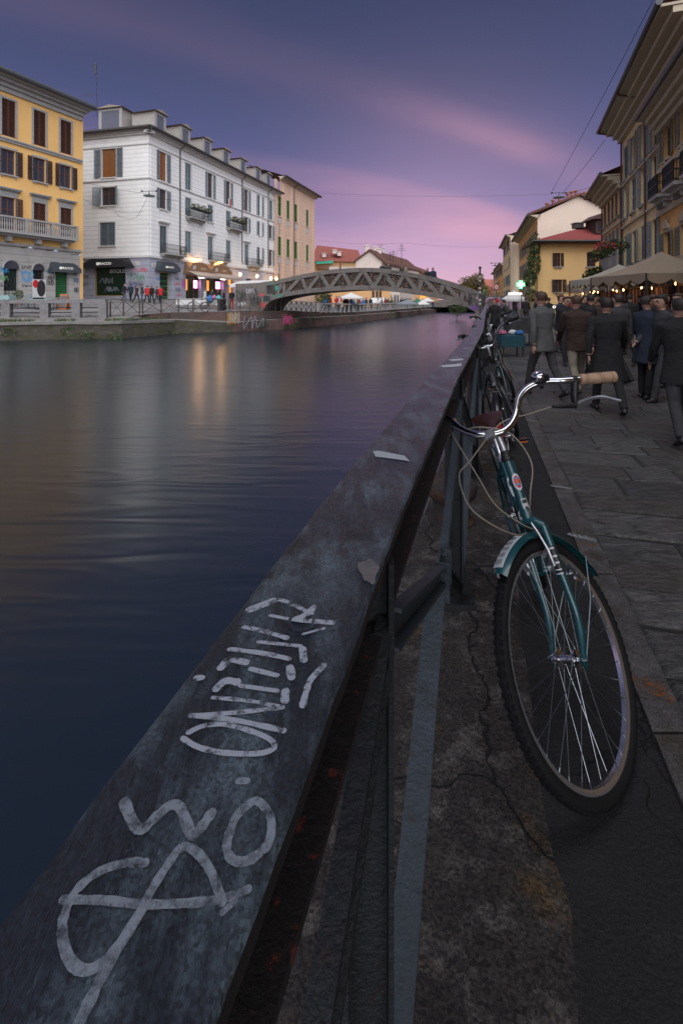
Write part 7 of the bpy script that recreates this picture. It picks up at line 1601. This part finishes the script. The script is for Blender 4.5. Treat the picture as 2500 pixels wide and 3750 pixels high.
# parked bicycles further along the railing: facing away, leaning on it
def place_bike(b, Yf, gap, lean, head=0.0):
    yr = Yf-1.05; x = railX(yr)+gap; d = V((railX(Yf)-railX(yr), 1.05, 0)).normalized()
    B = Matrix((d, V((-d.y, d.x, 0)), V((0, 0, 1)))).transposed().to_4x4() @ Matrix.Rotation(head, 4, 'Z') @ Matrix.Rotation(-lean, 4, 'X')
    F_ = V((railX(Yf)+gap, Yf, .012)); B.translation = F_; b.matrix_basis = B
b2_, _ = make_bike('black city bicycle with wire basket and red rear light behind the teal bicycle', None, M_bblk, .35, basket=True)
place_bike(b2_, 4.95, .36, .20)
b3_, _ = make_bike('dark green bicycle with dropped black bars beyond the basket bicycle', None, M_bgrn, .5)
place_bike(b3_, 6.7, .37, .2)
b4_, _ = make_bike('black bicycle last in the row along the railing', None, M_bblk, -.2)
place_bike(b4_, 8.8, .38, .2)
b5_, _ = make_bike('black bicycle leaning on the iron fence of the left quay', None, M_bblk, .3)
P = V((fpos[5].x, fpos[5].y, 0)); q = fpos[7]; d = (fpos[7]-fpos[5]); d.z = 0; d.normalize()
B = Matrix((-d, V((d.y, -d.x, 0)), V((0, 0, 1)))).transposed().to_4x4(); B.translation = fpos[5].lerp(fpos[7], .42)+V((.1, -.25, .06)); b5_.matrix_basis = B
# ================================================================ people
from mathutils import kdtree
SKIN = mat('skin', (.42, .24, .17), .55, .08, 12); EYE = mat('eye_dark', (.02, .015, .012), .4, 0); LIP = mat('lips', (.30, .12, .10), .5, 0)
HAIRS = [mat('hair_%s' % n, c, .6, .25, 40, .3, 200) for n, c in (('dark', (.018, .012, .009)), ('brown', (.06, .03, .016)), ('grey', (.22, .21, .2)))]
SHOE = mat('shoe_dark', (.014, .013, .013), .5, .1, 20); SHOEW = mat('shoe_white', (.45, .45, .44), .5, .1, 20)
def cl(name, c): return mat('cloth_'+name, c, .9, .3, 5, .7, 7, bdist=.04)
def person_mesh(pose, coat=.80, voxel=.02, hem=.19, fingers=False):
    g = pose.get
    class DB(MB):                      # limbs with closely spaced rings, so that every face finds its own garment
        def tube(s, pts, r, n=8, closed=False, mi=0, cap=True, flat=None):
            pts = [V(p) for p in pts]; rs = [q if isinstance(q, tuple) else (q, q) for q in (r if isinstance(r, (list, tuple)) and not isinstance(r, tuple) else [r]*len(pts))]; P, Q = [], []
            for i in range(len(pts)-1):
                k = max(1, int((pts[i+1]-pts[i]).length/.035))
                for j in range(k): t = j/k; P.append(pts[i].lerp(pts[i+1], t)); Q.append((lerp(rs[i][0], rs[i+1][0], t), lerp(rs[i][1], rs[i+1][1], t)))
            P.append(pts[-1]); Q.append(rs[-1]); return MB.tube(s, P, Q, max(n, 20) if mi < 2 else n, closed, mi, cap, flat)
    mb = DB()
    T0, T1, SK, EY, LP, SH = 0, 1, 2, 3, 4, 5
    lean = g('lean', .03); tw_ = g('twist', 0)
    def tz(z): return V((lean*(z-.9)*1.0, 0, z))
    mb.tube([tz(coat-.01), tz(coat+.01), tz(.95), tz(1.1), tz(1.25), tz(1.37), tz(1.43), tz(1.485)], [(hem*.70, hem), (hem*.78, hem*1.04), (.135, .178), (.118, .165), (.128, .192), (.118, .203), (.088, .155), (.058, .068)], 16, mi=T0, flat=(1, 0, 0))
    hd = tz(1.50)+V((g('headf', .02), 0, 0)); yaw = g('yaw', 0); Ry = Matrix.Rotation(yaw, 3, 'Z')
    mb.tube([tz(1.43), hd+V((0, 0, .04))], .054, 10, mi=SK)
    mb.tube([hd+V((0, 0, -.005)), hd+V((0, 0, .02)), hd+V((0, 0, .06)), hd+V((0, 0, .11)), hd+V((0, 0, .16)), hd+V((0, 0, .205)), hd+V((0, 0, .225))], [(.045, .035), (.078, .058), (.094, .070), (.102, .076), (.1, .077), (.068, .055), (.02, .02)], 14, mi=SK, flat=Ry @ V((1, 0, 0)))
    f = lambda x, y, z: hd+Ry @ V((x, y, z))
    mb.tube([f(.085, 0, .125), f(.112, 0, .085), f(.095, 0, .078)], [.012, .016, .012], 6, mi=SK)
    for s in (-1, 1):
        mb.tube([f(.088, s*.032, .118), f(.1, s*.032, .118)], .009, 6, mi=EY); mb.tube([f(0, s*.073, .075), f(-.006, s*.084, .10), f(0, s*.078, .13)], [.008, .014, .008], 6, mi=SK)
    mb.tube([f(.092, -.02, .052), f(.1, 0, .052), f(.092, .02, .052)], .007, 5, mi=LP)
    for s, key in ((1, 'L'), (-1, 'R')):
        sh = tz(1.385)+V((0, s*.185, 0)); sw, eb = g('arm'+key, (0, .25)); up = V((math.sin(sw), s*(.13+max(0, hem-.19)*4), -math.cos(sw))).normalized(); el = sh+up*.285; fo = V((math.sin(sw+eb), s*.02, -math.cos(sw+eb))).normalized(); wr = el+fo*.245
        mb.tube([sh+V((0, -s*.04, .015)), sh, sh.lerp(el, .5), el, el.lerp(wr, .5), wr], [.058, .066, .056, .05, .046, .036], 10, mi=T0)
        hn = wr+fo*.085; sd = V((fo.z, 0, -fo.x)); 
        mb.tube([wr-fo*.02, wr+fo*.03, hn], [(.026, .02), (.036, .017), (.034, .014)], 8, mi=SK, flat=sd)
        if fingers:
            for q, (o, ln) in enumerate(((-.027, .06), (-.009, .075), (.009, .07), (.026, .055))): b0 = hn+sd*o-fo*.01; mb.tube([b0, b0+fo*ln*.55, b0+fo*ln*.95-V((0, s*.012, 0))], [.0098, .0092, .008], 6, mi=SK)
            b0 = wr+fo*.03+sd*.03; mb.tube([b0, b0+fo*.03+sd*.022, b0+fo*.055+sd*.026], [.012, .0105, .009], 6, mi=SK)
        else: mb.tube([hn-fo*.01, hn+fo*.06], [(.03, .013), (.016, .01)], 7, mi=SK, flat=sd)
    for s, key in ((1, 'L'), (-1, 'R')):
        th, kb = g('leg'+key, (0, .05)); hp = V((0, s*.088, .92)); kn = hp+V((math.sin(th), s*.01, -math.cos(th)))*.43; an = kn+V((math.sin(th-kb), 0, -math.cos(th-kb)))*.41
        mb.tube([hp+V((0, -s*.02, .05)), hp, hp.lerp(kn, .5), kn, kn.lerp(an, .4), an], [.09, .097, .08, .062, .06, .052], 10, mi=T1)
        pit = g('foot'+key, 0); fd = V((math.cos(pit), s*.12, -math.sin(pit))).normalized(); base = an-V((0, 0, .045))
        mb.tube([base-fd*.075, base-fd*.05, base+fd*.03, base+fd*.12, base+fd*.165], [(.025, .028), (.034, .038), (.036, .042), (.026, .046), (.012, .03)], 8, mi=SH, flat=(0, 0, 1))
    minz = min(p.z for p in mb.v)
    for i in range(len(mb.v)): mb.v[i] = mb.v[i]-V((0, 0, minz))
    me = mb.mesh('body', [SKIN]); kd = kdtree.KDTree(len(mb.v)); mi_of = [0]*len(mb.v)
    for f_, m_ in zip(mb.f, mb.m):
        for i in f_: mi_of[i] = m_
    for i, p in enumerate(mb.v): kd.insert(p, i)
    kd.balance()
    o = bpy.data.objects.new('tmp', me); COL.objects.link(o); md = o.modifiers.new('r', 'REMESH'); md.mode = 'VOXEL'; md.voxel_size = voxel; sm = o.modifiers.new('s', 'SMOOTH'); sm.factor = .5; sm.iterations = 2
    bpy.context.view_layer.update(); me2 = bpy.data.meshes.new_from_object(o.evaluated_get(bpy.context.evaluated_depsgraph_get())); bpy.data.objects.remove(o)
    me2.materials.clear()
    for m in (SKIN,)*6: me2.materials.append(m)
    idx = []
    for p in me2.polygons:
        c = p.center; near = kd.find(c)[1]; k_ = mi_of[near]; zz = c.z+minz; idx.append(T0 if (k_ == T1 and zz > coat+.015) or (k_ == SK and 1.0 < zz < 1.478 and abs(c.y) < .14) else k_)
    me2.polygons.foreach_set('material_index', idx); me2.polygons.foreach_set('use_smooth', [True]*len(idx)); me2.update()
    hc = hd-V((0, 0, minz)); h = MB()
    NS = 9
    vs = []
    for i in range(NS+1):
        t = i/NS; z = lerp(.225, g('hairz', .07), t); rx, ry = interp([(0, .0), (.12, .072), (.4, .105), (.7, .108), (1, .098)], t), interp([(0, .0), (.12, .062), (.4, .083), (.7, .085), (1, .078)], t)
        for k in range(16):
            a = 2*math.pi*k/16; fr_ = max(0, math.cos(a)); zz = z if not (fr_ > .35 and t > .45) else lerp(.225, .155, min(1, .45+.5*(t-.45))); rr_ = 1.06+.04*noise.noise(V((math.cos(a)*3, math.sin(a)*3, t*5)))
            if fr_ > .25 and t > .3: rr_ *= .86
            vs.append(hc+Ry @ V((rx*math.cos(a)*rr_-.004, ry*math.sin(a)*rr_, zz+.004)))
    h.add(vs, [(i*16+k, i*16+(k+1) % 16, (i+1)*16+(k+1) % 16, (i+1)*16+k) for i in range(NS) for k in range(16)])
    return me2, h.mesh('hair', HAIRS[0], True)
PM = {}
POSES = {'walkA': dict(legL=(.38, .15), legR=(-.30, .35), armL=(-.3, .3), armR=(.35, .45), footR=.45, lean=.06),
         'walkB': dict(legL=(-.28, .4), legR=(.36, .1), armL=(.3, .4), armR=(-.25, .25), footL=.5, lean=.05, yaw=.3),
         'stand': dict(legL=(.04, .04), legR=(-.05, .06), armL=(.15, .9), armR=(.05, .3), lean=.02, yaw=-.4),
         'stand2': dict(legL=(-.04, .04), legR=(.06, .05), armL=(.0, .2), armR=(.2, 1.2), lean=.04, yaw=.5),
         'bend': dict(legL=(.1, .2), legR=(.0, .2), armL=(.6, .5), armR=(.7, .6), lean=.35, headf=.05)}
def person(label, P, heading, H, pose, top, bottom, hair=0, shoe=None, coat=.80, voxel=.022, fingers=False, group=None, hem=.19, skin=None):
    key = (pose, coat, voxel, fingers, hem)
    if key not in PM: PM[key] = person_mesh(POSES[pose], coat, voxel, hem, fingers)
    me, hm = PM[key]; M = Matrix.Translation(V(P)) @ Matrix.Rotation(heading, 4, 'Z') @ Matrix.Scale(H/1.72, 4)
    o = tag(put('person', me, M), label, 'person', group)
    for i, m in enumerate((top, bottom, skin or SKIN, EYE, LIP, shoe or SHOE)): o.material_slots[i].link = 'OBJECT'; o.material_slots[i].material = m
    h = put('hair', hm, M, o); h.material_slots[0].link = 'OBJECT'; h.material_slots[0].material = HAIRS[hair]
    return o
def gx(px, Y, z=0): return V(((px-1250)/FPX*Y, Y, z))
BLK = cl('black', (.012, .012, .013)); NAVY = cl('navy', (.015, .02, .035)); GREY = cl('grey', (.075, .075, .074)); BRN = cl('brown', (.035, .018, .014)); JEAN = cl('jeans', (.05, .07, .11)); TAN = cl('tan', (.20, .17, .13)); RED = cl('red', (.38, .015, .02)); WHT = cl('white', (.5, .49, .47)); DKG = cl('dark_grey', (.035, .035, .037)); CHK = cl('grey_shirt', (.22, .21, .20)); BLU = cl('blue', (.03, .12, .3)); GRN = cl('olive', (.06, .065, .035))
person('man in a grey jacket and dark trousers walking beside the kerb', gx(1988, 7.4), 1.9, 1.66, 'walkA', GREY, DKG, 1, coat=.76, voxel=.011, fingers=True, hem=.2)
person('person in a dark brown jacket and pale trousers walking next to the grey jacket', gx(2112, 7.5), 1.4, 1.60, 'walkB', BRN, TAN, 1, coat=.78, voxel=.011, fingers=True)
person('tall person in a long black coat in front of the crowd', gx(2225, 6.3), 1.35, 1.56, 'walkA', BLK, BLK, 0, coat=.52, voxel=.011, fingers=True, hem=.23)
person('person in a navy black coat turned towards the stalls', gx(2365, 7.2), .3, 1.55, 'stand', NAVY, BLK, 0, coat=.60, voxel=.012, fingers=True, hem=.22)
person('person in a black jacket and jeans passing close to the slabs', gx(2492, 5.0), 1.2, 1.55, 'walkB', BLK, DKG, 0, coat=.72, voxel=.011, fingers=True, hem=.21)
person('child in a grey shirt walking between the black coats', gx(2322, 10.8), -2.6, 1.1, 'walkA', CHK, DKG, 0, voxel=.014, hem=.17)
back = [(2160, 9.6, 1.6, 'stand2', BLK, BLK, 'person in black directly behind the brown jacket'), (2268, 8.6, 1.62, 'walkB', DKG, BLK, 'person in charcoal walking behind the long black coat'), (2305, 14.5, 1.64, 'stand', BLK, DKG, 'person in black at the clothes rail under the beige tent'), (2430, 7.0, 1.6, 'walkA', DKG, DKG, 'person in charcoal passing the navy coat'), (2075, 11.0, 1.6, 'walkB', BLK, BLK, 'person in black between the grey and brown jackets'), (2345, 17, 1.66, 'walkB', NAVY, BLK, 'person in navy behind the beige tent'), (2050, 13.5, 1.62, 'stand', NAVY, DKG, 'person in a navy jacket standing before the far awnings'), (2140, 15, 1.66, 'walkB', BLK, JEAN, 'person in a black top and jeans under the ivory awning'), (2190, 12.2, 1.6, 'walkA', BRN, BLK, 'person in brown between the two black coats'), (2270, 13.0, 1.64, 'stand2', DKG, BLK, 'person in dark grey looking at hanging clothes'), (2385, 11.6, 1.66, 'walkA', BLK, BLK, 'person all in black by the beige tent pole'), (2425, 9.0, 1.6, 'stand', BRN, DKG, 'person in a brown coat beside the beige tent'), (2492, 8.0, 1.64, 'walkB', BLK, DKG, 'person in black at the edge of the tent'),
        (2010, 20, 1.62, 'walkA', BLK, BLK, 'person in black far along the awnings'), (2085, 22, 1.6, 'stand2', RED, BLK, 'person with a red top by the far awnings'), (1960, 24, 1.64, 'walkB', NAVY, JEAN, 'person in navy and jeans before the yellow house'), (1925, 27, 1.6, 'stand', BLK, DKG, 'person in black near the white parasol'), (1985, 31, 1.66, 'walkA', GREY, BLK, 'person in grey before the yellow house wall'), (2120, 28, 1.6, 'stand', DKG, BLK, 'person in dark grey at the last awning'), (1885, 34, 1.6, 'walkB', BLK, JEAN, 'person in black and jeans under the green cross')]
for px, Y, H, ps, a, b_, lb in back: person(lb, gx(px, Y), random.uniform(0, 6.28), H, ps, a, b_, random.randrange(2))
p_ = person('vendor in a black coat and red cap sitting beside the railing trinkets', gx(1812, 17.0), -2.3, 1.52, 'stand', BLK, BLK, 0, coat=.6, hem=.24)
mb = MB(); mb.lathe([(.105, 0), (.11, .05), (.085, .11), (.02, .13)], 14, Matrix.Translation(gx(1812, 17.0, 1.40)+V((.03, 0, 0)))); mb.build('hat', RED, p_, smooth=True)
person('person in a dark coat bending over the trinket table', gx(1862, 19), 2.6, 1.5, 'bend', DKG, BLK, 0)
# people on the bridge
def deck_z(P):
    return zt_(P, bot)+.53
for px, H, ps, a, hd_, hr, lb in ((1390, 1.62, 'stand', BLK, -1.5, 0, 'person in black with dark hair leaning at the bridge crown, first of the pair'), (1412, 1.62, 'stand2', DKG, -1.9, 0, 'person in dark grey next to the first at the bridge crown'), (1462, 1.55, 'stand', BRN, -1.2, 1, 'person with brown hair in a brown top on the bridge'), (1474, 1.66, 'walkA', TAN, .3, 1, 'person in a tan jacket crossing the bridge behind the brown top'), (1557, 1.55, 'stand', BLK, -1.4, 0, 'person in a black hood of the pair lower down the bridge'), (1578, 1.66, 'stand2', NAVY, -1.7, 0, 'person in navy beside the black hood on the bridge')):
    b0 = bp_(px, 1000); P = b0-BN*.75; z = deck_z(b0); person(lb, (P.x, P.y, z), hd_, H, ps, a, DKG, hr)
# left quay: passers-by at the white corner, shoppers at the stalls
lq = [(478, 45, NAVY, BLK), (500, 43.5, BRN, BLK), (520, 45.5, DKG, JEAN), (538, 44, RED, BLK), (556, 45, BLK, BLK), (575, 43.6, BRN, DKG), (588, 45, RED, BLK), (455, 44.5, BLK, JEAN), (800, 47, BLK, BLK), (820, 45.5, NAVY, BLK), (775, 48, DKG, BLK), (750, 47, WHT, BLK)]
def zl(P):                       # height of the left street under P
    best = None
    for i in range(len(UP)-1):
        a, b_, c, d = V(UP[i]), V(UP[i+1]), V(BACK[i+1]), V(BACK[i])
        for tri in ((a, b_, c), (a, c, d)):
            n = (tri[1]-tri[0]).cross(tri[2]-tri[0])
            if abs(n.z) < 1e-6: continue
            ins = []
            for k in range(3): e = tri[(k+1) % 3]-tri[k]; q = V((P.x, P.y, 0))-V((tri[k].x, tri[k].y, 0)); ins.append(e.x*q.y-e.y*q.x)
            if all(t >= -1e-6 for t in ins) or all(t <= 1e-6 for t in ins): return tri[0].z-((P.x-tri[0].x)*n.x+(P.y-tri[0].y)*n.y)/n.z
    return .5
cn = {id(NAVY): 'navy', id(BRN): 'brown', id(DKG): 'dark grey', id(RED): 'red', id(BLK): 'black', id(WHT): 'white', id(GREY): 'grey', id(TAN): 'tan', id(BLU): 'blue', id(GRN): 'olive', id(CHK): 'pale grey'}
for i, (px, Y, a, b_) in enumerate(lq):
    P = gx(px, Y); P.z = zl(P); person('passer-by in %s on the left street at the white corner block' % cn[id(a)] if i < 8 else 'shopper in %s at the lit bar on the left street' % cn[id(a)], P, random.uniform(0, 6.28), 1.68, random.choice(['walkA', 'walkB', 'stand']), a, b_, i % 2, group='people on the left street')
P = gx(848, 41.5); P.z = zl(P); person('woman in a black top and bright red trousers standing by the left bridge wall', P, -1.3, 1.72, 'stand', BLK, RED, 0, coat=.86, voxel=.018, hem=.2)
# crowd behind the far balustrade
rr = random.Random(31); pal = [BLK, NAVY, DKG, GREY, BRN, RED, BLU, WHT, TAN, GRN, CHK]
for i in range(46):
    px = rr.uniform(1185, 1600); t = (px-1185)/415; Y = lerp(48, 92, t**1.6)+rr.uniform(.8, 5); P = gx(px, Y); P.z = zl(P) if Y < 90 else 0
    a = rr.choice(pal); bt = rr.choice([BLK, DKG, JEAN, NAVY]); ps = rr.choice(['walkA', 'walkB', 'stand', 'stand2']); person('person in %s top and %s trousers %s in the crowd behind the far balustrade' % (cn[id(a)], 'blue' if bt is JEAN else cn[id(bt)], 'walking' if 'walk' in ps else 'standing'), P, rr.uniform(0, 6.28), rr.uniform(1.58, 1.78), ps, a, bt, rr.randrange(3), voxel=.035, group='crowd on the far quay')
# ================================================================ street furniture and goods
M_tblue = mat('pale_teal_cloth', (.22, .33, .32), .85, .1, 6); M_chairw = mat('chair_teal_metal', (.16, .24, .25), .5, .1, 8)
def table(name, label, P, w, d, h, cloth, leg=M_black, drop=.3, group=None):
    t = thing(name, label, 'table', P, group); P = V(P); mb = MB(); mb.box(P+V((0, 0, h)), (w, d, .04)); mb.build('tabletop', leg, t)
    for sx_ in (-1, 1):
        for sy in (-1, 1): mb = MB(); q = P+V((sx_*(w/2-.05), sy*(d/2-.05), 0)); mb.tube([q, q+V((0, 0, h-.02))], .02, 6); mb.build('leg', leg, t)
    mb = MB(); z1 = P.z+h+.024; e = .015
    ring = []; n = 40
    for i in range(n):
        a = 2*math.pi*i/n; cx = max(-1, min(1, 1.35*math.cos(a))); cy = max(-1, min(1, 1.35*math.sin(a))); ring.append((cx*(w/2+e), cy*(d/2+e), .02*math.sin(i*1.9)))
    mb.add([V((P.x+x, P.y+y, z1)) for x, y, _ in ring]+[V((P.x+x*(1+k_*.5), P.y+y*(1+k_*.5), z1-drop-k_)) for x, y, k_ in ring], [list(range(n))]+[(i, n+i, n+(i+1) % n, (i+1) % n) for i in range(n)]); mb.build('tablecloth', cloth, t)
    return t
def chair(label, P, rz, m, group=None):
    t = thing('cafe_chair', label, 'chair', P, group); X = Matrix.Translation(V(P)) @ Matrix.Rotation(rz, 4, 'Z')
    def part(n, f): mb = MB(); f(mb); mb.xf(X); mb.build(n, m, t)
    part('seat', lambda b: b.box((0, 0, .45), (.42, .42, .03)))
    for sx_ in (-1, 1):
        for sy in (-1, 1): part('leg', lambda b: b.tube([V((sx_*.2, sy*.2, 0)), V((sx_*.18, sy*.18, .44))], .016, 6))
        part('back_post', lambda b: b.tube([V((-.19, sx_*.19, .45)), V((-.25, sx_*.19, .92))], .016, 6))
    for z in (.62, .76, .9): part('back_slat', lambda b: b.box((-.21-.06*(z-.45)/.47, 0, z), (.02, .38, .07)))
for i, (px, Y, lb) in enumerate(((8, 34.0, 'cafe table with pale teal cloth at the end of the parapet terrace'), (150, 34.6, 'cafe table with pale teal cloth before the round-disc poster'))):
    P = gx(px, Y); P.z = zl(P); table('cafe_table', lb, P, 1.5, .8, .75, M_tblue)
for px, Y, rz, lb in ((60, 34.4, .5, 'teal slatted cafe chair turned to the end table'), (100, 34.9, 2.6, 'teal slatted cafe chair between the two cloth tables'), (190, 35.2, 3.4, 'teal slatted cafe chair in front of the round-disc poster')):
    P = gx(px, Y); P.z = zl(P); chair(lb, P, rz, M_chairw)
P = gx(235, 35.5); P.z = zl(P); ab_ = thing('a_board', 'orange framed chalkboard stand open on the pavement before the green door', 'sign', P)
for sg, nm_ in ((-1, 'front_panel'), (1, 'back_panel')):
    mb = MB(); q = [P+V((-.3, sg*.28, 0)), P+V((.3, sg*.28, 0)), P+V((.3, sg*.02, 1.15)), P+V((-.3, sg*.02, 1.15))]; mb.prism(q, V((0, -sg*.04, 0))); fo_ = mb.build(nm_, mat('board_orange', (.33, .10, .03), .6, .1, 8), ab_)
    if sg < 0: mb = MB(); c = sum(q, V((0, 0, 0)))/4; mb.add([c+(p-c)*.8+V((0, -.025, 0)) for p in q], [(0, 1, 2, 3)]); mb.build('chalkboard', mat('chalkboard', (.10, .085, .085), .7, .2, 8), fo_)
P = gx(215, 35.9); P.z = zl(P); mb = MB(); mb.lathe([(.14, 0), (.19, .3), (.2, .32), (.17, .3)], 12, Matrix.Translation(P)); fp_ = thing('flower_pot', 'pot of white flowers beside the chalkboard stand', 'planter', P); mb.build('pot', M_pot, fp_); mb = MB(); leaf_cloud(mb, [(P+V((0, 0, .55)), (.35, .3, .3))], 260, .12, rr, 2); mb.build('flowers', [LEAF[0], WHT], fp_)
P = gx(68, 35.6); P.z = zl(P); fp_ = thing('flower_pot', 'terracotta pot with a green shrub by the barred shop window', 'planter', P); mb = MB(); mb.lathe([(.16, 0), (.22, .35), (.23, .38), (.19, .36)], 12, Matrix.Translation(P)); mb.build('pot', M_pot, fp_); mb = MB(); leaf_cloud(mb, [(P+V((0, 0, .75)), (.35, .3, .35))], 260, .12, rr, 3); mb.build('foliage', LEAF, fp_)
for i, (px, Y, lb) in enumerate(((705, 41.5, 'long street-vendor table draped in white cloth near the bicycle'), (790, 42.2, 'second white draped vendor table with bags on it'))):
    P = gx(px, Y); P.z = zl(P); table('vendor_table', lb, P, 2.6 if i == 0 else 2.2, .9, .85, WHT, drop=.55)
mk = [(768, 41.4, 1.0, BLU, 'bright blue plastic bag hung at the vendor table'), (785, 41.6, 1.02, mat('bag_pink', (.33, .09, .15), .6, .1, 5), 'pink bundle of goods on the vendor table'), (800, 41.6, 1.02, mat('bag_teal', (.05, .3, .33), .6, .1, 5), 'teal bundle of goods on the vendor table')]
for px, Y, z, m, lb in mk:
    P = gx(px, Y); P.z = zl(P)+z-.13; mb = MB(); r = random.Random(px); mb.lathe([(.12, -.3 if z < 1.01 else 0), (.27, -.15 if z < 1.01 else .05), (.25, .12), (.12, .26), (.05, .34)], 10, Matrix.Translation(P)); 
    for i in range(len(mb.v)): mb.v[i] += V((r.uniform(-.03, .03), r.uniform(-.03, .03), r.uniform(-.03, .03)))
    mb.build('bag', m, None, smooth=True, label=lb, cat='bag')
P = gx(812, 39.2); P.z = zl(P); mb = MB(); mb.lathe([(.32, 0), (.34, .05), (.38, .85), (.40, .9), (.33, .92)], 14, Matrix.Translation(P)); tb = thing('rubbish_bin', 'black rubbish bin standing behind the iron fence', 'bin', P); mb.build('body', M_plas, tb, smooth=True); mb = MB(); mb.lathe([(.36, .92), (.3, .99), (.05, 1.02)], 14, Matrix.Translation(P)); mb.build('lid', M_plas, tb, smooth=True)
# trinket stand beside the railing
P = gx(1868, 12.5); P.z = .0; table('trinket_table', 'low folding table with teal cloth and pink goods beside the railing', P, .6, .5, .55, mat('cloth_teal', (.012, .06, .08), .85, .15, 8), drop=.3)
for i, (dx_, dy_, m, lb) in enumerate(((-.2, 0, MATS['bag_pink'], 'pink bundle on the trinket table'), (.1, .1, WHT, 'white bundle on the trinket table'), (.2, -.1, BLU, 'blue bundle on the trinket table'))):
    mb = MB(); Q = P+V((dx_, dy_, .578)); mb.lathe([(.07, 0), (.11, .03), (.10, .08), (.05, .11), (.01, .12)], 9, Matrix.Translation(Q)); [mb.v.__setitem__(i_, mb.v[i_]+V((.03*noise.noise(mb.v[i_]*9), .03*noise.noise(mb.v[i_]*9+V((3, 0, 0))), 0))) for i_ in range(len(mb.v))]; mb.build('bundle', m, None, smooth=True, label=lb, cat='bundle')
P = gx(1905, 15.5); table('vendor_stand', 'dark draped vendor stand under the white parasol', P, .9, .7, .9, DKG, drop=.5)
mb = MB(); Q = gx(1885, 22, 1.75); mb.tube([Q-V((.3, 0, 0)), Q+V((.3, 0, 0))], .035, 8); ln = thing('tube_light', 'bright white tube light of the trinket vendors near the bridge foot', 'lamp', (Q.x, Q.y, 0)); mb.build('tube', mat('tube_white', (1, 1, 1), .5, 0, emit=(1, .85, .7), estr=4), ln); mb = MB(); mb.tube([V((Q.x+.3, Q.y, 0)), V((Q.x+.3, Q.y, 1.75))], .02, 6); mb.build('stand', M_black, ln)
# shop sign far along the awnings
P = at(2048, 1124, 30); mb = MB(); mb.box(P, (1.25, .08, .34)); sg_ = thing('shop_sign', 'small dark shop sign with white letters under the far awnings', 'sign', P); mb.build('board', M_plas, sg_); put_text('sign_lettering', 'PORTELLO', .24, P+V((0, -.05, 0)), (1, 0, 0), (0, 0, 1), mat('sign_lit', (.8, .8, .8), .5, 0, emit=(1, .95, .9), estr=1.5), sg_)
mb = MB(); mb.bar(P+V((0, .04, .17)), P+V((0, .6, 1.2)), .04, .04); mb.build('bracket', M_black, sg_)
